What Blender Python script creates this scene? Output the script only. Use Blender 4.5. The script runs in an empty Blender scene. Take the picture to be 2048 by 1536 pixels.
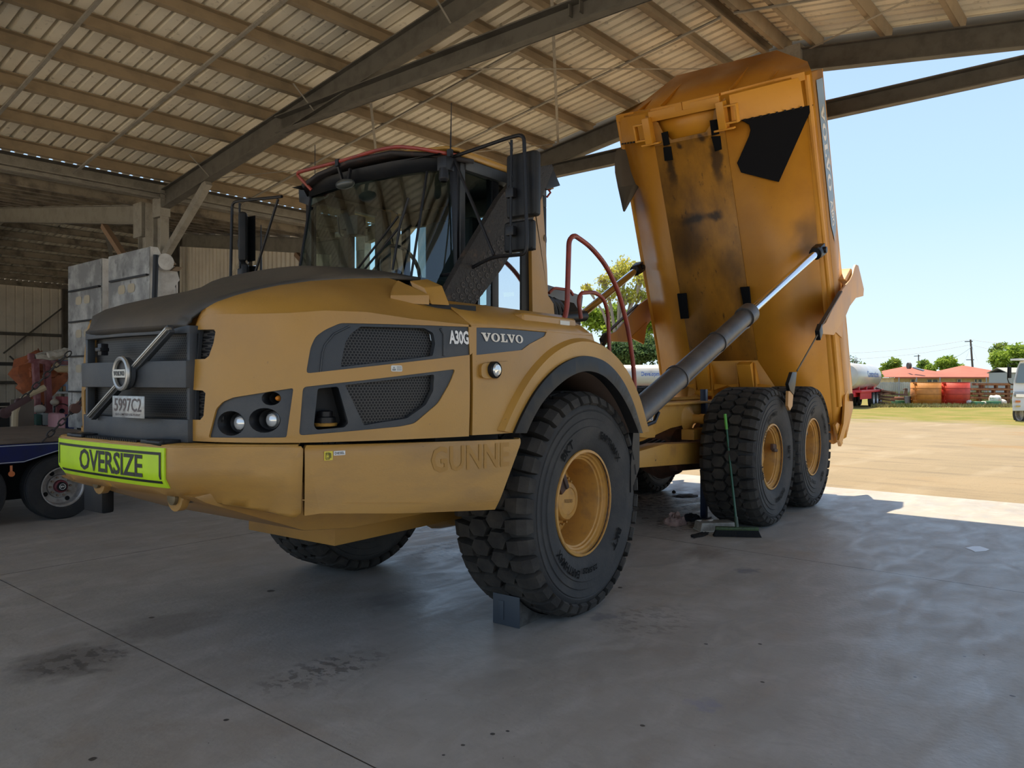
import bpy, bmesh, math, random
from mathutils import Vector, Matrix, noise
from mathutils.geometry import delaunay_2d_cdt
R = random.Random(7)
SC = bpy.context.scene
COL = SC.collection
PI = math.pi
def V3(*a): return Vector(a)

# ---------------------------------------------------------------- survey of the place
# truck frame = world: +X to the truck's tail, +Y to its right-hand side, Z up, front axle at the origin
F = 1540.0; TH = math.radians(36.4); HY = 762.0
CAM = Vector((-4.734, -4.221, 1.66))
FW = Vector((math.cos(TH), math.sin(TH), 0)); RT = Vector((math.sin(TH), -math.cos(TH), 0)); UP = Vector((0, 0, 1))
BA = math.radians(-3.9)                       # the shed is turned 3.9 degrees against the truck
BU = Vector((math.cos(BA), math.sin(BA), 0)); BV = Vector((-math.sin(BA), math.cos(BA), 0))
def W(u, v, z=0.0): return Vector((CAM.x, CAM.y, 0)) + BU*u + BV*v + Vector((0, 0, z))
def ray(px, py): return FW + RT*((px-1024)/F) + UP*((HY-py)/F)
def on(px, py, p0, n):
    r = ray(px, py); p0 = Vector(p0); n = Vector(n)
    return CAM + r*(((p0-CAM).dot(n))/r.dot(n))
def ox(px, py, x): return on(px, py, (x, 0, 0), (1, 0, 0))
def oy(px, py, y): return on(px, py, (0, y, 0), (0, 1, 0))
def oz(px, py, z): return on(px, py, (0, 0, z), (0, 0, 1))
def od(px, py, d): return CAM + ray(px, py)*d     # at distance d ahead
def ov(px, py, v): return on(px, py, W(0, v), BV)
def ou(px, py, u): return on(px, py, W(u, 0), BU)

# ---------------------------------------------------------------- materials
MATS = {}; DIM = 1.0
def mat(name, col, rough=0.5, metal=0.0, n2=None, nscale=3.0, nlo=0.45, nhi=0.65, bump=0.0, bscale=40.0, spec=0.5, coat=0.0, stretch=None, blobs=(), n3=None, n3scale=20, n3lo=.6, n3hi=.7, rvar=0.0, emit=0.0):
    if name in MATS: return MATS[name]
    if DIM != 1: col = tuple(c*DIM for c in col); n2 = n2 and tuple(c*DIM for c in n2); n3 = n3 and tuple(c*DIM for c in n3)
    m = bpy.data.materials.new(name); m.use_nodes = True
    nt = m.node_tree; N = nt.nodes; L = nt.links
    b = N['Principled BSDF']
    b.inputs['Base Color'].default_value = (*col, 1); b.inputs['Roughness'].default_value = rough
    b.inputs['Metallic'].default_value = metal; b.inputs['Specular IOR Level'].default_value = spec
    if coat: b.inputs['Coat Weight'].default_value = coat; b.inputs['Coat Roughness'].default_value = .25
    if emit: b.inputs['Emission Color'].default_value = (*col, 1); b.inputs['Emission Strength'].default_value = emit
    tc = N.new('ShaderNodeTexCoord'); vec = tc.outputs['Object']
    if stretch:
        mp = N.new('ShaderNodeMapping'); mp.inputs['Scale'].default_value = stretch; L.new(vec, mp.inputs['Vector']); svec = mp.outputs[0]
    else: svec = vec
    cur = None
    def mixin(fac, c2):
        nonlocal cur
        mx = N.new('ShaderNodeMix'); mx.data_type = 'RGBA'
        L.new(fac, mx.inputs[0])
        if cur is None: mx.inputs[6].default_value = (*col, 1)
        else: L.new(cur, mx.inputs[6])
        mx.inputs[7].default_value = (*c2, 1); cur = mx.outputs[2]
    def nz(scale, lo, hi, v, detail=6):
        t = N.new('ShaderNodeTexNoise'); t.inputs['Scale'].default_value = scale; t.inputs['Detail'].default_value = detail; t.inputs['Roughness'].default_value = .6
        L.new(v, t.inputs['Vector'])
        r = N.new('ShaderNodeMapRange'); r.inputs[1].default_value = lo; r.inputs[2].default_value = hi; L.new(t.outputs[0], r.inputs[0]); return r.outputs[0]
    if n2: mixin(nz(nscale, nlo, nhi, svec), n2)
    if n3: mixin(nz(n3scale, n3lo, n3hi, svec), n3)
    if blobs:
        t = N.new('ShaderNodeTexNoise'); t.inputs['Scale'].default_value = 5; t.inputs['Detail'].default_value = 5; L.new(vec, t.inputs['Vector'])
        s = N.new('ShaderNodeVectorMath'); s.operation = 'MULTIPLY_ADD'; L.new(t.outputs['Color'], s.inputs[0]); s.inputs[1].default_value = (.22,)*3; s.inputs[2].default_value = (-.11,)*3
        a = N.new('ShaderNodeVectorMath'); a.operation = 'ADD'; L.new(vec, a.inputs[0]); L.new(s.outputs[0], a.inputs[1])
        for c, r, bc, st in blobs:
            d = N.new('ShaderNodeVectorMath'); d.operation = 'SUBTRACT'; L.new(a.outputs[0], d.inputs[0]); d.inputs[1].default_value = c
            k = N.new('ShaderNodeVectorMath'); k.operation = 'DIVIDE'; L.new(d.outputs[0], k.inputs[0]); k.inputs[1].default_value = r
            ln = N.new('ShaderNodeVectorMath'); ln.operation = 'LENGTH'; L.new(k.outputs[0], ln.inputs[0])
            mr = N.new('ShaderNodeMapRange'); mr.interpolation_type = 'SMOOTHSTEP'; mr.inputs[1].default_value = 1.15; mr.inputs[2].default_value = .3; mr.inputs[4].default_value = st
            L.new(ln.outputs['Value'], mr.inputs[0]); mixin(mr.outputs[0], bc)
    if cur is not None: L.new(cur, b.inputs['Base Color'])
    if rvar:
        t = N.new('ShaderNodeTexNoise'); t.inputs['Scale'].default_value = nscale*1.7; t.inputs['Detail'].default_value = 6; L.new(svec, t.inputs['Vector'])
        r = N.new('ShaderNodeMapRange'); r.inputs[1].default_value = .3; r.inputs[2].default_value = .7; r.inputs[3].default_value = max(.03, rough-rvar); r.inputs[4].default_value = min(1, rough+rvar)
        L.new(t.outputs[0], r.inputs[0]); L.new(r.outputs[0], b.inputs['Roughness'])
    if bump:
        t = N.new('ShaderNodeTexNoise'); t.inputs['Scale'].default_value = bscale; t.inputs['Detail'].default_value = 5; L.new(svec, t.inputs['Vector'])
        bp = N.new('ShaderNodeBump'); bp.inputs['Strength'].default_value = bump; bp.inputs['Distance'].default_value = .02; L.new(t.outputs[0], bp.inputs['Height']); L.new(bp.outputs[0], b.inputs['Normal'])
    MATS[name] = m; return m

def hexmat(name, col, hole, size, wall=.28, plane='XZ', rough=.5, metal=.4):
    """perforated sheet: a hexagonal grid of holes, as a pattern of the sheet"""
    m = bpy.data.materials.new(name); m.use_nodes = True; nt = m.node_tree; N = nt.nodes; L = nt.links; b = N['Principled BSDF']
    b.inputs['Roughness'].default_value = rough; b.inputs['Metallic'].default_value = metal
    tc = N.new('ShaderNodeTexCoord'); sp = N.new('ShaderNodeSeparateXYZ'); L.new(tc.outputs['Object'], sp.inputs[0])
    def M_(op, a, b_=None, c=None):
        n = N.new('ShaderNodeMath'); n.operation = op
        for i, x in enumerate((a, b_, c)):
            if x is None: continue
            if isinstance(x, (int, float)): n.inputs[i].default_value = x
            else: L.new(x, n.inputs[i])
        return n.outputs[0]
    a = M_('DIVIDE', sp.outputs[plane[0]], size); c = M_('DIVIDE', sp.outputs[plane[1]], size)
    def cell(ax, cy):   # distance to nearest centre of a 1 x sqrt3 lattice
        x = M_('ABSOLUTE', M_('SUBTRACT', M_('FRACT', ax), .5)); y = M_('MULTIPLY', M_('ABSOLUTE', M_('SUBTRACT', M_('FRACT', cy), .5)), 1.732)
        return M_('MAXIMUM', x, M_('ADD', M_('MULTIPLY', x, .5), M_('MULTIPLY', y, .866)))
    cy = M_('DIVIDE', c, 1.732)
    d = M_('MINIMUM', cell(a, cy), cell(M_('ADD', a, .5), M_('ADD', cy, .5)))
    f = M_('GREATER_THAN', d, .5-wall/2)
    if hole is None:
        tr = N.new('ShaderNodeBsdfTransparent'); ms = N.new('ShaderNodeMixShader'); L.new(f, ms.inputs[0]); L.new(tr.outputs[0], ms.inputs[1]); L.new(b.outputs[0], ms.inputs[2])
        b.inputs['Base Color'].default_value = (*col, 1); L.new(ms.outputs[0], N['Material Output'].inputs[0])
    else:
        mx = N.new('ShaderNodeMix'); mx.data_type = 'RGBA'; L.new(f, mx.inputs[0]); mx.inputs[6].default_value = (*hole, 1); mx.inputs[7].default_value = (*col, 1); L.new(mx.outputs[2], b.inputs['Base Color'])
    return m

def glassmat(name, tint=(.75, .9, .85), refl=.12):
    m = bpy.data.materials.new(name); m.use_nodes = True; nt = m.node_tree; N = nt.nodes; L = nt.links; N.remove(N['Principled BSDF'])
    tr = N.new('ShaderNodeBsdfTransparent'); tr.inputs[0].default_value = (*tint, 1)
    gl = N.new('ShaderNodeBsdfGlossy'); gl.inputs['Roughness'].default_value = .03; gl.inputs[0].default_value = (.9, .95, .95, 1)
    lw = N.new('ShaderNodeLayerWeight'); lw.inputs[0].default_value = .35
    mr = N.new('ShaderNodeMapRange'); mr.inputs[3].default_value = refl; mr.inputs[4].default_value = .8; L.new(lw.outputs['Fresnel'], mr.inputs[0])
    ms = N.new('ShaderNodeMixShader'); L.new(mr.outputs[0], ms.inputs[0]); L.new(tr.outputs[0], ms.inputs[1]); L.new(gl.outputs[0], ms.inputs[2]); L.new(ms.outputs[0], N['Material Output'].inputs[0])
    return m

# ---------------------------------------------------------------- mesh builder
def tag(o, label=None, cat=None, group=None, kind=None):
    if label: o['label'] = label
    if cat: o['category'] = cat
    if group: o['group'] = group
    if kind: o['kind'] = kind
    return o
def empty(name, loc=(0, 0, 0), rz=0.0):
    o = bpy.data.objects.new(name, None); COL.objects.link(o); o.location = loc; o.rotation_euler = (0, 0, rz); o.empty_display_size = .2; return o
def frame(d):
    d = Vector(d).normalized(); a = Vector((0, 0, 1)) if abs(d.z) < .95 else Vector((1, 0, 0))
    x = a.cross(d).normalized(); return x, d.cross(x).normalized(), d
class MB:
    def __init__(s): s.v = []; s.f = []; s.mi = []; s.k = 0
    def add(s, vs, fs, m=None):
        o = len(s.v); s.v += [Vector(p) for p in vs]; s.f += [[i+o for i in f] for f in fs]; s.mi += [s.k if m is None else m]*len(fs); return s
    def box(s, a, b):
        x0, y0, z0 = a; x1, y1, z1 = b
        return s.add([(x0, y0, z0), (x1, y0, z0), (x1, y1, z0), (x0, y1, z0), (x0, y0, z1), (x1, y0, z1), (x1, y1, z1), (x0, y1, z1)],
                     [(0, 3, 2, 1), (4, 5, 6, 7), (0, 1, 5, 4), (1, 2, 6, 5), (2, 3, 7, 6), (3, 0, 4, 7)])
    def obox(s, c, ax, ay, az):      # centre and three half-axis vectors
        c = Vector(c); ax = Vector(ax); ay = Vector(ay); az = Vector(az)
        vs = [c+ax*i+ay*j+az*k for k in (-1, 1) for j in (-1, 1) for i in (-1, 1)]
        return s.add(vs, [(0, 2, 3, 1), (4, 5, 7, 6), (0, 1, 5, 4), (2, 6, 7, 3), (0, 4, 6, 2), (1, 3, 7, 5)])
    def beam(s, p0, p1, w, h, up=(0, 0, 1)):  # rectangular bar, its axis p0-p1
        p0 = Vector(p0); p1 = Vector(p1); d = (p1-p0); u = Vector(up); sd = d.cross(u).normalized(); u = sd.cross(d).normalized()
        return s.obox((p0+p1)/2, d/2, sd*w/2, u*h/2)
    def ibeam(s, p0, p1, w, h, t=.02, up=(0, 0, 1)):   # p0-p1 is the top line
        p0 = Vector(p0); p1 = Vector(p1); d = (p1-p0); sd = d.cross(Vector(up)).normalized(); u = sd.cross(d).normalized(); c = (p0+p1)/2
        s.obox(c-u*t/2, d/2, sd*w/2, u*t/2); s.obox(c-u*(h-t/2), d/2, sd*w/2, u*t/2); return s.obox(c-u*h/2, d/2, sd*t/2, u*(h/2-t))
    def cbeam(s, p0, p1, w, h, t=.012, side=1, up=(0, 0, 1)):   # channel, p0-p1 is the bottom line
        p0 = Vector(p0); p1 = Vector(p1); d = (p1-p0); sd = d.cross(Vector(up)).normalized()*side; u = (sd.cross(d).normalized())*side; c = (p0+p1)/2
        if u.z < 0: u = -u
        s.obox(c+u*t/2+sd*w/2, d/2, sd*w/2, u*t/2); s.obox(c+u*(h-t/2)+sd*w/2, d/2, sd*w/2, u*t/2); return s.obox(c+u*h/2, d/2, sd*t/2, u*h/2)
    def plate(s, pts, vec):
        n = len(pts); vec = Vector(vec); vs = [Vector(p) for p in pts]; vs += [p+vec for p in vs]
        return s.add(vs, [tuple(range(n))[::-1], tuple(range(n, 2*n))]+[(i, (i+1) % n, n+(i+1) % n, n+i) for i in range(n)])
    def quad(s, *pts): return s.add(pts, [tuple(range(len(pts)))])
    def tube(s, path, r, n=8, closed=False, cap=True):
        P = [Vector(p) for p in path]; m = len(P); rs = r if isinstance(r, (list, tuple)) else [r]*m; vs = []; x = None
        for i, p in enumerate(P):
            if closed: d = P[(i+1) % m]-P[i-1]
            else: d = P[min(i+1, m-1)]-P[max(i-1, 0)]
            d.normalize()
            if x is None: x, y, _ = frame(d)
            else:
                x = (x-d*x.dot(d)).normalized()
            y = d.cross(x)
            vs += [p+(x*math.cos(2*PI*k/n)+y*math.sin(2*PI*k/n))*rs[i] for k in range(n)]
        fs = []
        for i in range(m if closed else m-1):
            a = i*n; b = ((i+1) % m)*n
            fs += [(a+k, a+(k+1) % n, b+(k+1) % n, b+k) for k in range(n)]
        if cap and not closed: fs += [tuple(range(n))[::-1], tuple(range((m-1)*n, m*n))]
        return s.add(vs, fs)
    def lathe(s, prof, c, axis, n=32, a0=0, a1=2*PI, cap=False):   # prof: (radius, distance along axis)
        c = Vector(c); x, y, d = frame(axis); full = abs(a1-a0-2*PI) < 1e-6; k = n if full else n+1; vs = []
        for r, h in prof:
            for i in range(k):
                a = a0+(a1-a0)*i/n; vs.append(c+d*h+(x*math.cos(a)+y*math.sin(a))*r)
        fs = []
        for j in range(len(prof)-1):
            for i in range(n):
                i2 = (i+1) % k; fs.append((j*k+i, j*k+i2, (j+1)*k+i2, (j+1)*k+i))
        if cap: fs += [tuple(range(k))[::-1], tuple(range((len(prof)-1)*k, len(prof)*k))]
        return s.add(vs, fs)
    def cyl(s, p0, p1, r, n=16): return s.tube([p0, p1], r, n)
    def grid(s, rows):     # rows of points
        n = len(rows[0]); vs = [p for r in rows for p in r]
        return s.add(vs, [(j*n+i, j*n+i+1, (j+1)*n+i+1, (j+1)*n+i) for j in range(len(rows)-1) for i in range(n-1)])
    def sphere(s, c, r, n=10, m=7, sc=(1, 1, 1)):
        c = Vector(c); vs = []; fs = []
        for j in range(m+1):
            t = PI*j/m
            for i in range(n):
                a = 2*PI*i/n; vs.append(c+Vector((math.sin(t)*math.cos(a)*sc[0], math.sin(t)*math.sin(a)*sc[1], math.cos(t)*sc[2]))*r)
        for j in range(m):
            for i in range(n): fs.append((j*n+i, (j+1)*n+i, (j+1)*n+(i+1) % n, j*n+(i+1) % n))
        return s.add(vs, fs)
    def mirror(s, y=0.0):
        o = len(s.v); n = len(s.f); s.v += [Vector((p.x, 2*y-p.y, p.z)) for p in s.v]; s.f += [[i+o for i in reversed(f)] for f in s.f[:n]]; s.mi += s.mi[:n]; return s
    def mirrored(s):
        t = MB(); t.v = [Vector((p.x, -p.y, p.z)) for p in s.v]; t.f = [list(reversed(f)) for f in s.f]; t.mi = list(s.mi); return t
    def build(s, name, m, parent=None, bevel=0.0, ang=32, segs=2, solid=0.0, weld=False, **kw):
        me = bpy.data.meshes.new(name)
        ms = m if isinstance(m, (list, tuple)) else [m]
        for x in ms: me.materials.append(x)
        bm = bmesh.new(); vv = [bm.verts.new(p) for p in s.v]
        for f, k in zip(s.f, s.mi):
            try: fa = bm.faces.new([vv[i] for i in f]); fa.material_index = min(k, len(ms)-1)
            except ValueError: pass
        if weld: bmesh.ops.remove_doubles(bm, verts=bm.verts, dist=.0005)
        if weld: bmesh.ops.recalc_face_normals(bm, faces=bm.faces)
        else: bmesh.ops.recalc_face_normals(bm, faces=bm.faces)
        if bevel:
            es = [e for e in bm.edges if len(e.link_faces) == 2 and e.calc_face_angle(0) > math.radians(28)]
            try: bmesh.ops.bevel(bm, geom=es, offset=bevel, segments=segs, affect='EDGES', profile=.6, clamp_overlap=True)
            except Exception: pass
        a = math.radians(ang)
        for f in bm.faces: f.smooth = True
        for e in bm.edges: e.smooth = not (len(e.link_faces) == 2 and e.calc_face_angle(0) > a)
        bm.to_mesh(me); bm.free()
        o = bpy.data.objects.new(name, me); COL.objects.link(o)
        if parent is not None:
            o.parent = parent
        if solid:
            md = o.modifiers.new('s', 'SOLIDIFY'); md.thickness = solid; md.offset = 0
        return tag(o, kw.get('label'), kw.get('cat'), kw.get('group'), kw.get('kind'))

def world_parent(o, root):   # the mesh is in world coordinates, its root stands elsewhere
    o.parent = root; o.matrix_parent_inverse = root.matrix_basis.inverted()
def copy_tree(o, parent=None):
    c = o.copy(); COL.objects.link(c)
    if parent is not None: c.parent = parent
    for ch in [x for x in bpy.data.objects if x.parent == o and x != c]: copy_tree(ch, c)
    return c

def inside(p, loops):
    k = False
    for l in loops:
        for i in range(len(l)):
            a = l[i-1]; b = l[i]
            if (a[1] > p[1]) != (b[1] > p[1]) and p[0] < (b[0]-a[0])*(p[1]-a[1])/(b[1]-a[1])+a[0]: k = not k
    return k
def fill2d(loops):
    pts = []; es = []
    for l in loops:
        o = len(pts); n = len(l); pts += [Vector((q[0], q[1])) for q in l]; es += [(o+i, o+(i+1) % n) for i in range(n)]
    vs, _, fs = delaunay_2d_cdt(pts, es, [], 0, 1e-6)[:3]
    out = [f for f in fs if inside((sum(vs[i].x for i in f)/3, sum(vs[i].y for i in f)/3), loops)]
    return [(v.x, v.y) for v in vs], out

# ---------------------------------------------------------------- lettering
_G = {}
def glyphs(txt, bold=0.0, space=1.0, res=2):
    key = (txt, bold, space)
    if key in _G: return _G[key]
    cu = bpy.data.curves.new('t', 'FONT'); cu.body = txt; cu.size = 1; cu.offset = bold; cu.space_character = space; cu.resolution_u = res; cu.fill_mode = 'FRONT'
    ob = bpy.data.objects.new('t', cu); COL.objects.link(ob); bpy.context.view_layer.update()
    dg = bpy.context.evaluated_depsgraph_get(); me = bpy.data.meshes.new_from_object(ob.evaluated_get(dg))
    vs = [(v.co.x, v.co.y) for v in me.vertices]; fs = [tuple(p.vertices) for p in me.polygons]
    bpy.data.objects.remove(ob); bpy.data.curves.remove(cu); bpy.data.meshes.remove(me)
    x0 = min(v[0] for v in vs); x1 = max(v[0] for v in vs); y0 = min(v[1] for v in vs); y1 = max(v[1] for v in vs)
    vs = [((x-x0)/(x1-x0), (y-y0)/(y1-y0)) for x, y in vs]; _G[key] = (vs, fs); return _G[key]
def volvo():
    """wide slab-serif capitals drawn by hand, in a unit box"""
    if 'volvo' in _G: return _G['volvo']
    vs = []; fs = []; x = 0.0
    def poly(p, holes=()):
        allp, tris = fill2d([p]+list(holes))
        o = len(vs); vs.extend(allp); fs.extend([tuple(i+o for i in t) for t in tris])
    def Vg(x):
        poly([(x, 1), (x, .88), (x+.1, .88), (x+.42, 0), (x+.6, 0), (x+.92, .88), (x+1.02, .88), (x+1.02, 1), (x+.62, 1), (x+.62, .88), (x+.74, .88), (x+.58, .36), (x+.40, .88), (x+.5, .88), (x+.5, 1)])
    def Og(x):
        E = lambda a, b: [(x+.5+a*math.cos(2*PI*i/28), .5+b*math.sin(2*PI*i/28)) for i in range(28)]
        poly(E(.5, .52), [E(.23, .40)])
    def Lg(x):
        poly([(x, 0), (x, .12), (x+.12, .12), (x+.12, .88), (x, .88), (x, 1), (x+.56, 1), (x+.56, .88), (x+.4, .88), (x+.4, .12), (x+.6, .14), (x+.68, .36), (x+.8, .36), (x+.8, 0)])
    Vg(0); Og(1.03); Lg(2.12); Vg(2.92); Og(3.95)
    vs = [(a/4.95, b) for a, b in vs]; _G['volvo'] = (vs, fs); return _G['volvo']
def letters(mb, g, fn, x0, x1, y0, y1):
    """letters g (unit box) laid into the rectangle x0..x1, y0..y1 of the surface fn(x, y) -> point"""
    vs, fs = g
    mb.add([fn(x0+(x1-x0)*a, y0+(y1-y0)*b) for a, b in vs], fs); return mb
def planefn(o, ax, ay):
    o = Vector(o); ax = Vector(ax); ay = Vector(ay); return lambda x, y: o+ax*x+ay*y

# ---------------------------------------------------------------- upright curved skins (hood, bumper): a plan line swept up
class Skin:
    def __init__(s, pts, lean=lambda q, z: 0.0, sub=6):
        P = [Vector((p[0], p[1], 0)) for p in pts]; out = []
        for i in range(len(P)-1):
            a = P[max(i-1, 0)]; b = P[i]; c = P[i+1]; d = P[min(i+2, len(P)-1)]
            for k in range(sub):
                t = k/sub; out.append(.5*((2*b)+(c-a)*t+(2*a-5*b+4*c-d)*t*t+(3*b-a-3*c+d)*t**3))
        out.append(P[-1]); s.p = out; s.lean = lean; s.l = [0]
        for i in range(1, len(out)): s.l.append(s.l[-1]+(out[i]-out[i-1]).length)
        s.n = []
        for i in range(len(out)):
            d = out[min(i+1, len(out)-1)]-out[max(i-1, 0)]; s.n.append(Vector((d.y, -d.x, 0)).normalized())
    def at(s, q, z, off=0.0):
        i = 0
        while i < len(s.l)-2 and s.l[i+1] < q: i += 1
        t = (q-s.l[i])/(s.l[i+1]-s.l[i]); p = s.p[i].lerp(s.p[i+1], t) if 0 <= t <= 1 else s.p[i]+(s.p[i+1]-s.p[i])*t
        n = s.n[i].lerp(s.n[i+1], min(1, max(0, t))).normalized()
        r = p+n*(off-s.lean(q, z)); r.z = z; return r
    def inv(s, px, py):          # where the sight line meets the skin: (length along the plan, height)
        r = ray(px, py); z = 1.6; q = 0
        for _ in range(8):
            best = None
            for i in range(len(s.p)-1):
                a = s.p[i]-s.n[i]*s.lean(s.l[i], z); b = s.p[i+1]-s.n[i+1]*s.lean(s.l[i+1], z); e = b-a; w = a-CAM
                den = r.x*e.y-r.y*e.x
                if abs(den) < 1e-9: continue
                t = (w.x*e.y-w.y*e.x)/den; k = (w.x*r.y-w.y*r.x)/den
                if t > 0 and (-1e-6 <= k <= 1+1e-6 or (i == 0 and -.3 < k < 0) or (i == len(s.p)-2 and 1 < k < 1.5)) and (best is None or t < best[0]): best = (t, s.l[i]+k*(s.l[i+1]-s.l[i]))
            if best is None: return q, z
            z = CAM.z+r.z*best[0]; q = best[1]
        return q, z
def poly_on(outer, fn, thick=0.03, holes=(), step=.09, off=0.0, ystep=None):
    """a sheet of outline `outer` with `holes`, laid on fn(q, z, off), with folded edges `thick` deep"""
    pts, tris = fill2d([outer]+list(holes)); pts = [Vector((a, b, 0)) for a, b in pts]
    bm = bmesh.new(); vs = [bm.verts.new(p) for p in pts]
    for t in tris:
        try: bm.faces.new([vs[i] for i in t])
        except ValueError: pass
    xs = [p.x for p in pts]; ys = [p.y for p in pts]
    x = min(xs)+step
    while x < max(xs): bmesh.ops.bisect_plane(bm, geom=bm.verts[:]+bm.edges[:]+bm.faces[:], plane_co=(x, 0, 0), plane_no=(1, 0, 0)); x += step
    ystep = ystep or step*1.5; y = min(ys)+ystep
    while y < max(ys): bmesh.ops.bisect_plane(bm, geom=bm.verts[:]+bm.edges[:]+bm.faces[:], plane_co=(0, y, 0), plane_no=(0, 1, 0)); y += ystep
    bmesh.ops.remove_doubles(bm, verts=bm.verts, dist=1e-5)
    bm.verts.index_update(); P2 = [v.co.copy() for v in bm.verts]; fs = [[v.index for v in f.verts] for f in bm.faces]
    be = [(e.verts[0].index, e.verts[1].index) for e in bm.edges if len(e.link_faces) == 1]; bm.free()
    mb = MB(); n = len(P2); mb.add([fn(p.x, p.y, off) for p in P2], fs)
    if thick:
        mb.add([fn(p.x, p.y, off) for p in P2]+[fn(p.x, p.y, off-thick) for p in P2], [(a, b, b+n, a+n) for a, b in be])
    return mb
def smooth_poly(pts, r=.25, n=3):
    """rounds the corners of a closed outline"""
    out = []; m = len(pts)
    for i in range(m):
        a = Vector(pts[i-1]); b = Vector(pts[i]); c = Vector(pts[(i+1) % m])
        k = min(r, .45*(a-b).length, .45*(c-b).length)
        p = b+(a-b).normalized()*k; q = b+(c-b).normalized()*k
        for j in range(n+1):
            t = j/n; w = (1-t)**2*p+2*t*(1-t)*b+t*t*q; out.append(tuple(w))
    return out
def cr2(pts, sub=5):
    P = [Vector((p[0], p[1], 0)) for p in pts]; out = []
    for i in range(len(P)-1):
        a = P[max(i-1, 0)]; b = P[i]; c = P[i+1]; d = P[min(i+2, len(P)-1)]
        for k in range(sub):
            t = k/sub; q = .5*((2*b)+(c-a)*t+(2*a-5*b+4*c-d)*t*t+(3*b-a-3*c+d)*t**3); out.append((q.x, q.y))
    return out+[(P[-1].x, P[-1].y)]
def arc(path, r, n=5):
    """rounds the bends of an open line of points"""
    P = [Vector(p) for p in path]; out = [P[0]]
    for i in range(1, len(P)-1):
        a, b, c = P[i-1], P[i], P[i+1]; k = min(r, .48*(a-b).length, .48*(c-b).length); p = b+(a-b).normalized()*k; q = b+(c-b).normalized()*k
        out += [(1-t)**2*p+2*t*(1-t)*b+t*t*q for t in [j/n for j in range(n+1)]]
    return out+[P[-1]]
# ---------------------------------------------------------------- materials used by the truck
YEL = mat('cab_yellow_paint', (.43, .225, .040), .42, n2=(.34, .18, .042), nscale=1.6, nlo=.4, nhi=.75, coat=.15, bump=.05, bscale=90, rvar=.08, n3=(.16, .09, .04), n3scale=55, n3lo=.70, n3hi=.74)
YELB = mat('bumper_yellow_paint', (.43, .225, .045), .42, n2=(.35, .185, .045), nscale=2, coat=.15, bump=.05, bscale=60, stretch=(1, 1, 3), n3=(.05, .035, .025), n3scale=9, n3lo=.725, n3hi=.76)
ORG = mat('body_orange_paint', (.64, .29, .024), .45, n2=(.50, .21, .02), nscale=1.3, nlo=.4, nhi=.8, bump=.05, bscale=30, rvar=.1, n3=(.10, .045, .015), n3scale=28, n3lo=.70, n3hi=.74)
RIMY = mat('wheel_yellow_paint', (.55, .28, .06), .5, n2=(.28, .15, .06), nscale=9, nlo=.5, nhi=.8, rvar=.1)
DGR = mat('dark_grey_plastic', (.040, .045, .051), .48, spec=.4, n2=(.065, .066, .066), nscale=3, bump=.12, bscale=250)
HTOP = mat('dusty_dark_hood_paint', (.06, .057, .052), .5, n2=(.13, .105, .075), nscale=1.2, nlo=.45, nhi=.8, bump=.05)
BLK = mat('black_plastic', (.011, .012, .014), .45, spec=.22, n2=(.02, .019, .018), nscale=5)
BLKM = mat('black_painted_steel', (.011, .011, .013), .4, spec=.3)
CAVE = mat('dark_cavity', (.006, .006, .007), .9)
RUB = mat('tyre_rubber', (.046, .045, .044), .75, spec=.3, n2=(.075, .069, .062), nscale=4, nlo=.45, nhi=.75, bump=.15, bscale=60)
RUBW = mat('worn_tread_rubber', (.034, .031, .028), .8, spec=.3, n2=(.07, .062, .052), nscale=6, nlo=.4, nhi=.7, bump=.15, bscale=60)
RED = mat('red_handrail_paint', (.30, .045, .028), .42, n2=(.2, .04, .03), nscale=8)
CHR = mat('chrome_rod', (.78, .80, .83), .12, metal=1)
CYL = mat('grey_cylinder_paint', (.07, .068, .07), .42, n2=(.11, .10, .095), nscale=6)
SIL = mat('satin_silver', (.42, .41, .38), .38, metal=.75)
LIME = mat('lime_reflective_sheet', (.50, .74, .005), .4, n2=(.46, .68, .01), nscale=8)
INK = mat('black_lettering', (.012, .012, .01), .5)
WHT = mat('white_lettering', (.78, .77, .74), .45)
GHOST = mat('faded_sticker_shadow', (.375, .19, .034), .5)
LENS = mat('lamp_lens', (.75, .75, .72), .12, metal=.55)
AMB = mat('amber_lens', (.75, .25, .03), .25)
RUST = mat('rusty_brown_steel', (.13, .06, .035), .75, n2=(.06, .035, .025), nscale=7)
HEXG = hexmat('hex_mesh_dark', (.055, .050, .045), (.002, .002, .002), .017, .25, 'XZ')
HEXF = hexmat('hex_mesh_front', (.040, .039, .038), (.002, .002, .002), .015, .26, 'YZ')
HEXW = hexmat('hex_window_guard', (.06, .07, .07), None, .042, .20, 'XZ')
GLS = glassmat('tinted_cab_glass', (.74, .90, .86), .035)
GLSD = glassmat('dark_side_glass', (.74, .88, .88), .035)
# ================================================================ the dump truck, front unit
truck = empty('dump_truck', (0, 0, 0)); tag(truck, 'huge yellow articulated dump truck with raised orange body, parked in the shed', 'dump truck')
T = truck
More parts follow.
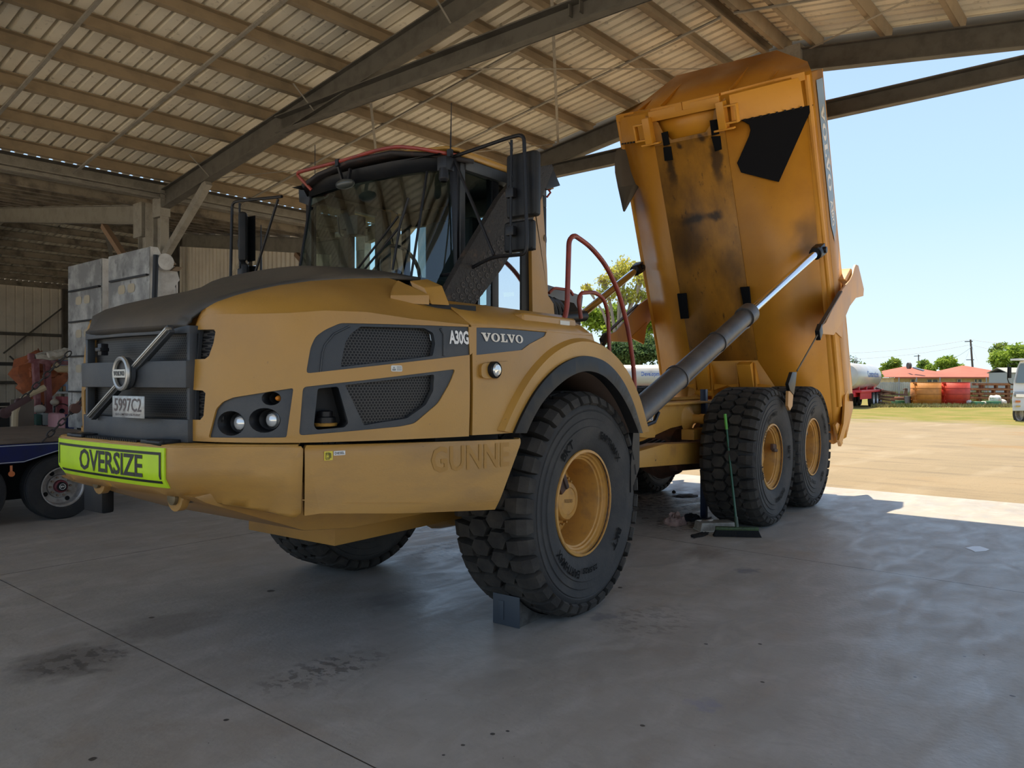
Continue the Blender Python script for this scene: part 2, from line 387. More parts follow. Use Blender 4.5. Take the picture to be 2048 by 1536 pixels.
# ---- plan lines of the hood and of the bumper (left-hand side; the right-hand side is its mirror image)
hs = Skin([(-2.53, -.54), (-2.50, -.70), (-2.42, -.88), (-2.33, -1.01), (-2.23, -1.10), (-2.05, -1.20), (-1.8, -1.30), (-1.35, -1.42), (-1.1, -1.465), (-.7, -1.48), (-.2, -1.48), (.4, -1.48), (1.3, -1.48)],
          lambda q, z: max(0, z-1.45)**2*.12)
bs = Skin([(-2.70, 0), (-2.695, -.3), (-2.67, -.58), (-2.61, -.68), (-2.49, -.79), (-2.36, -.96), (-2.27, -1.10), (-2.02, -1.19), (-1.7, -1.29), (-1.3, -1.41), (-.8, -1.52)],
          lambda q, z: max(0, 1.17-z)*.55*max(0, min(1, (1.33-q)/.65)))
def H(pts, s=hs, r=0.0):
    p = [s.inv(*a) for a in pts]
    return smooth_poly(p, r) if r else p
def mir(mb): return mb.mirrored()

shoulder = H([(378, 652), (400, 630), (440, 628), (500, 628), (580, 626), (650, 621), (733, 624), (826, 638), (944, 650)])
seam_q = hs.inv(940, 760)[0]
grilA = H([(376, 657), (428, 659), (431, 664), (427, 686), (418, 712), (410, 718), (371, 722)])
grilB = H([(364, 778), (405, 781), (411, 786), (407, 832), (400, 840), (356, 844)])
lampP = H([(417, 875), (432, 818), (445, 804), (466, 795), (587, 776), (573, 875)], r=.012)
panU = H([(612, 747), (621, 695), (631, 673), (651, 659), (681, 646), (946, 654), (945, 709)], r=.02)
panL = H([(606, 774), (911, 738), (900, 766), (877, 806), (829, 847), (800, 853), (598, 871)], r=.02)
# yellow hood side with its openings
base = [(0.0, 1.352), (hs.inv(612, 884)[0], 1.352), (seam_q-.01, 1.345)]
outer = [(0.0, 1.352), (.35, 1.352), (.8, 1.35), (1.2, 1.347), (seam_q-.012, 1.345), (seam_q+.012, shoulder[-1][1])] + shoulder[-2:0:-1] + [(0.0, 1.935)]
side = poly_on(outer, hs.at, .03, [[(.004, 1.925)]+grilA[1:-1]+[(.004, 1.772)], [(.004, 1.615)]+grilB[1:-1]+[(.004, 1.462)], lampP, panU, panL], step=.1)
hood = MB().add(side.v, side.f)
# the sloping upper skin between the shoulder and the dark top
bord = [(-2.538, -.53, 1.935), (-2.529, -.56, 1.973), (-2.505, -.60, 2.018), (-2.446, -.63, 2.065), (-2.349, -.66, 2.108), (-2.21, -.68, 2.154), (-2.097, -.70, 2.185), (-1.901, -.71, 2.227), (-1.613, -.72, 2.271), (-1.282, -.72, 2.31), (-.98, -.72, 2.336)]
def lerp_line(P, n):
    P = [Vector(p) for p in P]; L = [0]
    for i in range(1, len(P)): L.append(L[-1]+(P[i]-P[i-1]).length)
    out = []
    for k in range(n):
        d = L[-1]*k/(n-1); i = 0
        while i < len(L)-2 and L[i+1] < d: i += 1
        out.append(P[i].lerp(P[i+1], (d-L[i])/(L[i+1]-L[i])))
    return out
def zip_x(A, B, n=26):     # pairs two lines by their X so that the skin between them runs square
    x0 = max(A[0].x, B[0].x); x1 = min(A[-1].x, B[-1].x)
    def at(P, x):
        for i in range(len(P)-1):
            if P[i].x <= x <= P[i+1].x and P[i+1].x > P[i].x: return P[i].lerp(P[i+1], (x-P[i].x)/(P[i+1].x-P[i].x))
        return P[0] if x < P[0].x else P[-1]
    return [(at(A, x0+(x1-x0)*(k/(n-1))**1.5), at(B, x0+(x1-x0)*(k/(n-1))**1.5)) for k in range(n)]
sh3 = [hs.at(q, z) for q, z in [(a.x, a.y) for a in lerp_line([(q, z, 0) for q, z in [(0.0, 1.935)]+shoulder[1:]], 60)]]
bd3 = lerp_line(bord, 60)
# end both at the rear seam
rows = []
xr = -1.17
for a, b in zip_x(sh3, bd3, 34):
    row = []
    for t in [i/8 for i in range(9)]:
        p = a.lerp(b, t); p.z += .035*math.sin(PI*t)*min(1, (a-b).length/.5)*(1 if t > 0 else 1); row.append(p)
    rows.append(row)
hood.grid(rows)
# raised box beside the cab with the black non-slip ledge
hd = hood.build('hood_side', YEL, T, weld=True, label='yellow left hood side with dark grille openings')
hood.mirrored().build('hood_side', YEL, T, weld=True)
ledge = MB(); zl = 2.10
lp = [oz(785, 603, zl+.012), oz(940, 617, zl+.012), oz(952, 612, zl+.012), oz(870, 606, zl+.012)]
ledge.plate(lp, (0, 0, -.03)); ledge.build('ledge_strip', BLK, T)
bxp = MB(); a = oz(781, 606, zl); b = oz(859, 609, zl); dn = Vector((0, .25, .105))
bxp.add([a, b, b+V3(0, 0, .055), a+V3(0, 0, .045), b+dn+V3(0, 0, .055), a+V3(.22, .22, .12), b+dn], [(0, 1, 2, 3), (3, 2, 4, 5), (1, 6, 4, 2)])
a = oz(864, 609, zl); b = oz(900, 611, zl); bxp.plate([a, b, b+V3(.0, .06, .12), a+V3(0, .06, .10)], (0, .12, .05)); bxp.build('hood_step', YEL, T, bevel=.006)
# dark top panel
top = []
xs = [-2.585, -2.60, -2.58, -2.54, -2.47, -2.38, -2.25, -2.1, -1.95, -1.84, -1.76, -1.66, -1.5, -1.3, -1.15, -1.0]
def edge_at(x):
    if x <= bd3[0].x: return Vector((bd3[0].x, -.53, 1.935))
    for i in range(len(bd3)-1):
        if bd3[i].x <= x <= bd3[i+1].x: return bd3[i].lerp(bd3[i+1], (x-bd3[i].x)/max(1e-6, bd3[i+1].x-bd3[i].x))
    return bd3[-1]
crown = {-2.585: 1.925, -2.60: 1.95, -2.58: 1.985, -2.54: 2.02, -2.47: 2.055, -2.38: 2.10, -2.25: 2.15, -2.1: 2.20, -1.95: 2.245, -1.84: 2.285, -1.76: 2.345, -1.66: 2.375, -1.5: 2.39, -1.3: 2.40, -1.15: 2.40, -1.0: 2.40}
first = True
for i, x in enumerate(xs):
    e = edge_at(x if x > -2.535 else -2.538)
    if x <= -2.54: e = Vector((x+.055*1.0 if x < -2.56 else x+.02, -.535, 1.932+.018*i))
    hump = crown[x]; row = []
    for k in range(13):
        y = -1+2*k/12; w = 1-abs(y)**2.4
        if x > -1.9:   # plateau with a soft step at |Y| = .5
            w = min(1.0, max(0, (1-abs(y))/.42)); w = w*w*(3-2*w); w = .55*w+.45*(1-abs(y)**2.2)
        row.append(Vector((e.x+(x-e.x)*(1-abs(y)**2.5), e.y*abs(y)*(-1 if y > 0 else 1) if True else 0, e.z+(hump-e.z)*w)))
        row[-1].y = e.y*(-y) if y <= 0 else -e.y*y
        if y <= 0: row[-1].y = e.y*abs(y)
    top.append(row)
tp = MB().grid(top); tp.build('hood_top', HTOP, T, weld=True, solid=.02, label='dusty dark grey hood top')
# ---- front: grille, band, lower bar, badge
def fx(y, off=0.0): return -2.535-.05*(1-(y/.56)**2)-off
def fpt(y, z, off=0.0): return Vector((fx(y, off), y, z))
def fstrip(y0, y1, z0, z1, off, th, name, m, n=14, par=T, bev=.004, **k):
    b = MB(); ys = [y0+(y1-y0)*i/n for i in range(n+1)]
    o = [fpt(y, z0, off) for y in ys]; t = [fpt(y, z1, off) for y in ys]; ib = [p+V3(th, 0, 0) for p in o]; it = [p+V3(th, 0, 0) for p in t]
    b.grid([ib, o, t, it, ib]); b.add([ib[0], o[0], t[0], it[0]], [(0, 1, 2, 3)]); b.add([ib[-1], o[-1], t[-1], it[-1]], [(3, 2, 1, 0)])
    return b.build(name, m, par, bevel=bev, weld=True, **k)
gm = MB().grid([[fpt(-.54+1.08*i/16, z, -.05) for i in range(17)] for z in (1.36, 1.93)])
grille = gm.build('grille', HEXF, T, label='black honeycomb grille')
fstrip(-.56, .56, 1.625, 1.765, .03, .10, 'grille_band', DGR, label='wide grey band across the grille', segs=3)
fstrip(-.56, .56, 1.345, 1.462, .02, .10, 'grille_bar', DGR)
fstrip(-.56, .56, 1.905, 1.945, .01, .08, 'grille_bar', DGR)
for y in (-.545, .545):
    b = MB(); b.box((-2.545, y-.014, 1.35), (-2.50, y+.014, 1.94)); b.build('grille_upright', DGR, T, bevel=.006)
# nose return behind the band at the corner
for sgn in (1, -1):
    b = MB(); g = [(q, z) for q, z in [(-.02, 1.45), (.2, 1.45), (.2, 1.93), (-.02, 1.93)]]
    m = poly_on(g, hs.at, 0, step=.05, off=-.035)
    if sgn < 0: m = m.mirrored()
    m.build('grille_corner', HEXG, T)
    dz = MB(); 
    m = poly_on([(0.0, 1.352), (.028, 1.352), (.028, 1.93), (0.0, 1.93)], hs.at, .02, step=.03, off=-.012)
    if sgn < 0: m = m.mirrored()
    m.build('grille_upright', DGR, T)
# diagonal bar
p0 = fpt(0, 0); A_ = ox(338, 657, -2.62); B_ = ox(181, 833, -2.62)
b = MB(); d = (B_-A_); b.beam(A_+V3(-.0, 0, 0), B_+V3(-.0, 0, 0), .020, .034, up=(1, 0, 0)); b.beam(A_+V3(-.012, 0, 0), B_+V3(-.012, 0, 0), .010, .02, up=(1, 0, 0)); b.build('diagonal_trim', SIL, T, bevel=.003)
b = MB(); b.beam(A_+V3(.012, 0, 0), B_+V3(.012, 0, 0), .045, .03, up=(1, 0, 0)); b.build('diagonal_backing', DGR, T, bevel=.003)
cb = ox(243, 747, -2.655); b = MB()
rng = [cb+V3(0, math.cos(a)*.072, math.sin(a)*.082) for a in [2*PI*i/28 for i in range(28)]]
b.tube(rng, .0135, 8, closed=True); b.box((cb.x-.014, cb.y-.066, cb.z-.022), (cb.x+.012, cb.y+.066, cb.z+.022))
badge = b.build('badge', SIL, T, label='round silver iron mark badge with bar')
b = MB(); letters(b, volvo(), planefn((cb.x-.0155, cb.y+.056, cb.z-.012), (0, -.112, 0), (0, 0, .024)), 0, 1, 0, 1); b.build('badge_letters', INK, badge)
b = MB(); b.lathe([(.0, 0), (.088, 0), (.088, .02), (.0, .02)], cb+V3(.012, 0, 0), (1, 0, 0), 24); b.build('badge_backing', DGR, badge)
# number plate
pl = [ox(227, 791, -2.66), ox(290, 793, -2.66), ox(286, 837, -2.66), ox(224, 834, -2.66)]
y0 = (pl[0].y+pl[3].y)/2; y1 = (pl[1].y+pl[2].y)/2; z0 = (pl[2].z+pl[3].z)/2; z1 = (pl[0].z+pl[1].z)/2
b = MB(); b.box((-2.662, y1, z0), (-2.655, y0, z1)); PLATE = mat('pressed_plate_sheet', (.42, .43, .42), .35, metal=.35, n2=(.28, .28, .27), nscale=14)
npl = b.build('number_plate', PLATE, T, bevel=.002, label='number plate reading 5997C2')
b = MB(); vs, fs = glyphs('5997C2', .012, 1.0); w = y0-y1
letters(b, (vs, fs), planefn((-2.6635, y0-.07*w, z0+(z1-z0)*.28), (0, -w*.86, 0), (0, 0, (z1-z0)*.62)), 0, 1, 0, 1)
letters(b, glyphs('QLD-LIMITED USE PLANT', .01), planefn((-2.6635, y0-.1*w, z0+(z1-z0)*.08), (0, -w*.8, 0), (0, 0, (z1-z0)*.12)), 0, 1, 0, 1)
b.build('plate_characters', mat('maroon_plate_ink', (.10, .075, .07), .5), npl)
# lock bracket on the left grille and front step tread on the bumper
b = MB(); c = ox(206, 700, -2.62); b.box((-2.64, c.y-.02, c.z-.03), (-2.60, c.y+.02, c.z+.035)); b.box((-2.65, c.y-.03, c.z-.008), (-2.6, c.y+.03, c.z+.012)); b.build('grille_latch', BLKM, T, bevel=.003)
b = MB(); b.box((-2.66, -.30, 1.34), (-2.54, .42, 1.352))
for i in range(34): b.box((-2.675, -.28+i*.0195, 1.337), (-2.66, -.271+i*.0195, 1.352))
tr = b.build('front_step_tread', BLKM, T)
for y in (-.42, .40):
    b = MB(); b.box((-2.68, y-.09, 1.338), (-2.56, y+.09, 1.36)); b.cyl((-2.675, y-.11, 1.35), (-2.675, y+.02, 1.35), .016, 10); b.build('hood_hinge', BLKM, T, bevel=.004)

# ---- headlight panels, side grilles
def onskin(q, z, off=0.0): return hs.at(q, z, off)
def cc(px, py, s=hs): return s.inv(px, py)
def ell(c, rq, rz, n=24): return [(c[0]+rq*math.cos(2*PI*i/n), c[1]+rz*math.sin(2*PI*i/n)) for i in range(n)]
L1 = cc(459, 847); L2 = cc(527, 841); L3 = cc(541, 797)
r1 = abs(cc(488, 847)[0]-L1[0]); r2 = abs(cc(560, 841)[0]-L2[0]); r3 = abs(cc(561, 797)[0]-L3[0])
z1_ = abs(cc(459, 822)[1]-L1[1]); z2_ = abs(cc(527, 816)[1]-L2[1]); z3_ = abs(cc(541, 783)[1]-L3[1])
for sgn in (1, -1):
    mm = (lambda m: m) if sgn > 0 else (lambda m: m.mirrored())
    hp = mm(poly_on(lampP, hs.at, .03, [ell(L1, r1, z1_), ell(L2, r2, z2_), ell(L3, r3, z3_, 16)], step=.06, off=-.012)).build('headlight_panel', DGR, T, label='dark grey headlight panel' if sgn > 0 else None)
    for c, rq, rz, lens in ((L1, r1, z1_, LENS), (L2, r2, z2_, LENS), (L3, r3, z3_, AMB)):
        b = MB(); e0 = ell(c, rq, rz); ro = [[hs.at(q, z, -.012) for q, z in e0], [hs.at(c[0]+(q-c[0])*.85, c[1]+(z-c[1])*.85, -.10) for q, z in e0], [hs.at(c[0]+(q-c[0])*.05, z*.05+c[1]*.95, -.12) for q, z in e0]]
        b.grid([r+[r[0]] for r in ro]); mm(b).build('lamp_bezel', BLK, hp, solid=.002)
        cen = hs.at(c[0], c[1], -.075); n = (hs.at(c[0], c[1], 0)-hs.at(c[0], c[1], -.1)).normalized(); k = .62 if lens is LENS else .45; nn = V3(-1, -.25, 0).normalized()
        b = MB(); b.lathe([(rz*k*1.0, -.02), (rz*k, .0), (rz*k*.85, .018), (rz*k*.5, .028), (.001, .032)], cen+n*.015+hs.at(c[0]+.03, c[1])-hs.at(c[0], c[1]), nn, 20); mm(b).build('lamp', lens, hp)
        b = MB(); b.lathe([(rz*k*1.1, -.03), (rz*k*1.12, .006), (rz*k*1.0, .008)], cen+n*.015+hs.at(c[0]+.03, c[1])-hs.at(c[0], c[1]), nn, 20); mm(b).build('lamp_ring', mat('lamp_ring_metal', (.12, .12, .12), .3, metal=.6), hp)
    # upper vent panel
    mU = H([(682, 734), (687, 706), (692, 684), (703, 667), (722, 653), (850, 656), (868, 666), (872, 687), (867, 712)], r=.01)
    pu = mm(poly_on(panU, hs.at, .035, [mU], step=.1, off=-.008)).build('vent_panel', DGR, T, label='upper dark vent panel with white lettering' if sgn > 0 else None)
    mm(poly_on(mU, hs.at, 0, step=.12, off=-.045)).build('vent_mesh', HEXG, pu)
    b = MB(); rr = H([(641, 744), (645, 706), (650, 690), (668, 668), (700, 652)]); b.tube([hs.at(q, z, -.006) for q, z in rr], .006, 6); mm(b).build('panel_rib', DGR, pu)
    b = MB(); rr = H([(882, 657), (889, 668), (889, 712)]); b.tube([hs.at(q, z, -.004) for q, z in rr], .008, 6); mm(b).build('panel_rib', DGR, pu)
    mL = H([(691, 770), (870, 749), (868, 782), (853, 810), (815, 837), (757, 846), (729, 851)], r=.01)
    cap = H([(636, 777), (677, 773), (698, 846), (690, 855), (634, 860), (628, 852)], r=.012)
    plw = mm(poly_on(panL, hs.at, .035, [mL, cap], step=.1, off=-.008)).build('vent_panel', DGR, T, label='lower dark vent panel with fuel cap recess' if sgn > 0 else None)
    mm(poly_on(mL, hs.at, 0, step=.12, off=-.045)).build('vent_mesh', HEXG, plw)
    b = MB(); m = poly_on(cap, hs.at, .0, step=.1, off=-.16); b.add(m.v, m.f); n = len(cap); b.grid([[hs.at(q, z, -.02) for q, z in cap+cap[:1]], [hs.at(q, z, -.16) for q, z in cap+cap[:1]]]); mm(b).build('filler_recess', BLK, plw)
    c = hs.at(*cc(658, 848), -.10); b = MB(); b.lathe([(.055, 0), (.055, .03), (.04, .035), (.04, .06), (.02, .065), (.001, .065)], c, (0, 0, 1), 18); mm(b).build('filler_cap', BLKM, plw)
    b = MB(); b.lathe([(.06, -.015), (.065, .0), (.05, .004)], c, (0, 0, 1), 18); mm(b).build('filler_neck', YEL, plw)
    # fan behind the mesh
# A30G letters, warning sticker
b = MB(); q0, zz0 = cc(900, 688); q1, _ = cc(939, 688); _, zz1 = cc(900, 660); letters(b, glyphs('A30G', .035, .95), lambda x, y: hs.at(x, y, -.004), q0, q1, zz0, zz1); b.build('model_letters', WHT, T)
b = MB(); q0, zz0 = cc(782, 743); q1, zz1 = cc(804, 731); b = poly_on(smooth_poly([(q0, zz0), (q1, zz0), (q1, zz1), (q0, zz1)], .008), hs.at, .001, step=.2, off=.002); st = b.build('warning_sticker', mat('sticker_grey', (.62, .62, .58), .5), T)
b = MB(); w = q1-q0; h = zz1-zz0
tri = lambda s: [(q0+w*(.25-.16*s), zz0+h*(.5-.3*s)), (q0+w*(.25+.16*s), zz0+h*(.5-.3*s)), (q0+w*.25, zz0+h*(.5+.32*s))]
m = poly_on(tri(1), hs.at, 0, [tri(.6)], step=.2, off=.0035); b.add(m.v, m.f)
for k in range(4): b.add([hs.at(q0+w*a, zz0+h*c, .0035) for a, c in ((.5, .2+k*.18), (.93, .2+k*.18), (.93, .25+k*.18), (.5, .25+k*.18))], [(0, 1, 2, 3)])
b.build('sticker_print', INK, st)
# dark closed interior so that no light passes through the hood
b = MB(); b.box((-2.44, -.62, 1.36), (-1.0, .62, 1.9)); b.box((-2.15, -.98, 1.36), (-1.2, .98, 1.9)); b.box((-1.7, -1.12, 1.3), (-1.2, 1.12, 1.9)); b.box((-1.5, -1.3, 1.3), (-.92, 1.3, 1.8)); b.build('engine_bay', CAVE, T)

# ---- bumper
def B(pts): return [bs.inv(*p) for p in pts]
qa = bs.inv(608, 893)[0]
bot = [bs.inv(*p) for p in [(362, 977), (409, 993), (483, 1010), (548, 1026)]]
qc = bs.inv(345, 925)[0]
outl = [(0, 1.085), (qc*.8, 1.085), (qc, 1.08), (qc+(qa-qc)*.35, 1.04), (qc+(qa-qc)*.7, 1.0), (qa-.05, .975), (qa-.012, 1.0), (qa-.004, 1.32), (qa-.014, 1.335), (qc, 1.335), (0, 1.335)]
bp_ = poly_on(outl, bs.at, .0, step=.07, ystep=.05)
b = MB().add(bp_.v, bp_.f); b.mirror()
# top shelf and underside
tops = [bs.at(q, 1.335) for q in [i*(qa-.03)/30 for i in range(31)]]
b.grid([tops, [p.lerp(V3(-1.9, 0 if False else p.y*.6, 1.335), .35) + V3(0, 0, .004) for p in tops]])
b.grid([[V3(p.x, -p.y, p.z) for p in tops], [V3(p.x, -p.y, p.z) for p in [p.lerp(V3(-1.9, p.y*.6, 1.335), .35)+V3(0, 0, .004) for p in tops]]])
un = [bs.at(q, z) for q, z in outl[:6]]
for s_ in (1, -1): b.grid([[V3(p.x, p.y*s_, p.z) for p in un], [V3(p.x+.28, p.y*.72*s_, p.z+.01) for p in un]])
bump = b.build('front_bumper', YELB, T, weld=True, solid=.012, label='yellow front bumper, scraped along its lower edge')
# side panels (fuel tank covers) behind the bumper corners
sp = [(qa+.004, bs.inv(603, 1022)[1]), bs.inv(990, 1026), bs.inv(1000, 1000), bs.inv(1042, 885), bs.inv(1040, 873), (qa+.004, 1.335)]
sp = [(qa+.004, .985)] + [bs.inv(640, 1027), bs.inv(800, 1027)] + smooth_poly(sp[1:5], .02)[3:]+[(qa+.016, 1.337), (qa+.004, 1.32)]
fnb = lambda q, z, off=0.0: bs.at(q, z, off-(max(0, z-1.30)**2)*14-(max(0, 1.0-z)**2)*1.2)
for s_ in (1, -1):
    m = poly_on(sp, fnb, .05, step=.12, ystep=.03)
    if s_ < 0: m = m.mirrored()
    sk = m.build('side_skirt', YELB, T, weld=True, label='long yellow side skirt panel with faint old lettering' if s_ > 0 else None)
    if s_ > 0: skirt = sk
b = MB(); cr = [bs.inv(604, 1000), bs.inv(700, 1007), bs.inv(850, 1006), bs.inv(998, 1001)]
b.tube([bs.at(q, z, .0) for q, z in cr], .004, 5); b.build('skirt_crease', YELB, skirt)
# faded lettering, diesel stickers
def srect(px0, py0, px1, py1, s=bs):
    a, d = s.inv(px0, py1); c, e = s.inv(px1, py0); return a, c, d, e
a, c, d, e = srect(862, 884, 1018, 945); b = MB(); letters(b, glyphs('GUNNE', .02, 1.0), lambda x, y: fnb(x, y+.0*(x), .0035), a, c, .5*(d+bs.inv(862, 948)[1]), e); b.build('faded_lettering', GHOST, skirt)
q0, z0 = bs.inv(648, 921); q1, z1 = bs.inv(665, 902)
b = poly_on([(q0, z0), (q1, z0), (q1, z1), (q0, z1)], bs.at, .001, step=.3, off=.003); ds = b.build('fuel_pump_sticker', mat('sticker_yellow', (.75, .60, .05), .5), skirt)
b = MB(); w = q1-q0; h = z1-z0; rc = lambda x0, y0, x1, y1: b.add([bs.at(q0+w*x, z0+h*y, .0055) for x, y in ((x0, y0), (x1, y0), (x1, y1), (x0, y1))], [(0, 1, 2, 3)])
for r_ in ((.15, .1, .62, .16), (.15, .1, .21, .85), (.55, .1, .61, .85), (.15, .8, .6, .86), (.25, .58, .52, .62), (.25, .72, .52, .76), (.25, .58, .29, .76), (.48, .58, .52, .76), (.28, .3, .5, .34), (.28, .2, .5, .24), (.66, .3, .71, .8), (.75, .25, .8, .7), (.66, .74, .8, .79), (.6, .3, .7, .35), (.71, .22, .8, .27)): rc(*r_)
b.build('sticker_print', INK, ds)
q2, z2 = bs.inv(667, 911); q3, z3 = bs.inv(690, 901)
b = poly_on([(q2, z2), (q3, z2), (q3, z3), (q2, z3)], bs.at, .001, step=.3, off=.003); ds = b.build('diesel_sticker', WHT, skirt)
b = MB(); letters(b, glyphs('DIESEL', .01), lambda x, y: bs.at(x, y, .0055), q2+.08*(q3-q2), q3-.08*(q3-q2), z2+.22*(z3-z2), z3-.2*(z3-z2)); b.build('sticker_print', INK, ds)
# OVERSIZE sign
SG = [ox(125, 880, -2.715), ox(315, 901, -2.715), ox(326, 959, -2.715), ox(137, 927, -2.715)]
sgy0 = .585; sgy1 = -.57
def bfront(y, z, off=0.0):
    q = abs(y); p = bs.at(q, z, off); return Vector((p.x, y, p.z))
zt, zb = 1.327, 1.125
b = poly_on([(sgy1, zb), (sgy0-.05, zb), (sgy0, zb+.05), (sgy0, zt), (sgy1, zt)], lambda y, z, off=0: bfront(y, z, off+.015), .012, step=.1, ystep=.04)
sg = b.build('oversize_sign', LIME, T, label='lime yellow sign reading OVERSIZE')
b = MB(); letters(b, glyphs('OVERSIZE', .018, .95), lambda x, y: bfront(x, y, .017), ox(158, 905, -2.715).y, ox(281, 930, -2.715).y, zb+.045, zt-.04); b.build('sign_letters', INK, sg)
b = MB(); i1 = .022; i2 = .036
for r_ in (((sgy1+i1, zb+i1), (sgy0-i1-.04, zb+i1), (sgy0-i1-.04, zb+i2), (sgy1+i1, zb+i2)), ((sgy1+i1, zt-i2), (sgy0-i1, zt-i2), (sgy0-i1, zt-i1), (sgy1+i1, zt-i1)), ((sgy1+i1, zb+i1), (sgy1+i2, zb+i1), (sgy1+i2, zt-i1), (sgy1+i1, zt-i1)), ((sgy0-i2, zb+.06), (sgy0-i1, zb+.06), (sgy0-i1, zt-i1), (sgy0-i2, zt-i1))):
    m = poly_on(list(r_), lambda y, z, off=0: bfront(y, z, .017), 0, step=.1, ystep=.04); b.add(m.v, m.f)
b.build('sign_border', INK, sg)
# tow eyes, pins and the belly plate
for px, py, Y in ((922, 560, 0), (355, 450, 1)):
    pass
for pc in (ox(349, 995, -2.60), ox(197, 963, -2.60)):
    b = MB(); prof = [(-.075, .10), (.12, .10), (.075, -.02)] + [(.072*math.cos(a), .072*math.sin(a)) for a in [-(i*PI/8) for i in range(9)]] + [(-.075, 0)]
    b.plate([(pc.x, pc.y+y_*-1, pc.z+z_) for y_, z_ in prof], (.04, 0, 0)); te = b.build('tow_eye', YELB, T, bevel=.004)
    b = MB(); b.cyl((pc.x-.02, pc.y, pc.z), (pc.x+.12, pc.y, pc.z), .038, 20); b.build('tow_pin', mat('worn_pin', (.16, .12, .06), .4, metal=.5), te, bevel=.004)
e1 = ox(250, 968, -2.45); e2 = ox(425, 1000, -2.45)
b = MB(); b.cyl(e1, e2, .022, 12); b.build('tow_pin_bar', YELB, T)
b = MB(); b.plate([(-2.62, .72, 1.09), (-2.55, .72, 1.05), (-1.95, .72, .82), (-1.6, .72, .78), (-.7, .72, .78), (-.7, .72, 1.0), (-2.3, .72, 1.12)], (0, -1.44, 0)); b.build('belly_plate', YELB, T, bevel=.01)
b = MB(); b.box((-2.42, .62, .84), (-2.34, .86, 1.06)); b.build('mud_flap', BLK, T, bevel=.02)
# frame of the front unit and axle
b = MB(); b.box((-1.5, -.45, .62), (1.5, .45, 1.1)); b.cyl((0, -.85, .78), (0, .85, .78), .16, 16); b.lathe([(.05, -.3), (.28, -.2), (.33, 0), (.28, .2), (.05, .3)], (0, 0, .78), (0, 1, 0), 20); b.build('front_axle', YELB, T, bevel=.01)
# ================================================================ fender and deck
FYo = -1.48
fl_out = cr2([hs.inv(*p) for p in [(1022, 866), (1038, 830), (1060, 790), (1085, 757), (1115, 730), (1150, 714), (1180, 714), (1210, 728), (1238, 760), (1260, 805), (1274, 850), (1279, 866)]])
fl_in = cr2([hs.inv(*p) for p in [(1046, 866), (1060, 835), (1080, 802), (1105, 775), (1132, 754), (1160, 743), (1185, 745), (1208, 758), (1232, 785), (1252, 820), (1268, 858), (1270, 866)]])
edge = cr2([hs.inv(*p) for p in [(1285, 866), (1283, 840), (1265, 790), (1240, 745), (1215, 712), (1191, 690)]])
s_top = hs.inv(948, 652)[1]
rearq = edge[-1][0]
outer = [(seam_q+.012, 1.35)]+fl_out+edge[:-1]+[(rearq, edge[-1][1]), (rearq-.03, s_top+.02), (seam_q+.03, s_top)]
bq = H([(953, 655), (1095, 660), (1090, 672), (1060, 688), (1044, 700), (953, 710)])
for sgn in (1, -1):
    mm = (lambda m: m) if sgn > 0 else (lambda m: m.mirrored())
    fd = mm(poly_on(outer, hs.at, .03, [bq], step=.12)).build('front_fender', YEL, T, weld=True, label='yellow front fender arching over the wheel' if sgn > 0 else None)
    mm(poly_on(fl_out+fl_in[::-1], hs.at, .08, step=.1, off=.03)).build('wheel_arch_trim', BLK, T, weld=True, bevel=.008, label='black plastic wheel arch trim')
    # raised rim of the arch
    C0 = (hs.inv(1150, 866)[0]); 
    b = MB(); rim = [(q-.03*0, z) for q, z in fl_out]
    ro = []
    for k, (q, z) in enumerate(fl_out):
        cq, cz = (fl_out[0][0]+fl_out[-1][0])/2, 1.2; d = Vector((q-cq, z-cz)).normalized()
        ro.append([hs.at(q, z, .012), hs.at(q+d.x*.10, z+d.y*.10, .035), hs.at(q+d.x*.125, z+d.y*.125, .0)])
    b.grid(ro); mm(b).build('fender_flare', YEL, fd, weld=True)
    # badge plate
    bd = mm(poly_on(bq, hs.at, .01, step=.12, off=-.006)).build('badge_plate', mat('badge_blue_grey', (.05, .058, .07), .4), T, label='dark badge plate with wide cream lettering' if sgn > 0 else None)
    # inner arch liner and rear mud flap
    b = MB(); ln = fl_in; b.grid([[hs.at(q, z, -.05) for q, z in ln], [hs.at(q, z, -.05)+V3(0, .62, .03) for q, z in ln]])
    b.add([hs.at(q, z, -.68) for q, z in ln], [tuple(range(len(ln)))]); mm(b).build('arch_liner', mat('liner_brown', (.05, .03, .02), .8), T, solid=.006)
# VOLVO letters on the badge plate
q0, z0 = hs.inv(964, 682); q1, _ = hs.inv(1047, 682); _, z1 = hs.inv(964, 665)
b = MB(); letters(b, volvo(), lambda x, y: hs.at(x, y, -.002), q0, q1, z0, z1); b.build('badge_letters', mat('cream_letters', (.72, .66, .56), .4), T)
# side marker lamp
c = hs.inv(982, 740); cp = hs.at(c[0], c[1]); b = MB()
pod = smooth_poly(H([(958, 727), (1016, 722), (1018, 735), (1000, 758), (958, 756)]), .03)
m = poly_on(pod, hs.at, .03, step=.06, off=.022); m.build('lamp_pod', YEL, T, bevel=.006)
b = MB(); b.lathe([(.05, -.01), (.05, .02), (.042, .028)], cp+V3(0, -.02, 0), (0, -1, 0), 20); mk = b.build('marker_lamp', BLKM, T)
b = MB(); b.lathe([(.041, .02), (.03, .032), (.001, .038)], cp+V3(0, -.02, 0), (0, -1, 0), 20); b.build('lens', LENS, mk)
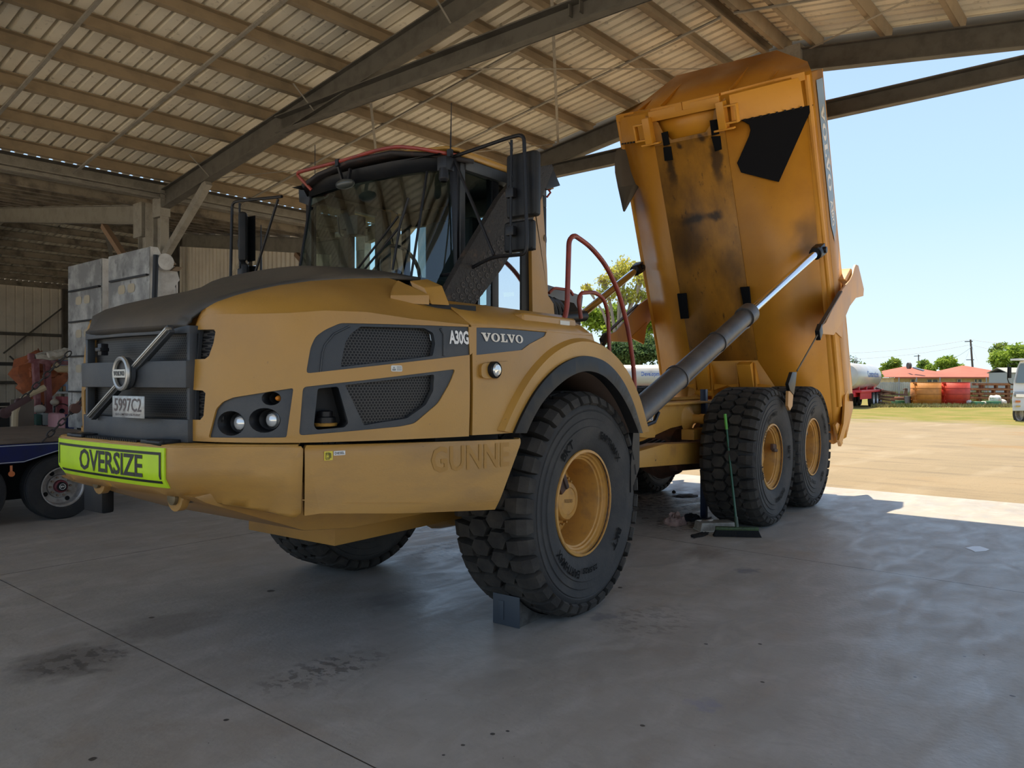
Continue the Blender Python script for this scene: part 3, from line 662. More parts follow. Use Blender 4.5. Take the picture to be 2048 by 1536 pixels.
# deck behind the shoulder, stepping up to the cab and the rear of the fender
YC = -.80
b = MB(); so = [hs.at(seam_q+.03+(rearq-.06-seam_q)*i/8, s_top) for i in range(9)]
r2 = [p+V3(0, .10, .075) for p in so]; r3 = [V3(p.x, -1.18, 2.135) for p in so]; r4 = [V3(p.x, YC, 2.175) for p in so]; r5 = [V3(p.x, YC+.3, 2.18) for p in so]
b.grid([so, r2, r3, r4, r5]); dk = b.build('fender_deck', YEL, T, solid=.01, weld=True); b.mirrored().build('fender_deck', YEL, T, solid=.01, weld=True)
b = MB(); P = [oy(1130, 640, -1.2), oy(1172, 643, -1.2), oy(1176, 657, -1.2), oy(1140, 664, -1.2)]
xr_ = rearq and hs.at(rearq, 1.8).x
b.box((xr_-.75, -1.36, 1.95), (xr_-.10, -.9, 2.10)); b.build('rear_deck_box', YEL, T, bevel=.03, segs=3)
b = MB(); b.box((xr_-.32, -1.364, 2.03), (xr_-.2, -1.361, 2.075)); b.build('deck_sticker', mat('sticker_grey', (.62, .62, .58), .5), T)
b = MB(); f0 = oy(1268, 846, -1.42); f1 = oy(1279, 846, -1.42); f2 = oy(1279, 935, -1.42); f3 = oy(1262, 985, -1.42)
b.plate([f0, f1, f2, f3, oy(1262, 930, -1.42)], (0, .6, 0)); b.build('mud_flap', BLK, T, label='black mud flap behind front wheel')
# ================================================================ cab
cabroot = None
ct = [(-.88, 0), (-.865, -.35), (-.82, -.61), (-.735, -.72), (-.64, -.785), (.22, -.80), (.36, -.72), (.36, 0)]      # plan at z 3.10
cbm = [(-1.03, 0), (-1.02, -.35), (-.98, -.60), (-.85, -.73), (-.65, -.80), (.22, -.80), (.42, -.78), (.42, 0)]       # plan at z 2.30
def cp_(i, z):
    t = (z-2.30)/.80; a = cbm[i]; c = ct[i]; return Vector((a[0]+(c[0]-a[0])*t, a[1]+(c[1]-a[1])*t, z))
ZB, ZT = 2.16, 3.11
def pane(i0, i1, z0, z1, name, m, mirror_, par=T, inset=.0, **k):
    b = MB(); rows = [[cp_(i, z)+V3(0, inset, 0) for i in range(i0, i1+1)] for z in (z0, (z0+z1)/2, z1)]; b.grid(rows)
    if mirror_ == 'both': b.mirror()
    if mirror_ == 'm': b = b.mirrored()
    return b.build(name, m, par, weld=True, **k)
ws = pane(0, 2, ZB, ZT, 'windscreen', GLS, 'both', label='greenish tinted windscreen')
pane(2, 4, ZB, ZT, 'corner_window', GLS, 'n'); pane(2, 4, ZB, ZT, 'corner_window', GLS, 'm')
b = MB(); b.tube([cp_(2, ZB)+V3(-.004, -.004, 0), cp_(2, ZT)+V3(-.004, -.004, 0)], .009, 6); b.build('windscreen_seal', BLKM, T); b.mirrored().build('windscreen_seal', BLKM, T)
def post(px0, px1, y, w, name, m, z0=2.17, z1=3.16, sgn=1):
    a = oy(px0, 600, y).x; c = oy(px1, 600, y).x; b = MB(); b.box((a, y, z0), (c, y+w, z1))
    if sgn < 0: b = b.mirrored()
    return b.build(name, m, T, bevel=.008)
for sgn in (1, -1):
    post(914, 920, -.80, .07, 'cab_pillar', BLKM, sgn=sgn); post(921, 931, -.81, .05, 'door_frame', DGR, sgn=sgn)
    post(985, 998, -.80, .06, 'cab_pillar', BLKM, sgn=sgn); post(1043, 1059, -.80, .10, 'cab_pillar', BLK, sgn=sgn)
    x0 = oy(931, 600, -.8).x; x1 = oy(985, 600, -.8).x; x2 = oy(998, 600, -.8).x; x3 = oy(1043, 600, -.8).x
    b = MB(); b.quad((x0, -.79, 2.17), (x1, -.79, 2.17), (x1, -.79, 3.12), (x0, -.79, 3.12)); (b if sgn > 0 else b.mirrored()).build('door_window', GLSD, T)
    b = MB(); b.quad((x2, -.79, 2.17), (x3, -.79, 2.17), (x3, -.79, 3.12), (x2, -.79, 3.12)); (b if sgn > 0 else b.mirrored()).build('side_window', GLSD, T)
    if sgn > 0:
        b = MB(); b.quad((x2, -.77, 2.35), (x3, -.77, 2.35), (x3, -.77, 3.12), (x2, -.77, 3.12)); b.build('window_guard', HEXW, T)
        b = MB(); b.quad(*[oy(x, y, -.785) for x, y in ((1006, 585), (1027, 584), (1029, 592), (1008, 594))]); b.build('seat_sticker', mat('lime_decal', (.75, .75, .02), .5), T)
    b = MB(); a = oy(1059, 600, -.8).x; c = oy(1098, 600, -.8).x; tp0 = a+.02; tp1 = a+.13
    b.plate([(a, -.83, 2.17), (c+.04, -.83, 2.17), (c+.02, -.83, 2.28), (c-.06, -.83, 2.34), (c-.07, -.83, 2.55), (tp1, -.83, 3.15), (tp0-.06, -.83, 3.22), (a-.03, -.83, 3.22)], (0, .10, 0)); (b if sgn > 0 else b.mirrored()).build('rear_pillar', YEL, T, bevel=.02, segs=3)
    b = MB(); b.beam((-.66, -.79, 3.17), (.30, -.81, 3.17), .07, .12); (b if sgn > 0 else b.mirrored()).build('roof_rail', DGR, T, bevel=.02)
    b = MB(); b.box((-.70, -.83, 2.10), (.35, -.74, 2.18)); (b if sgn > 0 else b.mirrored()).build('door_sill', YEL, T, bevel=.01)
# rear wall with its window, floor
b = MB(); b.box((.34, -.78, 2.1), (.42, .78, 2.30)); b.box((.34, -.78, 3.05), (.40, .78, 3.2)); b.box((.34, .72, 2.3), (.40, .78, 3.05)); b.box((.34, -.78, 2.3), (.4, -.30, 3.05)); b.box((-.9, -.72, 2.08), (.4, .72, 2.14)); b.build('cab_back_wall', BLK, T, bevel=.005)
b = MB(); b.quad((.37, -.7, 2.28), (.37, .6, 2.28), (.37, .6, 3.06), (.37, -.7, 3.06)); b.build('rear_window', GLSD, T)
# header over the windscreen, visor, roof
b = MB(); hp_ = [cp_(i, 3.10) for i in range(0, 5)]
b.grid([[p+V3(-.005, -.0, 0) for p in hp_], [p+V3(-.03, -.0, .09) for p in hp_], [p+V3(.1, .05, .10) for p in hp_]]); b.mirror(); b.build('windscreen_header', BLK, T, weld=True, solid=.02)
vis = [[Vector((x, y, z)) for x, y, z in row] for row in [
    [(-.78, -.86, 3.15), (-.86, -.66, 3.20), (-.96, -.40, 3.235), (-.985, 0, 3.235), (-.97, .36, 3.20), (-.92, .60, 3.16), (-.80, .70, 3.13)],
    [(-.62, -.86, 3.17), (-.66, -.66, 3.25), (-.66, -.40, 3.27), (-.66, 0, 3.28), (-.66, .36, 3.27), (-.66, .60, 3.22), (-.62, .78, 3.16)]]]
b = MB(); b.grid(vis); b.build('sun_visor', mat('visor_underside', (.02, .014, .012), .7, n2=(.08, .03, .02), nscale=12, nlo=.6, nhi=.7), T, solid=.03)
b = MB(); rr = []
for x in (-.72, -.6, -.3, .1, .40):
    e = 0
    rr.append([Vector((x, y, z-e*.4)) for y, z in ((-.84, 3.19), (-.82, 3.235), (-.70, 3.275), (-.3, 3.315), (0, 3.32), (.3, 3.315), (.70, 3.275), (.82, 3.235), (.84, 3.19))])
b.grid(rr); b.add([p for p in rr[-1]], [tuple(range(9))]); b.build('cab_roof', YEL, T, weld=True, solid=.02, label='yellow cab roof')
b = MB(); b.quad((-.88, -.78, 3.185), (.38, -.78, 3.185), (.38, .78, 3.185), (-.88, .78, 3.185)); b.build('headlining', BLK, T)
# wiper, roof lamps
def tubeobj(name, pts, r, m, par=T, n=8, rad=0.0, **k):
    b = MB(); b.tube(arc(pts, rad) if rad else pts, r, n); return b.build(name, m, par, **k)
wp = tubeobj('wiper_arm', [ox(708, 547, -1.03), ox(762, 478, -1.0), ox(796, 433, -.985)], .008, BLKM)
tubeobj('wiper_arm', [ox(722, 547, -1.04), ox(770, 490, -1.01), ox(800, 452, -.99)], .008, BLKM)
tubeobj('wiper_blade', [ox(817, 396, -.975), ox(800, 450, -.99), ox(785, 540, -1.03)], .009, BLKM)
b = MB(); c = ox(690, 368, -1.0); b.sphere(c, .085, 14, 8, (.5, 1.1, .42)); lw = b.build('roof_work_lamp', mat('lamp_shell', (.06, .065, .06), .3), T)
b = MB(); b.beam(c+V3(.03, 0, .02), c+V3(.05, 0, .12), .02, .02); b.build('lamp_bracket', BLKM, lw)
b = MB(); c2 = ox(887, 333, -.86); b.box(c2+V3(-.03, -.05, -.03), c2+V3(.05, .03, .06)); b.lathe([(.03, 0), (.035, .07), (.022, .09)], c2+V3(-.02, -.02, -.02), (0, 0, -1), 12); b.build('mirror_bracket', BLKM, T, bevel=.004)
c3 = ox(597, 392, -.80); b = MB(); b.plate([ox(597, 379, -.8), ox(640, 383, -.8), ox(660, 388, -.75), ox(655, 395, -.75), ox(620, 412, -.8), ox(598, 404, -.8)], (.05, 0, 0)); b.build('mirror_bracket', BLKM, T, bevel=.004)
# aerials
tubeobj('aerial', [ox(901, 305, -.84), ox(903, 205, -.84)], [.006, .0025], BLKM, n=5); tubeobj('aerial', [oy(630, 352, .6), oy(630, 290, .6)], .003, BLKM, n=5)
b = MB(); c = ox(900, 305, -.84); b.box(c+V3(-.015, -.015, -.03), c+V3(.015, .015, .02)); b.build('aerial_base', BLKM, T)
tubeobj('aerial', [oy(522, 545, 1.25), oy(522, 450, 1.25)], [.01, .004], BLKM, n=6)
# red roof rail
tubeobj('roof_handrail', [ox(623, 380, -.9), ox(591, 346, -.98), ox(679, 323, -.98), ox(760, 299, -.98), ox(795, 293, -.97), ox(838, 297, -.92), oy(893, 307, -.80), oy(932, 314, -.80), oy(1008, 343, -.80), oy(1100, 378, -.80)], .013, RED, n=8, rad=.05, label='red tubular handrail around the cab roof')
b = MB(); c = ox(677, 333, -.98); b.box(c+V3(-.02, -.016, -.0), c+V3(.02, .016, .05)); b.beam(c, c+V3(.04, .0, -.10), .016, .02); b.build('rail_clamp', BLKM, T)
b = MB(); a = oy(962, 328, -.80); b.beam(a, a+V3(-.06, 0, -.05), .03, .02); b.build('rail_foot', RED, T)
# mirrors
def mirror_set(P, far):
    g = lambda px, py, x=-.80: P(ox(px, py, x))
    fr = tubeobj('mirror_frame', [P(ox(898, 316, -.80)), g(905, 314), g(1022, 274), g(1048, 268), g(1054, 480), g(1052, 508), g(985, 514), g(925, 545), g(882, 551)], .0125, BLKM, rad=.06)
    tubeobj('mirror_strut', [g(908, 318), g(988, 510)], .011, BLKM)
    tubeobj('mirror_pole', [g(1023, 280), g(1021, 508)], .009, BLKM)
    cab = tubeobj('mirror_cable', [g(1018, 284), g(1025, 300), g(1019, 330), g(1027, 360), g(1015, 375), g(1022, 380)], .004, BLKM, n=5)
    for nm, box4, th in (('main_mirror', ((1010, 305), (1070, 305), (1070, 430), (1010, 434)), .07), ('wide_mirror', ((1004, 441), (1062, 441), (1062, 500), (1004, 503)), .06)):
        q = [P(ox(x, y, -.77)) for x, y in box4]; b = MB()
        cx = sum((v for v in q), V3(0, 0, 0))/4; w = (q[1]-q[0]).length/2; h = abs(q[0].z-q[3].z)/2
        yd = V3(0, 1, 0) if not far else V3(.62, .78, 0)
        b.obox(cx+V3(.04, 0, 0), V3(th/2, 0, 0) if not far else V3(-.78, .62, 0)*th/2, yd*w, V3(0, 0, h)); mo = b.build(nm, BLK, T, bevel=.03, segs=3)
        b = MB(); b.quad(*[cx+V3(.04+th/2+.002, s1*w*.88, s2*h*.92) for s1, s2 in ((-1, -1), (1, -1), (1, 1), (-1, 1))]); b.build('mirror_glass', mat('mirror_surface', (.8, .8, .8), .05, metal=1), mo)
        b = MB(); b.obox(P(ox(1022, (box4[0][1]*.35+box4[2][1]*.65) if nm == 'main_mirror' else 462, -.79)), (.02, 0, 0), (0, .03, 0), (0, 0, .03)); b.build('mirror_clamp', BLKM, mo, bevel=.005)
mirror_set(lambda p: p, False)
# the far side: the same frame, seen between the columns
mx = lambda p: Vector((p.x-.12, -p.y*1.07+.0, p.z-.05))
mirror_set(mx, True)
# slanted non-slip tread board in front of the door
TRD = mat('tread_board', (.018, .015, .013), .7, n2=(.10, .058, .035), nscale=7, nlo=.58, nhi=.75, bump=.6, bscale=45)
pk = [oy(873, 613, -1.0), oy(943, 618, -1.0), oy(1003, 540, -1.0), oy(1066, 440, -1.0), oy(1108, 336, -1.0), oy(1104, 328, -1.0), oy(1070, 335, -1.0), oy(1040, 345, -1.0), oy(1000, 395, -1.0), oy(925, 520, -1.0)]
b = MB(); b.plate(pk, (0, .05, 0)); tb = b.build('tread_board', TRD, T, bevel=.006, label='slanted black non-slip tread board, dusty')
b = MB(); ax = (pk[4]-pk[0]).normalized(); ay = V3(0, 0, 1)-ax*ax.z; ay.normalize()
for i in range(24):
    for j in range(8):
        p = pk[0]+ax*(-.2+i*.062)+(ax.cross(V3(0, -1, 0)).normalized())*(.045+j*.05)
        if not all(inside((p.x+dx, p.z+dz), [[(q.x, q.z) for q in pk]]) for dx, dz in ((.025, 0), (-.025, 0), (0, .025), (0, -.025))): continue
        b.add([p+V3(0, -.004, 0)+V3(.018*math.cos(a), 0, .018*math.sin(a)) for a in [k*PI/4+.4 for k in range(8)]]+[p+V3(0, -.004, 0)+V3(.011*math.cos(a), 0, .011*math.sin(a)) for a in [k*PI/4+.4 for k in range(8)]], [(k, (k+1) % 8, 8+(k+1) % 8, 8+k) for k in range(7)])
b.build('tread_studs', mat('tread_stud', (.05, .038, .03), .6), tb)
b = MB(); q = [oy(1100, 335, -.9), oy(1122, 372, -.9), oy(1095, 378, -.9)]; b.plate([oy(1106, 336, -.95), oy(1121, 371, -.95), oy(1094, 379, -.95), oy(1086, 372, -.95)], (0, .18, 0)); b.build('roof_work_lamp', BLK, T, bevel=.005)
tubeobj('lamp_hook', [oy(1096, 378, -.9), oy(1101, 385, -.9), oy(1094, 394, -.9)], .008, RED)
# rear of the cab: camera, cables, ducts, guard plate
b = MB(); c = oy(1086, 478, -.8); b.lathe([(.001, -.02), (.045, -.02), (.045, .02), (.001, .02)], c, (.4, -1, 0), 16); b.box(c+V3(-.03, -.01, .03), c+V3(.02, .02, .06)); b.build('reversing_horn', BLKM, T)
tubeobj('cable', [oy(1078, 430, -.8), oy(1088, 440, -.8), oy(1088, 470, -.8)], .005, BLKM, n=5)
for k in range(3):
    a = oy(1100+k*9, 604+k*2, -.7+.1*k); tubeobj('air_duct', [a+V3(-.1, 0, .02), a, a+V3(.05, 0, -.05), oy(1109+k*9, 645, -.7+.1*k)], .035, BLK, n=10, rad=.05)
b = MB(); b.plate([oy(1090, 568, -.5), oy(1166, 592, -.5), oy(1162, 628, -.5), oy(1148, 606, -.5), oy(1096, 594, -.5)], (0, .6, 0)); b.build('engine_guard', mat('guard_grey', (.12, .12, .12), .5), T)
b = MB(); b.cyl(oy(1118, 636, -.6), oy(1168, 632, -.6), .05, 14); b.build('exhaust_box', BLK, T)
tubeobj('red_handrail', [oy(1098, 586, -.6), oy(1108, 576, -.6), oy(1140, 580, -.6), oy(1146, 590, -.6)], .013, RED, rad=.04)
# tall arched entry rails
tubeobj('entry_handrail', [oy(1124, 653, -1.22), oy(1134, 620, -1.22), oy(1138, 480, -1.22), oy(1148, 470, -1.22), oy(1180, 492, -1.22), oy(1212, 530, -1.22), oy(1238, 585, -1.22), oy(1257, 660, -1.22), oy(1268, 740, -1.22), oy(1270, 800, -1.22)], .019, RED, n=10, rad=.12, label='tall arched red entry handrail')
tubeobj('entry_handrail', [oy(1162, 637, -.95), oy(1157, 600, -.95), oy(1162, 586, -.95), oy(1190, 584, -.95), oy(1208, 598, -.95), oy(1216, 625, -.95), oy(1219, 705, -.95)], .017, RED, n=10, rad=.12, label='small arched red handrail behind the cab')
# inside the cab
b = MB(); b.box((-.25, -.28, 2.14), (.2, .28, 2.38)); b.box((.08, -.26, 2.38), (.24, .26, 3.0)); b.build('driver_seat', mat('seat_fabric', (.02, .022, .026), .9), T, bevel=.05, segs=3)
b = MB(); b.grid([[V3(-1.0+.02*abs(y)*4, y, 2.30+.12*math.cos(y*2.2)) for y in [(-.7+1.4*i/10) for i in range(11)]], [V3(-.55, y, 2.34+.1*math.cos(y*2.2)) for y in [(-.7+1.4*i/10) for i in range(11)]], [V3(-.5, y, 2.15) for y in [(-.7+1.4*i/10) for i in range(11)]]]); b.build('dashboard', mat('dash_grey', (.05, .055, .05), .7), T, solid=.02)
b = MB(); b.tube([V3(-.48, 0, 2.5)+V3(-.08*math.sin(a), .21*math.cos(a), .19*math.sin(a)) for a in [2*PI*i/20 for i in range(20)]], .015, 6, closed=True); b.cyl((-.48, 0, 2.5), (-.62, 0, 2.3), .03); b.build('steering_wheel', BLKM, T)
b = MB(); c = ox(712, 452, -.85); b.obox(c, (.05, .01, 0), (-.01, .05, 0), (0, 0, .07)); b.obox(c+V3(.02, .12, .05), (.03, 0, 0), (0, .05, 0), (0, 0, .06)); b.build('cab_monitor', BLK, T, bevel=.006)
tubeobj('monitor_cable', [c+V3(0, .2, .1), c+V3(0, .18, -.06), c+V3(0, .08, -.08), c+V3(0, .04, -.04)], .005, BLKM, rad=.06, n=5)
# ================================================================ wheels
def wheel_meshes():
    RR = .80; out = {}
    b = MB(); hw = .295
    prof = [(.372, -.25), (.40, -.275), (.47, -.300), (.545, -.312), (.55, -.304), (.60, -.308), (.605, -.300), (.655, -.306), (.66, -.298), (.67, -.304), (.70, -.292), (.72, -.27), (.735, -.2), (.738, 0)]
    prof = prof+[(r, -h) for r, h in prof[-2::-1]]
    b.lathe(prof, (0, 0, 0), (0, 1, 0), 72)
    body = b
    NP = 36; lug = MB()
    def P(a, y, r): return Vector((r*math.sin(a), y, r*math.cos(a)))
    pit = 2*PI/NP
    def block(pts, r0, r1, tp=.93):
        cy = sum(p[1] for p in pts)/len(pts); ca = sum(p[0] for p in pts)/len(pts); n = len(pts)
        lo = [P(a, y, r0) for a, y in pts]; hi = [P(ca+(a-ca)*tp, cy+(y-cy)*tp, r1) for a, y in pts]
        lug.add(lo+hi, [tuple(range(n, 2*n))]+[(i, (i+1) % n, n+(i+1) % n, n+i) for i in range(n)])
    for k in range(NP):
        a = k*pit
        for s in (-1, 1):
            # shoulder block wrapping over the edge
            a_ = a+(pit/2 if s > 0 else 0); w = pit*.375
            st = [(.150, RR-.001, .72), (.24, RR-.003, .95), (.298, RR-.035, 1.0), (.318, RR-.085, .86)]
            rows_o = []; 
            for y, r, kk in st: rows_o.append((P(a_-w*kk, s*y, r), P(a_+w*kk, s*y, r)))
            base_ = [(P(a_-w*.72*1.08, s*.145, .73), P(a_+w*.72*1.08, s*.145, .73)), (P(a_-w*1.05, s*.24, .73), P(a_+w*1.05, s*.24, .73)), (P(a_-w*1.05, s*.27, .71), P(a_+w*1.05, s*.27, .71)), (P(a_-w*.9, s*.296, .70), P(a_+w*.9, s*.296, .70))]
            vs = [p for pr in rows_o for p in pr]+[p for pr in base_ for p in pr]
            fs = [(0, 1, 3, 2), (2, 3, 5, 4), (4, 5, 7, 6), (0, 2, 10, 8), (2, 4, 12, 10), (4, 6, 14, 12), (1, 9, 11, 3), (3, 11, 13, 5), (5, 13, 15, 7), (0, 8, 9, 1), (6, 7, 15, 14)]
            lug.add(vs, fs)
        # two staggered rows of six-sided centre blocks
        for s, da in ((-1, pit*.25), (1, pit*.75)):
            c = a+da; w = pit*.44; yc = s*.074
            block([(c-w*.98, yc-.045), (c-w*.98, yc+.045), (c-w*.1, yc+.082), (c+w*.98, yc+.045), (c+w*.98, yc-.045), (c+w*.1, yc-.082)], .72, RR)
    lugm = lug
    # sidewall lettering, raised
    lets = []
    def ring(txt, r0, h, a0, bold=.03, wid=None, g=None):
        g = g or glyphs(txt, bold, 1.0); wid = wid or h*.8*len(txt); ang = wid/r0
        let = MB(); lets.append(let)
        for s in (-1,):
            fn = lambda x, y: Vector((((r0-h/2)+y*h)*math.sin(-s*(a0+(x-.5)*ang)), s*(.3125+.0035), ((r0-h/2)+y*h)*math.cos(-s*(a0+(x-.5)*ang))))
            letters(let, g, fn, 0, 1, 0, 1)
    ring('EARTHMAX', .50, .055, .55); ring('BKT', .50, .06, 2.15, wid=.17); ring('EARTHMAX', .50, .055, PI+.55); ring('BKT', .50, .06, -.75, wid=.17); ring('23.5R25', .47, .04, 3.05, wid=.2)
    return body, lugm, lets
body_, lug_, let_ = wheel_meshes()
def rim_mb():
    b = MB(); b.lathe([(.36, .0), (.378, .002), (.382, .012), (.372, .03), (.345, .035), (.338, .05), (.325, .055), (.322, .07), (.31, .075), (.302, .10), (.292, .22), (.288, .30), (.20, .31), (.20, .5)], (0, -.275, 0), (0, 1, 0), 48); return b
def hub_mb():
    b = MB(); b.lathe([(.25, .29), (.215, .26), (.21, .235), (.150, .225), (.142, .16), (.130, .145), (.10, .14), (.096, .146), (.001, .146)], (0, -.275, 0), (0, 1, 0), 40); return b
def bolts_mb():
    b = MB()
    for k in range(26):
        a = 2*PI*k/26; b.tube([(.180*math.sin(a), -.275+.235, .180*math.cos(a)), (.180*math.sin(a), -.275+.20, .180*math.cos(a))], .0095, 6)
    return b
wheel_objs = []
def make_wheel(x, y, z, rot, flip, label, first=None):
    if first is None:
        t = body_.build('wheel', RUB, T, label=label); 
        lg = lug_.build('tread_blocks', RUBW, t, ang=25); [l_.build('tyre_lettering', mat('raised_rubber_letters', (.005, .005, .005), .8, spec=.15), t) for l_ in let_]
        rm = rim_mb().build('rim', RIMY, t, weld=True); hb = hub_mb().build('hub', RIMY, t, weld=True); bl = bolts_mb().build('hub_bolts', mat('bolt_heads', (.42, .22, .05), .5), t)
        b = MB(); letters(b, volvo(), planefn((-.055, -.132, -.013), (.11, 0, 0), (0, 0, .026)), 0, 1, 0, 1); lt = b.build('hub_letters', mat('hub_letter_shade', (.25, .13, .03), .6), t)
        b = MB(); b.obox((-.235, -.20, .13), (.03, .0, .022), (0, .02, 0), (-.04, 0, .055)); b.obox((-.205, -.215, .15), (.016, 0, .01), (0, .02, 0), (-.035, 0, .05)); vg = b.build('valve_guard', RUST, t, bevel=.012, segs=2)
    else:
        t = first.copy(); COL.objects.link(t); t['label'] = label
        for ch in [c for c in bpy.data.objects if c.parent == first]:
            c = ch.copy(); COL.objects.link(c); c.parent = t
    t.location = (x, y, z); t.rotation_euler = (0, rot, PI if flip else 0); return t
w0 = make_wheel(0, -1.108, .79, .1, False, 'front left wheel resting against the chock')
make_wheel(0, 1.108, .79, .5, True, 'front right wheel, seen under the hood', w0)
make_wheel(4.175, -1.108, .79, 2.3, False, 'middle left wheel behind the broom', w0)
make_wheel(5.845, -1.108, .79, .4, False, 'rearmost left wheel', w0)
make_wheel(4.175, 1.108, .79, 1.4, True, 'middle right wheel', w0)
make_wheel(5.845, 1.108, .79, .8, True, 'rearmost right wheel', w0)
# ================================================================ rear frame
FR = mat('frame_yellow_paint', (.52, .27, .05), .5, n2=(.30, .15, .05), nscale=3, nlo=.5, nhi=.8, bump=.05, n3=(.09, .05, .03), n3scale=22, n3lo=.66, n3hi=.72)
b = MB()
for y in (-.52, .40):
    b.plate([(1.9, y, .98), (2.6, y, 1.03), (3.3, y, 1.13), (3.9, y, 1.16), (6.6, y, 1.16), (6.9, y, 1.3), (6.7, y, 1.55), (6.2, y, 1.43), (1.9, y, 1.40)], (0, .12, 0))
    b.box((1.9, y-.06, 1.39), (6.3, y+.16, 1.42))
for x in (2.2, 3.6, 5.0, 6.2): b.cyl((x, -.45, 1.28), (x, .45, 1.28), .09, 14)
chs = b.build('rear_frame', FR, T, bevel=.006, label='yellow rear frame beams')
b = MB(); c = V3(3.75, -.52, 1.22); b.lathe([(.17, 0), (.16, .01), (.10, .04), (.055, .08), (.05, .16), (.06, .16), (.06, .22), (.001, .22)], c, (0, -1, 0), 24); b.build('frame_pivot', FR, T)
b = MB(); c = V3(3.7, -.6, 1.04); b.box((3.62, -.66, .98), (4.1, -.5, 1.10)); b.build('frame_bracket', FR, T, bevel=.01)
# decal plates on the frame
b = MB(); b.quad(*[oy(x, y, -.525) for x, y in ((1294, 819), (1308, 819), (1308, 829), (1294, 829))]); b.quad(*[oy(x, y, -.525) for x, y in ((1296, 830), (1306, 830), (1306, 841), (1296, 841))]); dc = b.build('frame_sticker', WHT, T)
b = MB()
for k in range(3):
    for j in range(2): b.quad(*[oy(x, y, -.527) for x, y in ((1298+j*3, 821+k*2.4), (1300+j*3, 821+k*2.4), (1300+j*3, 822.4+k*2.4), (1298+j*3, 822.4+k*2.4))])
for k in range(4): b.quad(*[oy(x, y, -.527) for x, y in ((1301, 832+k*2.2), (1305, 832+k*2.2), (1305, 833.2+k*2.2), (1301, 833.2+k*2.2))])
b.build('sticker_print', INK, dc)
# lower bogie beam, hitch
b = MB(); lo = [oy(1262, 907, -.62), oy(1330, 888, -.62), oy(1410, 885, -.62), oy(1560, 880, -.62), oy(1560, 925, -.62), oy(1410, 926, -.62), oy(1350, 930, -.62), oy(1262, 937, -.62)]
b.plate(lo, (0, .22, 0)); b.plate([p+V3(0, 1.0, 0) for p in lo], (0, .22, 0)); b.build('bogie_beam', FR, T, bevel=.008, label='lower yellow bogie beam')
b = MB(); b.box((1.0, -.3, .55), (2.3, .3, 1.25)); b.cyl((1.7, 0, .5), (1.7, 0, 1.35), .16, 18); b.box((1.3, -.5, .9), (2.2, .5, 1.1)); b.build('hitch', FR, T, bevel=.02)
b = MB(); b.plate([oy(1262, 840, -.62), oy(1299, 840, -.62), oy(1312, 866, -.62), oy(1310, 875, -.62), oy(1297, 876, -.62), oy(1262, 873, -.62)], (0, .12, 0)); b.build('hitch_guard', FR, T, bevel=.006)
b = MB(); b.cyl((2.2, -.1, .8), (6.3, -.1, .86), .07, 14); b.build('drive_shaft', mat('shaft_dark', (.03, .02, .018), .6), T)
for x in (4.175, 5.845):
    b = MB(); b.cyl((x, -.85, .79), (x, .85, .79), .17, 18); b.lathe([(.05, -.34), (.28, -.22), (.36, 0), (.28, .22), (.05, .34)], (x, 0, .79), (0, 1, 0), 20); b.build('rear_axle', RUST, T)
b = MB(); 
for y in (-.42, .32): b.plate([(3.7, y, .6), (4.6, y, .55), (5.2, y, .72), (5.8, y, .6), (6.2, y, .75), (6.0, y, .95), (5.0, y, 1.15), (4.2, y, 1.0), (3.6, y, .8)], (0, .1, 0))
b.build('walking_beam', RUST, T, bevel=.01)
for k in range(5):
    tubeobj('hydraulic_hose', [V3(2.0+.1*k, -.35+.12*k, 1.0), V3(2.4+.1*k, -.3+.12*k, .85-.02*k), V3(3.0, -.25+.1*k, .82), V3(3.6+.1*k, -.3+.1*k, .95)], .018, BLK, rad=.2, n=6)
# ================================================================ raised body
AT = math.radians(67)
BO = V3(6.25, 0, 1.96); E1 = V3(-math.cos(AT), 0, math.sin(AT)); E2 = V3(math.sin(AT), 0, math.cos(AT))
def D(a, h, y): return BO+E1*a+E2*h+V3(0, y, 0)     # a along the body, h up from its floor (as if lowered), y across
def D2(px, py, k, v):
    if k == 'h': p = on(px, py, BO+E2*v, E2)
    elif k == 'a': p = on(px, py, BO+E1*v, E1)
    else: p = oy(px, py, v)
    return p
ALEN = 3.66
bl_ = lambda px, py, h=0.0: tuple(on(px, py, BO+E2*h, E2))
STN = (.035, .020, .010)
FLOOR = mat('body_floor_stained', (.40, .185, .022), .5, n2=(.20, .095, .018), nscale=1.4, nlo=.42, nhi=.68, stretch=(2.2, 2.2, .7), n3=(.07, .035, .014), n3scale=7, n3lo=.62, n3hi=.75, bump=.1,
    blobs=[(bl_(1388, 437), (.35, .30, .11), (.012, .007, .006), .98), (bl_(1432, 431), (.2, .12, .08), (.014, .008, .006), .9), (bl_(1432, 320), (.3, .09, .38), (.03, .018, .012), .85), (bl_(1340, 330), (.3, .08, .45), (.03, .018, .012), .85),
           (bl_(1375, 480), (.4, .35, .5), (.05, .026, .012), .7), (bl_(1360, 290), (.2, .06, .06), (.03, .015, .01), .9), (bl_(1405, 275), (.2, .07, .10), (.03, .015, .01), .9), (bl_(1460, 540), (.4, .25, .4), (.07, .035, .012), .6)])
SIDE = mat('body_side_paint', (.56, .245, .02), .42, n2=(.42, .17, .018), nscale=1.0, nlo=.45, nhi=.8, n3=(.09, .04, .012), n3scale=34, n3lo=.69, n3hi=.72, rvar=.1, bump=.05,
    blobs=[(tuple(on(1620, 470, BO+E2*.5, E2)), (.5, .25, .35), (.05, .03, .012), .6), (tuple(on(1610, 600, BO+E2*.5, E2)), (.5, .35, .7), (.16, .08, .015), .45)])
HW = 1.42
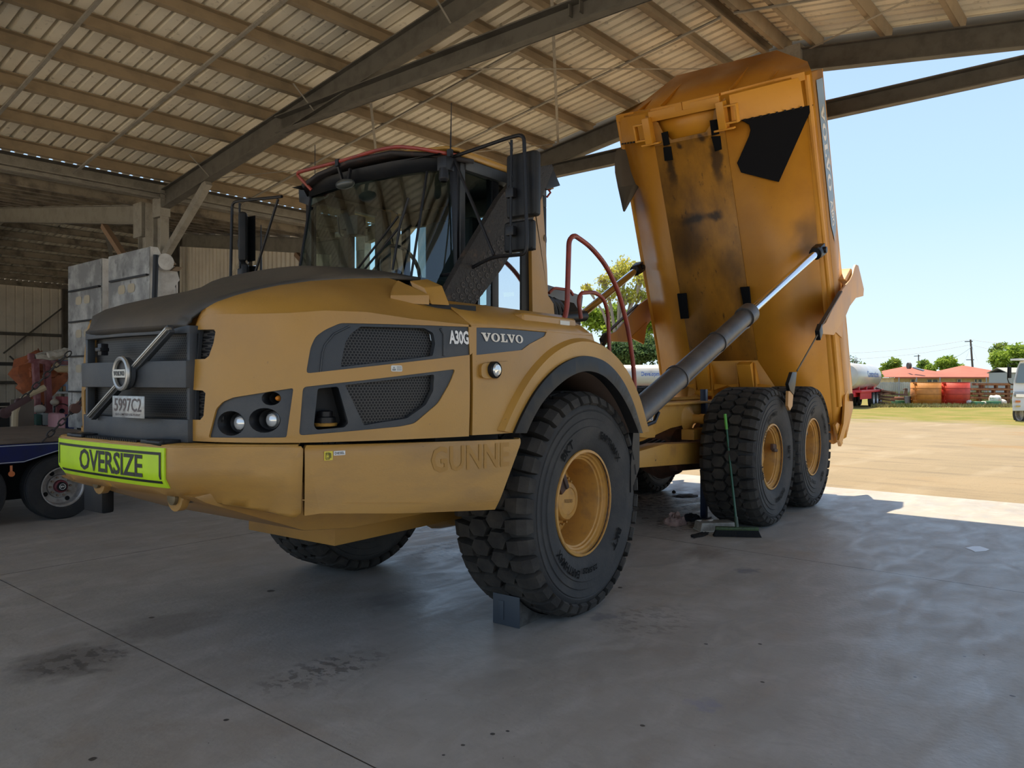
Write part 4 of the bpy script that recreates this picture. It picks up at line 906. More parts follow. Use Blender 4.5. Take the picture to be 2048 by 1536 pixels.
# the kinked underside: floor, slopes, lower walls, chute at the tail.  k = 0 floor line, then outwards
st = [(-1.52, .45, .98), (-1.0, .22, .86), (0.0, 0, .50), (3.23, 0, .50)]     # (a, height of the floor, half-width of the floor)
sl = [(-1.55, .50, 1.28), (-1.0, .50, 1.30), (0.0, .60, 1.30), (ALEN, .78, 1.33)]   # where the slope meets the wall
b = MB(); b.k = 0
b.grid([[D(a, h, -w) for a, h, w in st[2:]], [D(a, h, 0) for a, h, w in st[2:]], [D(a, h, w) for a, h, w in st[2:]]])
b2 = MB(); b2.grid([[D(a, h, -w) for a, h, w in st[:3]], [D(a, h, 0) for a, h, w in st[:3]], [D(a, h, w) for a, h, w in st[:3]]]); b2.build('chute_floor', ORG, T, solid=.02)
body = b.build('body_floor', FLOOR, T, solid=.02, label='stained brown underside of the raised body')
for s in (-1, 1):
    b = MB(); st2 = st[:3]+[(ALEN, 0, .50)]; b.grid([[D(a, h+.004, s*w) for a, h, w in st2], [D(a, h, s*w) for a, h, w in sl]]); b.build('body_slope', SIDE, T, solid=.02, label='orange sloping body side')
    # wall: outer face from the slope up to the top rail
    wl = [[D(-1.55, .50, s*1.28), D(-1.0, .50, s*1.30), D(0, .6, s*1.30), D(ALEN, .78, s*1.33)], [D(-1.5, .62, s*1.42), D(-1.0, .80, s*1.42), D(0, .84, s*1.42), D(ALEN, .84, s*1.42)], [D(-1.25, 1.15, s*1.43), D(-.9, 1.2, s*1.43), D(0, 1.26, s*1.43), D(ALEN, 1.32, s*1.43)]]
    b = MB(); b.grid(wl[1:]); b.build('body_wall', mat('wall_worn_paint', (.58, .30, .10), .5, n2=(.45, .25, .12), nscale=2, stretch=(1, 1, .5), n3=(.15, .07, .03), n3scale=25, n3lo=.68, n3hi=.72), T, solid=.03, label='worn outer side wall of the body' if s < 0 else None)
    b = MB(); b.grid(wl[:2]); b.build('body_rib', ORG, T, solid=.02)
    # rounded edge tube along the slope
    b = MB(); b.tube([D(-1.0, .64, s*1.37), D(0, .72, s*1.37), D(ALEN-.02, .80, s*1.37)], .045, 10); b.build('body_edge', ORG, T)
    b = MB(); b.tube([D(-.9, 1.2, s*1.43), D(ALEN, 1.33, s*1.43)], .018, 8); b.build('top_rail', ORG, T)
# decal strip on the near wall
b = MB(); fnw = lambda a, h: D(a, h, -1.452)
b.add([fnw(*p) for p in ((3.55, .93), (3.55, 1.27), (1.6, 1.22), (1.35, 1.05), (1.62, .93))], [(0, 1, 2, 3, 4)]); dcl = b.build('decal_strip', mat('decal_blue_grey', (.22, .29, .36), .45, n2=(.5, .36, .24), nscale=4, nlo=.55, nhi=.62), T, label='worn blue grey decal strip with maker letters')
b = MB(); letters(b, volvo(), lambda x, y: fnw(3.22-x, .985+y)+V3(0, -.003, 0), 0, 1.15, 0, .17); b.build('decal_letters', mat('cream_letters', (.72, .66, .56), .4), dcl); b = MB(); letters(b, glyphs('A30G', .03), lambda x, y: fnw(1.95-x, .99+y)+V3(0, -.003, 0), 0, .36, 0, .13); b.build('decal_letters', mat('cream_letters', (.72, .66, .56), .4), dcl)
# front end: cross beam, panels, spill guard
b = MB()
b.plate([D(ALEN, .0, -.5), D(ALEN, .78, -1.33), D(ALEN, 1.32, -1.43), D(ALEN, 1.32, 1.43), D(ALEN, .78, 1.33), D(ALEN, 0, .5)], E1*-.03)
b.build('head_wall', ORG, T)
b = MB()
def bar(a0, a1, h0, h1, y0, y1): b.obox(D((a0+a1)/2, (h0+h1)/2, (y0+y1)/2), E1*(a1-a0)/2, E2*(h1-h0)/2, V3(0, (y1-y0)/2, 0))
bar(ALEN-.14, ALEN+.0, -.05, .12, -.5, .5)
b.build('front_cross_beam', ORG, T, bevel=.006)
b = MB(); b.quad(D(3.15, .07, -.5), D(ALEN, .07, -.5), D(ALEN, .07, .5), D(3.15, .07, .5)); b.build('recess_panel', ORG, T, solid=.01)
b = MB(); top = [D(ALEN-.02, .75, -1.36), D(ALEN-.02, .62, -1.0), D(ALEN-.02, .04, -.48), D(ALEN-.02, -.03, 0), D(ALEN-.02, .04, .48), D(ALEN-.02, .62, 1.0), D(ALEN-.02, .75, 1.36)]
for k in range(6):
    b.beam(top[k], top[k+1], .07, .10, up=E1)
b.build('head_flange', ORG, T)
gd = [(3.68, .85, -1.42), (3.78, 1.5, -1.22), (4.02, 1.75, -.76), (4.02, 1.75, .76), (3.78, 1.5, 1.22), (3.68, .85, 1.42)]
b = MB(); n = len(gd); vs = [D(*g) for g in gd]; lw_ = [D(3.62, .3, -.8), D(3.62, .3, .8)]
b.add(vs+[D(3.6, .82, -1.40), D(3.6, .5, -.9), D(3.6, .15, 0), D(3.6, .5, .9), D(3.6, .82, 1.40)], [(0, 1, 7, 6), (1, 2, 7), (2, 3, 8), (2, 8, 7), (3, 9, 8), (3, 4, 9), (4, 5, 10, 9)])
b.build('spill_guard', SIDE, T, solid=.02, label='orange spill guard at the body front')
for y in (-.95, -.5, .5, .95):
    b = MB(); b.plate([D(3.62, .45 if abs(y) < .6 else .7, y), D(3.70, .4 if abs(y) < .6 else .65, y), D(3.97 if abs(y) < .6 else 3.85, 1.55, y), D(3.94 if abs(y) < .6 else 3.82, 1.6, y)], (0, .02, 0))
    b.build('guard_gusset', ORG, T)
# side front panels under the head (short plates over the slopes) and hinged mount boxes
for s in (-1, 1):
    b = MB(); p = [D(ALEN-.02, .10, s*.56), D(ALEN-.02, .74, s*1.28), D(3.27, .72, s*1.30), D(3.30, .06, s*.56)]; nn = (E2*-1+V3(0, s*1.0, 0)).normalized()*.03
    b.plate([q+nn for q in p], nn*.6); b.build('front_panel', ORG, T, bevel=.004)
    for k in range(9):
        q = p[3].lerp(p[2], (k+.5)/9)+nn*2.2; b = MB(); b.obox(q, E1*.012, E2*.012, V3(0, .012, 0)); b.build('panel_bolt', BLKM, T)
    b = MB(); a0 = s*.52
    b.obox(D(3.42, -.07, a0), E1*.17, E2*.07, V3(0, .05, 0)); b.obox(D(3.42, -.07, a0+s*.19), E1*.11, E2*.05, V3(0, .012, 0)); b.obox(D(3.52, -.07, a0+s*.10), E1*.012, E2*.06, V3(0, .10, 0)); b.obox(D(3.31, -.07, a0+s*.10), E1*.012, E2*.06, V3(0, .10, 0)); b.obox(D(3.24, -.06, a0), E1*.012, E2*.05, V3(0, .13, 0))
    b.build('latch_bracket', ORG, T, bevel=.004)
# shaped top edge of the floor plate
b = MB(); fe = [D(3.20, -.012, -.50), D(3.28, -.012, -.50), D(3.36, -.012, -.56), D(3.62, -.012, -.56), D(3.5, -.012, -.40), D(3.35, -.012, -.35), D(3.25, -.012, -.24), D(3.24, -.012, .24), D(3.35, -.012, .35), D(3.5, -.012, .40), D(3.62, -.012, .56), D(3.36, -.012, .56), D(3.28, -.012, .50), D(3.20, -.012, .50)]
b.plate(fe, E2*.02); b.build('floor_lip', FLOOR, T)
PAD = mat('black_rubber_pad', (.007, .008, .010), .8, spec=.1)
for c4 in (((1322, 266), (1334, 263), (1339, 289), (1327, 292)), ((1326, 295), (1341, 293), (1345, 320), (1329, 322)), ((1419, 241), (1433, 239), (1438, 268), (1423, 272)), ((1422, 273), (1440, 272), (1443, 299), (1430, 303)), ((1354, 588), (1372, 587), (1377, 637), (1361, 638)), ((1480, 575), (1498, 574), (1503, 622), (1489, 624))):
    b = MB(); b.plate([on(x, y, BO-E2*.03, E2) for x, y in c4], E2*.03); b.build('rubber_pad', PAD, T, bevel=.003)
# black rubber mud flaps hanging from the slopes
n1 = (E2*-1+V3(0, -.95, 0)).normalized(); p0 = D(3.1, .40, -.85)+n1*.10
pts = [(1482, 240), (1498, 249), (1501, 260), (1498, 272), (1474, 326), (1482, 345), (1557, 364), (1590, 290), (1626, 209), (1560, 223)]
b = MB(); q = [on(x, y, p0, n1) for x, y in pts]; b.plate(q, n1*.012); b.build('rubber_flap', mat('rubber_flap_black', (.006, .0065, .009), .85, spec=.1), T, label='black rubber flap on the near slope')
pts = [(1232, 300), (1243, 294), (1262, 289), (1287, 285), (1279, 300), (1278, 312), (1281, 340), (1280, 368), (1272, 385), (1247, 423), (1235, 370), (1229, 330)]
b = MB(); rows = []
prof_l = [(1243, 294), (1232, 302), (1229, 318), (1230, 345), (1236, 375), (1247, 423)]; prof_r = [(1287, 284), (1280, 298), (1278, 315), (1281, 342), (1280, 368), (1249, 423)]
for (a, c), dy in zip(zip(prof_l, prof_r), (0, .03, .05, .05, .03, 0)):
    rows.append([oy(a[0]+(c[0]-a[0])*t, a[1]+(c[1]-a[1])*t, 1.12+.30*(1-t)+dy) for t in (0, .33, .66, 1)])
b.grid(rows); b.build('rubber_flap', mat('rubber_flap_dusty', (.10, .082, .062), .8), T, solid=.012, weld=True, label='dusty curled rubber flap on the far slope')
# hinge brackets under the kink
for y in (-.33, .33):
    b = MB()
    b.obox(D(-.22, -.06, y), E1*.20, E2*.06, V3(0, .10, 0)); b.obox(D(-.47, -.08, y), E1*.035, E2*.08, V3(0, .13, 0))
    for s in (-.13, .13):
        b.plate([D(-.02, .0, y+s), D(-.45, -.10, y+s), D(-.85, -.20, y+s), D(-.95, .0, y+s), D(-.7, .15, y+s)], (0, .025, 0))
        k = 1 if s > 0 else -1
        b.plate([D(-.36, -.02, y+s), D(-.42, -.10, y+s+k*.02), D(-.38, -.02, y+s+k*.20)], E1*-.015); b.plate([D(-.66, .04, y+s), D(-.66, -.10, y+s+k*.02), D(-.62, .06, y+s+k*.20)], E1*-.015)
    b.build('hinge_bracket', ORG, T, bevel=.006)
b = MB(); b.cyl((6.72, -.6, 1.33), (6.72, .6, 1.33), .06, 14); b.build('hinge_pin', RUST, T)
# tail chute end, tailgate with its side arms
tc = [D(-1.52, .45, -.98), D(-1.55, .5, -1.28), D(-1.5, .62, -1.42), D(-1.2, 1.2, -1.43)]
b = MB(); 
b.plate([oy(x, y, -1.44) for x, y in ((1690, 792), (1697, 776), (1699, 812), (1703, 820), (1683, 891), (1678, 880), (1687, 848), (1689, 822))], (0, .03, 0)); b.build('chute_cheek', SIDE, T)
b = MB(); c = D(-1.03, 1.03, -1.45); b.lathe([(.001, 0), (.06, 0), (.06, -.03)], c, (0, 1, 0), 16); b.build('cheek_pin', RUST, T)
b = MB(); b.plate([D(-1.45, .44, -1.2), D(-1.45, .50, -1.2), D(-1.57, .56, -1.2), D(-1.57, .46, -1.2)], (0, 2.4, 0)); b.build('chute_lip', SIDE, T, bevel=.005)
b = MB(); b.plate([oy(x, y, -1.40) for x, y in ((1671, 850), (1675, 845), (1679, 848), (1686, 886), (1682, 893))], (0, .04, 0)); b.build('chute_ear', SIDE, T, bevel=.004)
TG = -1.56
for s in (1, -1):
    tgp = [oy(x, y, TG) for x, y in ((1640, 655), (1652, 645), (1682, 583), (1700, 560), (1706, 548), (1709, 536), (1712, 529), (1717, 531), (1722, 552), (1728, 578), (1727, 592), (1712, 596), (1700, 612), (1690, 636), (1672, 664), (1668, 670), (1646, 668))]
    b = MB(); b.plate(tgp, (0, .03, 0)); (b if s > 0 else b.mirrored()).build('tailgate_arm', mat('wall_worn_paint', (0, 0, 0)), T, bevel=.004, label='tailgate arm on the near body side' if s > 0 else None)
    b = MB(); b.beam(oy(1640, 652, TG), oy(1681, 583, TG), .05, .02, up=(0, 0, 1)); (b if s > 0 else b.mirrored()).build('arm_flange', mat('flange_dark', (.06, .035, .02), .6), T)
    b = MB(); b.plate([oy(x, y, TG+.02) for x, y in ((1667, 660), (1688, 624), (1687, 640), (1684, 676), (1676, 668))], (0, .02, 0)); (b if s > 0 else b.mirrored()).build('arm_gusset', SIDE, T)
    c0 = oy(1638, 664, TG); c1 = oy(1594, 742, -1.50)
    cbl = MB(); cbl.tube([c0, c1], .011, 6); (cbl if s > 0 else cbl.mirrored()).build('tailgate_cable', mat('cable_steel', (.16, .12, .07), .6), T)
    b = MB(); b.obox(c0, (.06, 0, .05), (0, .03, 0), (-.03, 0, .06)); (b if s > 0 else b.mirrored()).build('cable_eye', BLKM, T, bevel=.01)
    b = MB(); b.plate([oy(x, y, -1.51) for x, y in ((1585, 744), (1594, 744), (1592, 765), (1588, 790), (1580, 780), (1577, 768))], (0, .04, 0)); (b if s > 0 else b.mirrored()).build('cable_anchor', BLKM, T, bevel=.006)
    b = MB(); b.plate([oy(x, y, -1.50) for x, y in ((1577, 782), (1587, 784), (1585, 812), (1580, 821), (1576, 812))], (0, .03, 0)); (b if s > 0 else b.mirrored()).build('anchor_plate', mat('wall_worn_paint', (0, 0, 0)), T)
# tailgate box (standing open behind the body)
b = MB(); tg = [oy(1675, 540, TG), oy(1706, 536, TG), oy(1722, 552, TG), oy(1727, 592, TG), oy(1690, 596, TG)]
p = [q+V3(0, .05, 0) for q in (tg[0], tg[1], oy(1703, 548, TG), oy(1698, 580, TG), tg[4])]
b.plate([tg[1]+V3(0, .03, 0), tg[2]+V3(0, .03, 0), tg[3]+V3(0, .03, 0), tg[3]+V3(-.5, .03, .05), tg[1]+V3(-.35, .03, -.2)], (0, 3.05, 0)); b.build('tailgate', SIDE, T, bevel=.01, label='orange tailgate raised behind the body')
# hoist cylinders
for s in (1, -1):
    P0 = V3(1.35, -.98*s, 1.28); P2 = oy(1636, 503, -1.36); P2.y *= s; P1 = oy(1470, 648, -1.0)
    d = (P2-P0).normalized(); L = (P2-P0).length; k = (V3(P1.x, P1.y*s, P1.z)-P0).dot(d)
    ds = V3(0, 0, 1)
    b = MB(); b.tube([P0, P0+d*(k*.36)], .118, 24); b.tube([P0+d*(k*.36), P0+d*(k*.69)], .104, 24); b.tube([P0+d*(k*.69), P0+d*k], .098, 24); b.tube([P0+d*(k-.14), P0+d*(k+.02)], .118, 24)
    b.tube([P0+d*(k*.355), P0+d*(k*.365)], .128, 24); b.tube([P0+d*(k*.685), P0+d*(k*.695)], .115, 24)
    cy = b.build('hoist_cylinder', CYL, T, label='grey hoist cylinder in front of the body' if s > 0 else 'grey hoist cylinder on the far side')
    sd = d.cross(V3(0, 1, 0)).normalized()*-1
    b = MB(); b.tube([P0+d*.2+sd*.13, P0+d*(k-.15)+sd*.125, P0+d*(k-.06)+sd*.14], .018, 8); b.build('oil_pipe', CYL, cy)
    b = MB(); b.tube([P0+d*k, P2-d*.05], .052, 20); b.build('piston_rod', CHR, cy)
    b = MB(); b.tube([P2-d*.12, P2-d*.02], .085, 16); b.obox(P2+d*.04, d*.09, V3(0, .06, 0), d.cross(V3(0, 1, 0)).normalized()*.075); b.tube([P2+d*.05+V3(0, -.10, 0), P2+d*.05+V3(0, .10, 0)], .045, 14); b.build('rod_eye', BLKM, cy, bevel=.008)
    b = MB(); b.tube([P0+d*(k*.2)+sd*.16, P0+d*(k*.2)+sd*.2+V3(-.1, 0, -.05), P0+V3(-.1, 0, -.1)], .02, 8); b.build('hydraulic_hose', BLKM, cy)
# ================================================================ the shed
S85 = math.tan(math.radians(8.5)); VE, VR, VL = 15.2, 4.8, -3.4; ZP = 5.4; ZRg = ZP+(VE-VR)*S85
def zr(v): return ZP+(VE-v)*S85 if v >= VR else ZRg-(VR-v)*S85      # underside of the purlins
U0, U1 = -4.2, 12.45
STEEL = mat('galvanised_steel', (.30, .275, .23), .6, metal=.15, n2=(.22, .20, .17), nscale=5, bump=.1, bscale=200, n3=(.36, .33, .28), n3scale=60, n3lo=.55, n3hi=.7)
DSTEEL = mat('dusty_dark_steel', (.115, .105, .088), .65, metal=.1, n2=(.08, .072, .06), nscale=4, bump=.15, bscale=220)
SHEET = mat('roof_sheet', (.80, .745, .62), .5, metal=.0, n2=(.70, .63, .50), nscale=1.1, nlo=.4, nhi=.75, stretch=(1, 1, 1), bump=.05, n3=(.36, .32, .25), n3scale=9, n3lo=.6, n3hi=.75)
WALLS = mat('wall_sheet', (.66, .60, .50), .6, n2=(.55, .50, .42), nscale=1.3)
def lf(o, label, cat, group=None, kind=None): return tag(o, label, cat, group, kind)
shed = None
# roof sheets, ribbed
def ribbed(name, pt, s0, s1, t0, t1, m, pitch=.20, depth=.08, base=.05, kind='structure', label=None, nt=2):
    """pt(s, t, h): s across the ribs, t along them, h out of the sheet"""
    b = MB(); ss = []; s = s0
    while s < s1:
        for ds, h in ((0, 0), (pitch-base-.02, 0), (pitch-base, depth), (pitch-.02, depth)):
            if s+ds <= s1+1e-6: ss.append((s+ds, h))
        s += pitch
    b.grid([[pt(a, t0+(t1-t0)*k/(nt-1), h) for a, h in ss] for k in range(nt)])
    o = b.build(name, m, None, ang=20); tag(o, label, None, None, kind); return o
for v0, v1, nm in ((VR, VE, 'ceiling'), (VL, VR, 'ceiling')):
    ribbed(nm, lambda s, t, h: W(s, t, zr(t)+.215+h), U0, U1, v0, v1, SHEET, label='ribbed metal roof sheeting')
# purlins
V2N = 16.0
pur_v = [14.62, 13.55, 12.45, 11.38, 10.40, 9.42, 8.43, 7.42, 6.50, 5.58, 4.95] + [4.62, 4.12, 3.12, 2.16, 1.15, .15, -.85, -1.85, -2.85]
PUR = mat('purlin_steel', (.29, .22, .14), .6, n2=(.22, .17, .11), nscale=3, metal=.05)
for i, v in enumerate(pur_v):
    b = MB(); sl = -1 if v > VR else 1; a = math.atan(S85)*sl
    up = BV*-math.sin(a)*-1 + UP*math.cos(a) if False else (UP*math.cos(a)+BV*math.sin(-a)*-1)
    up = (UP*math.cos(abs(a)) + BV*(math.sin(abs(a))*(1 if v > VR else -1))).normalized()
    b.cbeam(W(U0, v, zr(v)), W(U1-.05, v, zr(v)), .075, .20, side=1 if v > VR else -1, up=up)
    tag(b.build('roof_purlin', PUR), 'roof purlin under the ribbed sheeting', 'roof purlin', 'roof purlins of the main shed', 'structure')
# portal frames
def frame_at(u, tie=True, king=True):
    b = MB(); h = .36
    b.ibeam(W(u, VE, zr(VE)-.0), W(u, VR, zr(VR)), .17, h, .018); b.ibeam(W(u, VR, zr(VR)), W(u, VL, zr(VL)), .17, h, .018)
    rf = b.build('rafter_frame', DSTEEL, None); tag(rf, None, None, None, 'structure')
    for v in (VE, VL):
        b = MB(); s = 1 if v == VE else -1
        b.ibeam(W(u, v+.16*s, 0), W(u, v+.16*s, zr(v)+.05), .17, .32, .018, up=BV*s); b.build('column', STEEL, rf)
    b = MB(); b.box((0, 0, 0), (0, 0, 0)); 
    b = MB(); c = W(u, VR, zr(VR)-.2); b.obox(c, BU*.095, BV*.45, UP*.2); b.build('ridge_plate', STEEL, rf)
    b = MB(); c = W(u, VE-.02, zr(VE)-.2); b.obox(c, BU*.10, BV*.17, UP*.30); b.build('knee_plate', STEEL, rf)
    b = MB(); b.beam(W(u, VE, 4.0), W(u, VE-1.85, zr(VE-1.85)-h-.02), .12, .14); b.build('knee_brace', STEEL, rf)
    if tie:
        b = MB(); b.cbeam(W(u, 11.0, 5.68), W(u, -1.4, 5.68), .13, .27, t=.018, side=1); b.build('collar_tie', DSTEEL, rf)
    if king:
        b = MB(); b.cbeam(W(u, 5.0, 5.8), W(u, 5.0, zr(VR)-.3), .08, .16, side=1, up=BV); b.build('king_post', DSTEEL, rf)
    for v in (13.3, 10.1, 7.1):
        b = MB(); b.beam(W(u+.05, v, zr(v)-.34), W(u-.38, v, zr(v)+.02), .03, .006); b.build('fly_brace', STEEL, rf)
    return rf
for i, (u, la) in enumerate(((2.2, 0), (7.15, 'rafter frame nearest the camera, over the cab'), (12.2, 'end rafter frame against the sky')), ):
    f = frame_at(u)
    if la: f['label'] = la
# bridging rods and cross bracing under the roof
def rod(name, p0, p1, r, m=STEEL, flat=False):
    b = MB()
    if flat: b.beam(p0, p1, .05, .004)
    else: b.tube([p0, p1], r, 6)
    o = b.build(name, m); return o
rz_ = lambda u, v, d=.03: W(u, v, zr(v)-d)
for u in (3.82, 5.48): 
    b = MB(); b.beam(rz_(u, VE-.2, .02), rz_(u, VR+.1, .02), .05, .03); b.build('purlin_bridging', STEEL, None, kind='structure')
for u in (8.75, 10.45):
    b = MB(); b.beam(rz_(u, VE-.2, .02), rz_(u, VR+.1, .02), .04, .025); b.beam(rz_(u, VR-.1, .02), rz_(u, VL+.1, .02), .04, .025); b.build('purlin_bridging', STEEL, None, kind='structure')
for a, c in (((7.3, 9.0), (12.0, 14.2)), ((7.3, 14.2), (12.0, 9.0)), ((7.3, 5.6), (12.0, 9.0)), ((7.3, 9.0), (12.1, 5.4)), ((9.0, .0), (12.1, 4.2))):
    b = MB(); b.beam(rz_(*a, .05), rz_(*c, .05), .045, .004); b.build('roof_brace', STEEL, None, kind='structure')
# eaves
b = MB(); b.cbeam(W(U0, VE+.1, zr(VE)-.12), W(U1, VE+.1, zr(VE)-.12), .10, .30, side=-1); b.build('eave_beam', STEEL, None, kind='structure')
b = MB(); b.cbeam(W(U0, VE-.12, zr(VE)-.16), W(U1, VE-.12, zr(VE)-.16), .12, .10, side=1); b.build('gutter', STEEL, None, kind='structure')
b = MB(); b.cbeam(W(U0, VL, zr(VL)-.1), W(U1, VL, zr(VL)-.1), .1, .30, side=1); b.build('eave_beam', STEEL, None, kind='structure')
b = MB(); b.quad(W(U0, VE-.1, zr(VE)+.19), W(U1, VE-.1, zr(VE)+.19), W(U1, V2N+.2, zr(VE)+.16), W(U0, V2N+.2, zr(VE)+.16)); b.build('box_gutter', DSTEEL, None, kind='structure')
# verge flashing along the open end
b = MB()
for v0, v1 in ((VE, VR), (VR, VL)): b.beam(W(U1+.02, v0, zr(v0)+.17), W(U1+.02, v1, zr(v1)+.17), .02, .22)
b.build('verge_flashing', mat('flashing_dark', (.10, .095, .085), .6), None, kind='structure')
# ---- neighbouring shed on the left
V2, V3r, V4 = 16.0, 24.8, 33.4
def zn(v): return 5.25+(min(v, 2*V3r-v)-V2)*S85*.93
ribbed('ceiling', lambda s, t, h: W(s, t, zn(t)+.2+h), U0, 12.3, V2-.1, V3r, SHEET, label='ribbed roof of the neighbouring bay')
ribbed('ceiling', lambda s, t, h: W(s, t, zn(t)+.2+h), U0, 12.3, V3r, V4, SHEET, label='ribbed roof of the neighbouring bay')
DPUR = mat('dusty_purlin', (.30, .26, .20), .7, n2=(.12, .10, .08), nscale=3)
for k in range(18):
    v = V2+.35+k*1.0
    b = MB(); b.cbeam(W(U0, v, zn(v)), W(12.2, v, zn(v)), .075, .2, side=1); tag(b.build('roof_purlin', DPUR), 'roof purlin of the neighbouring bay', 'roof purlin', 'roof purlins of the neighbouring bay', 'structure')
for u in (7.15, 12.1):
    b = MB(); b.ibeam(W(u, V2, zn(V2)+.02), W(u, V3r, zn(V3r)+.02), .17, .40, .018); b.ibeam(W(u, V3r, zn(V3r)+.02), W(u, V4, zn(V4)+.02), .17, .40, .018)
    rf = b.build('rafter_frame', mat('beam_grey', (.24, .22, .18), .65, n2=(.19, .17, .14), nscale=4), None); tag(rf, None, None, None, 'structure')
    b = MB(); b.ibeam(W(u, V2+.02, 0), W(u, V2+.02, zn(V2)), .17, .34, .018, up=BV); b.build('column', STEEL, rf)
    b = MB(); b.obox(W(u, V2+.02, zn(V2)-.3), BU*.10, BV*.19, UP*.35); b.build('knee_plate', STEEL, rf)
    b = MB(); b.beam(W(u, V2+.1, 3.7), W(u, V2+1.9, zn(V2+1.9)-.42), .12, .12); b.build('knee_brace', mat('rusty_brace', (.24, .15, .09), .7), rf)
for v in (20.0, 24.3, 28.6, 33.2):
    b = MB(); b.ibeam(W(12.0, v, 0), W(12.0, v, zn(v)), .17, .3, .018, up=BU); b.build('column', DSTEEL, None, kind='structure')
b = MB(); b.beam(W(7.2, V2+1.9, zn(V2+1.9)-.5), W(12.1, V4-4, zn(V4-4)-.1), .09, .09); b.build('roof_brace', STEEL, None, kind='structure')
LW = mat('light_wall_sheet', (.80, .73, .60), .6, n2=(.7, .63, .52), nscale=1.2)
ribbed('wall_back', lambda s, t, h: W(12.3+h, s, t if t < 1 else zn(min(max(s, V2), V4))+.2), V2-.1, V4, 0, 2, LW, pitch=.22, depth=.07, base=.06, label='light ribbed end wall of the neighbouring bay')
ribbed('wall_left', lambda s, t, h: W(s, V4+.05+h, t), U0, 12.3, 0, 5.6, WALLS, pitch=.30, depth=.03, base=.05, label='dusty ribbed side wall')
for z in (1.6, 3.45):
    b = MB(); b.beam(W(U0, V4-.1, z), W(12.2, V4-.1, z), .1, .12); b.build('wall_girt', DSTEEL, None, kind='structure')
for z in (1.4, 2.9, 4.4):
    b = MB(); b.beam(W(12.18, V2, z), W(12.18, V4, z), .1, .13); b.build('wall_girt', STEEL, None, kind='structure')
b = MB(); b.beam(W(12.1, V2+.3, 4.75), W(12.1, V2+4.3, 1.6), .09, .02, up=BU); b.beam(W(12.05, 20.0, 5.6), W(12.05, 24.3, 2.6), .09, .02, up=BU); b.build('wall_brace', mat('pale_brace', (.62, .56, .44), .6), None, kind='structure')
b = MB(); b.beam(W(9.7, V4-.15, 2.7), W(12.1, V4-.15, 4.9), .07, .05); b.beam(W(9.9, V4-.15, 2.6), W(10.9, V4-.15, 1.6), .07, .05); b.build('wall_brace', DSTEEL, None, kind='structure')
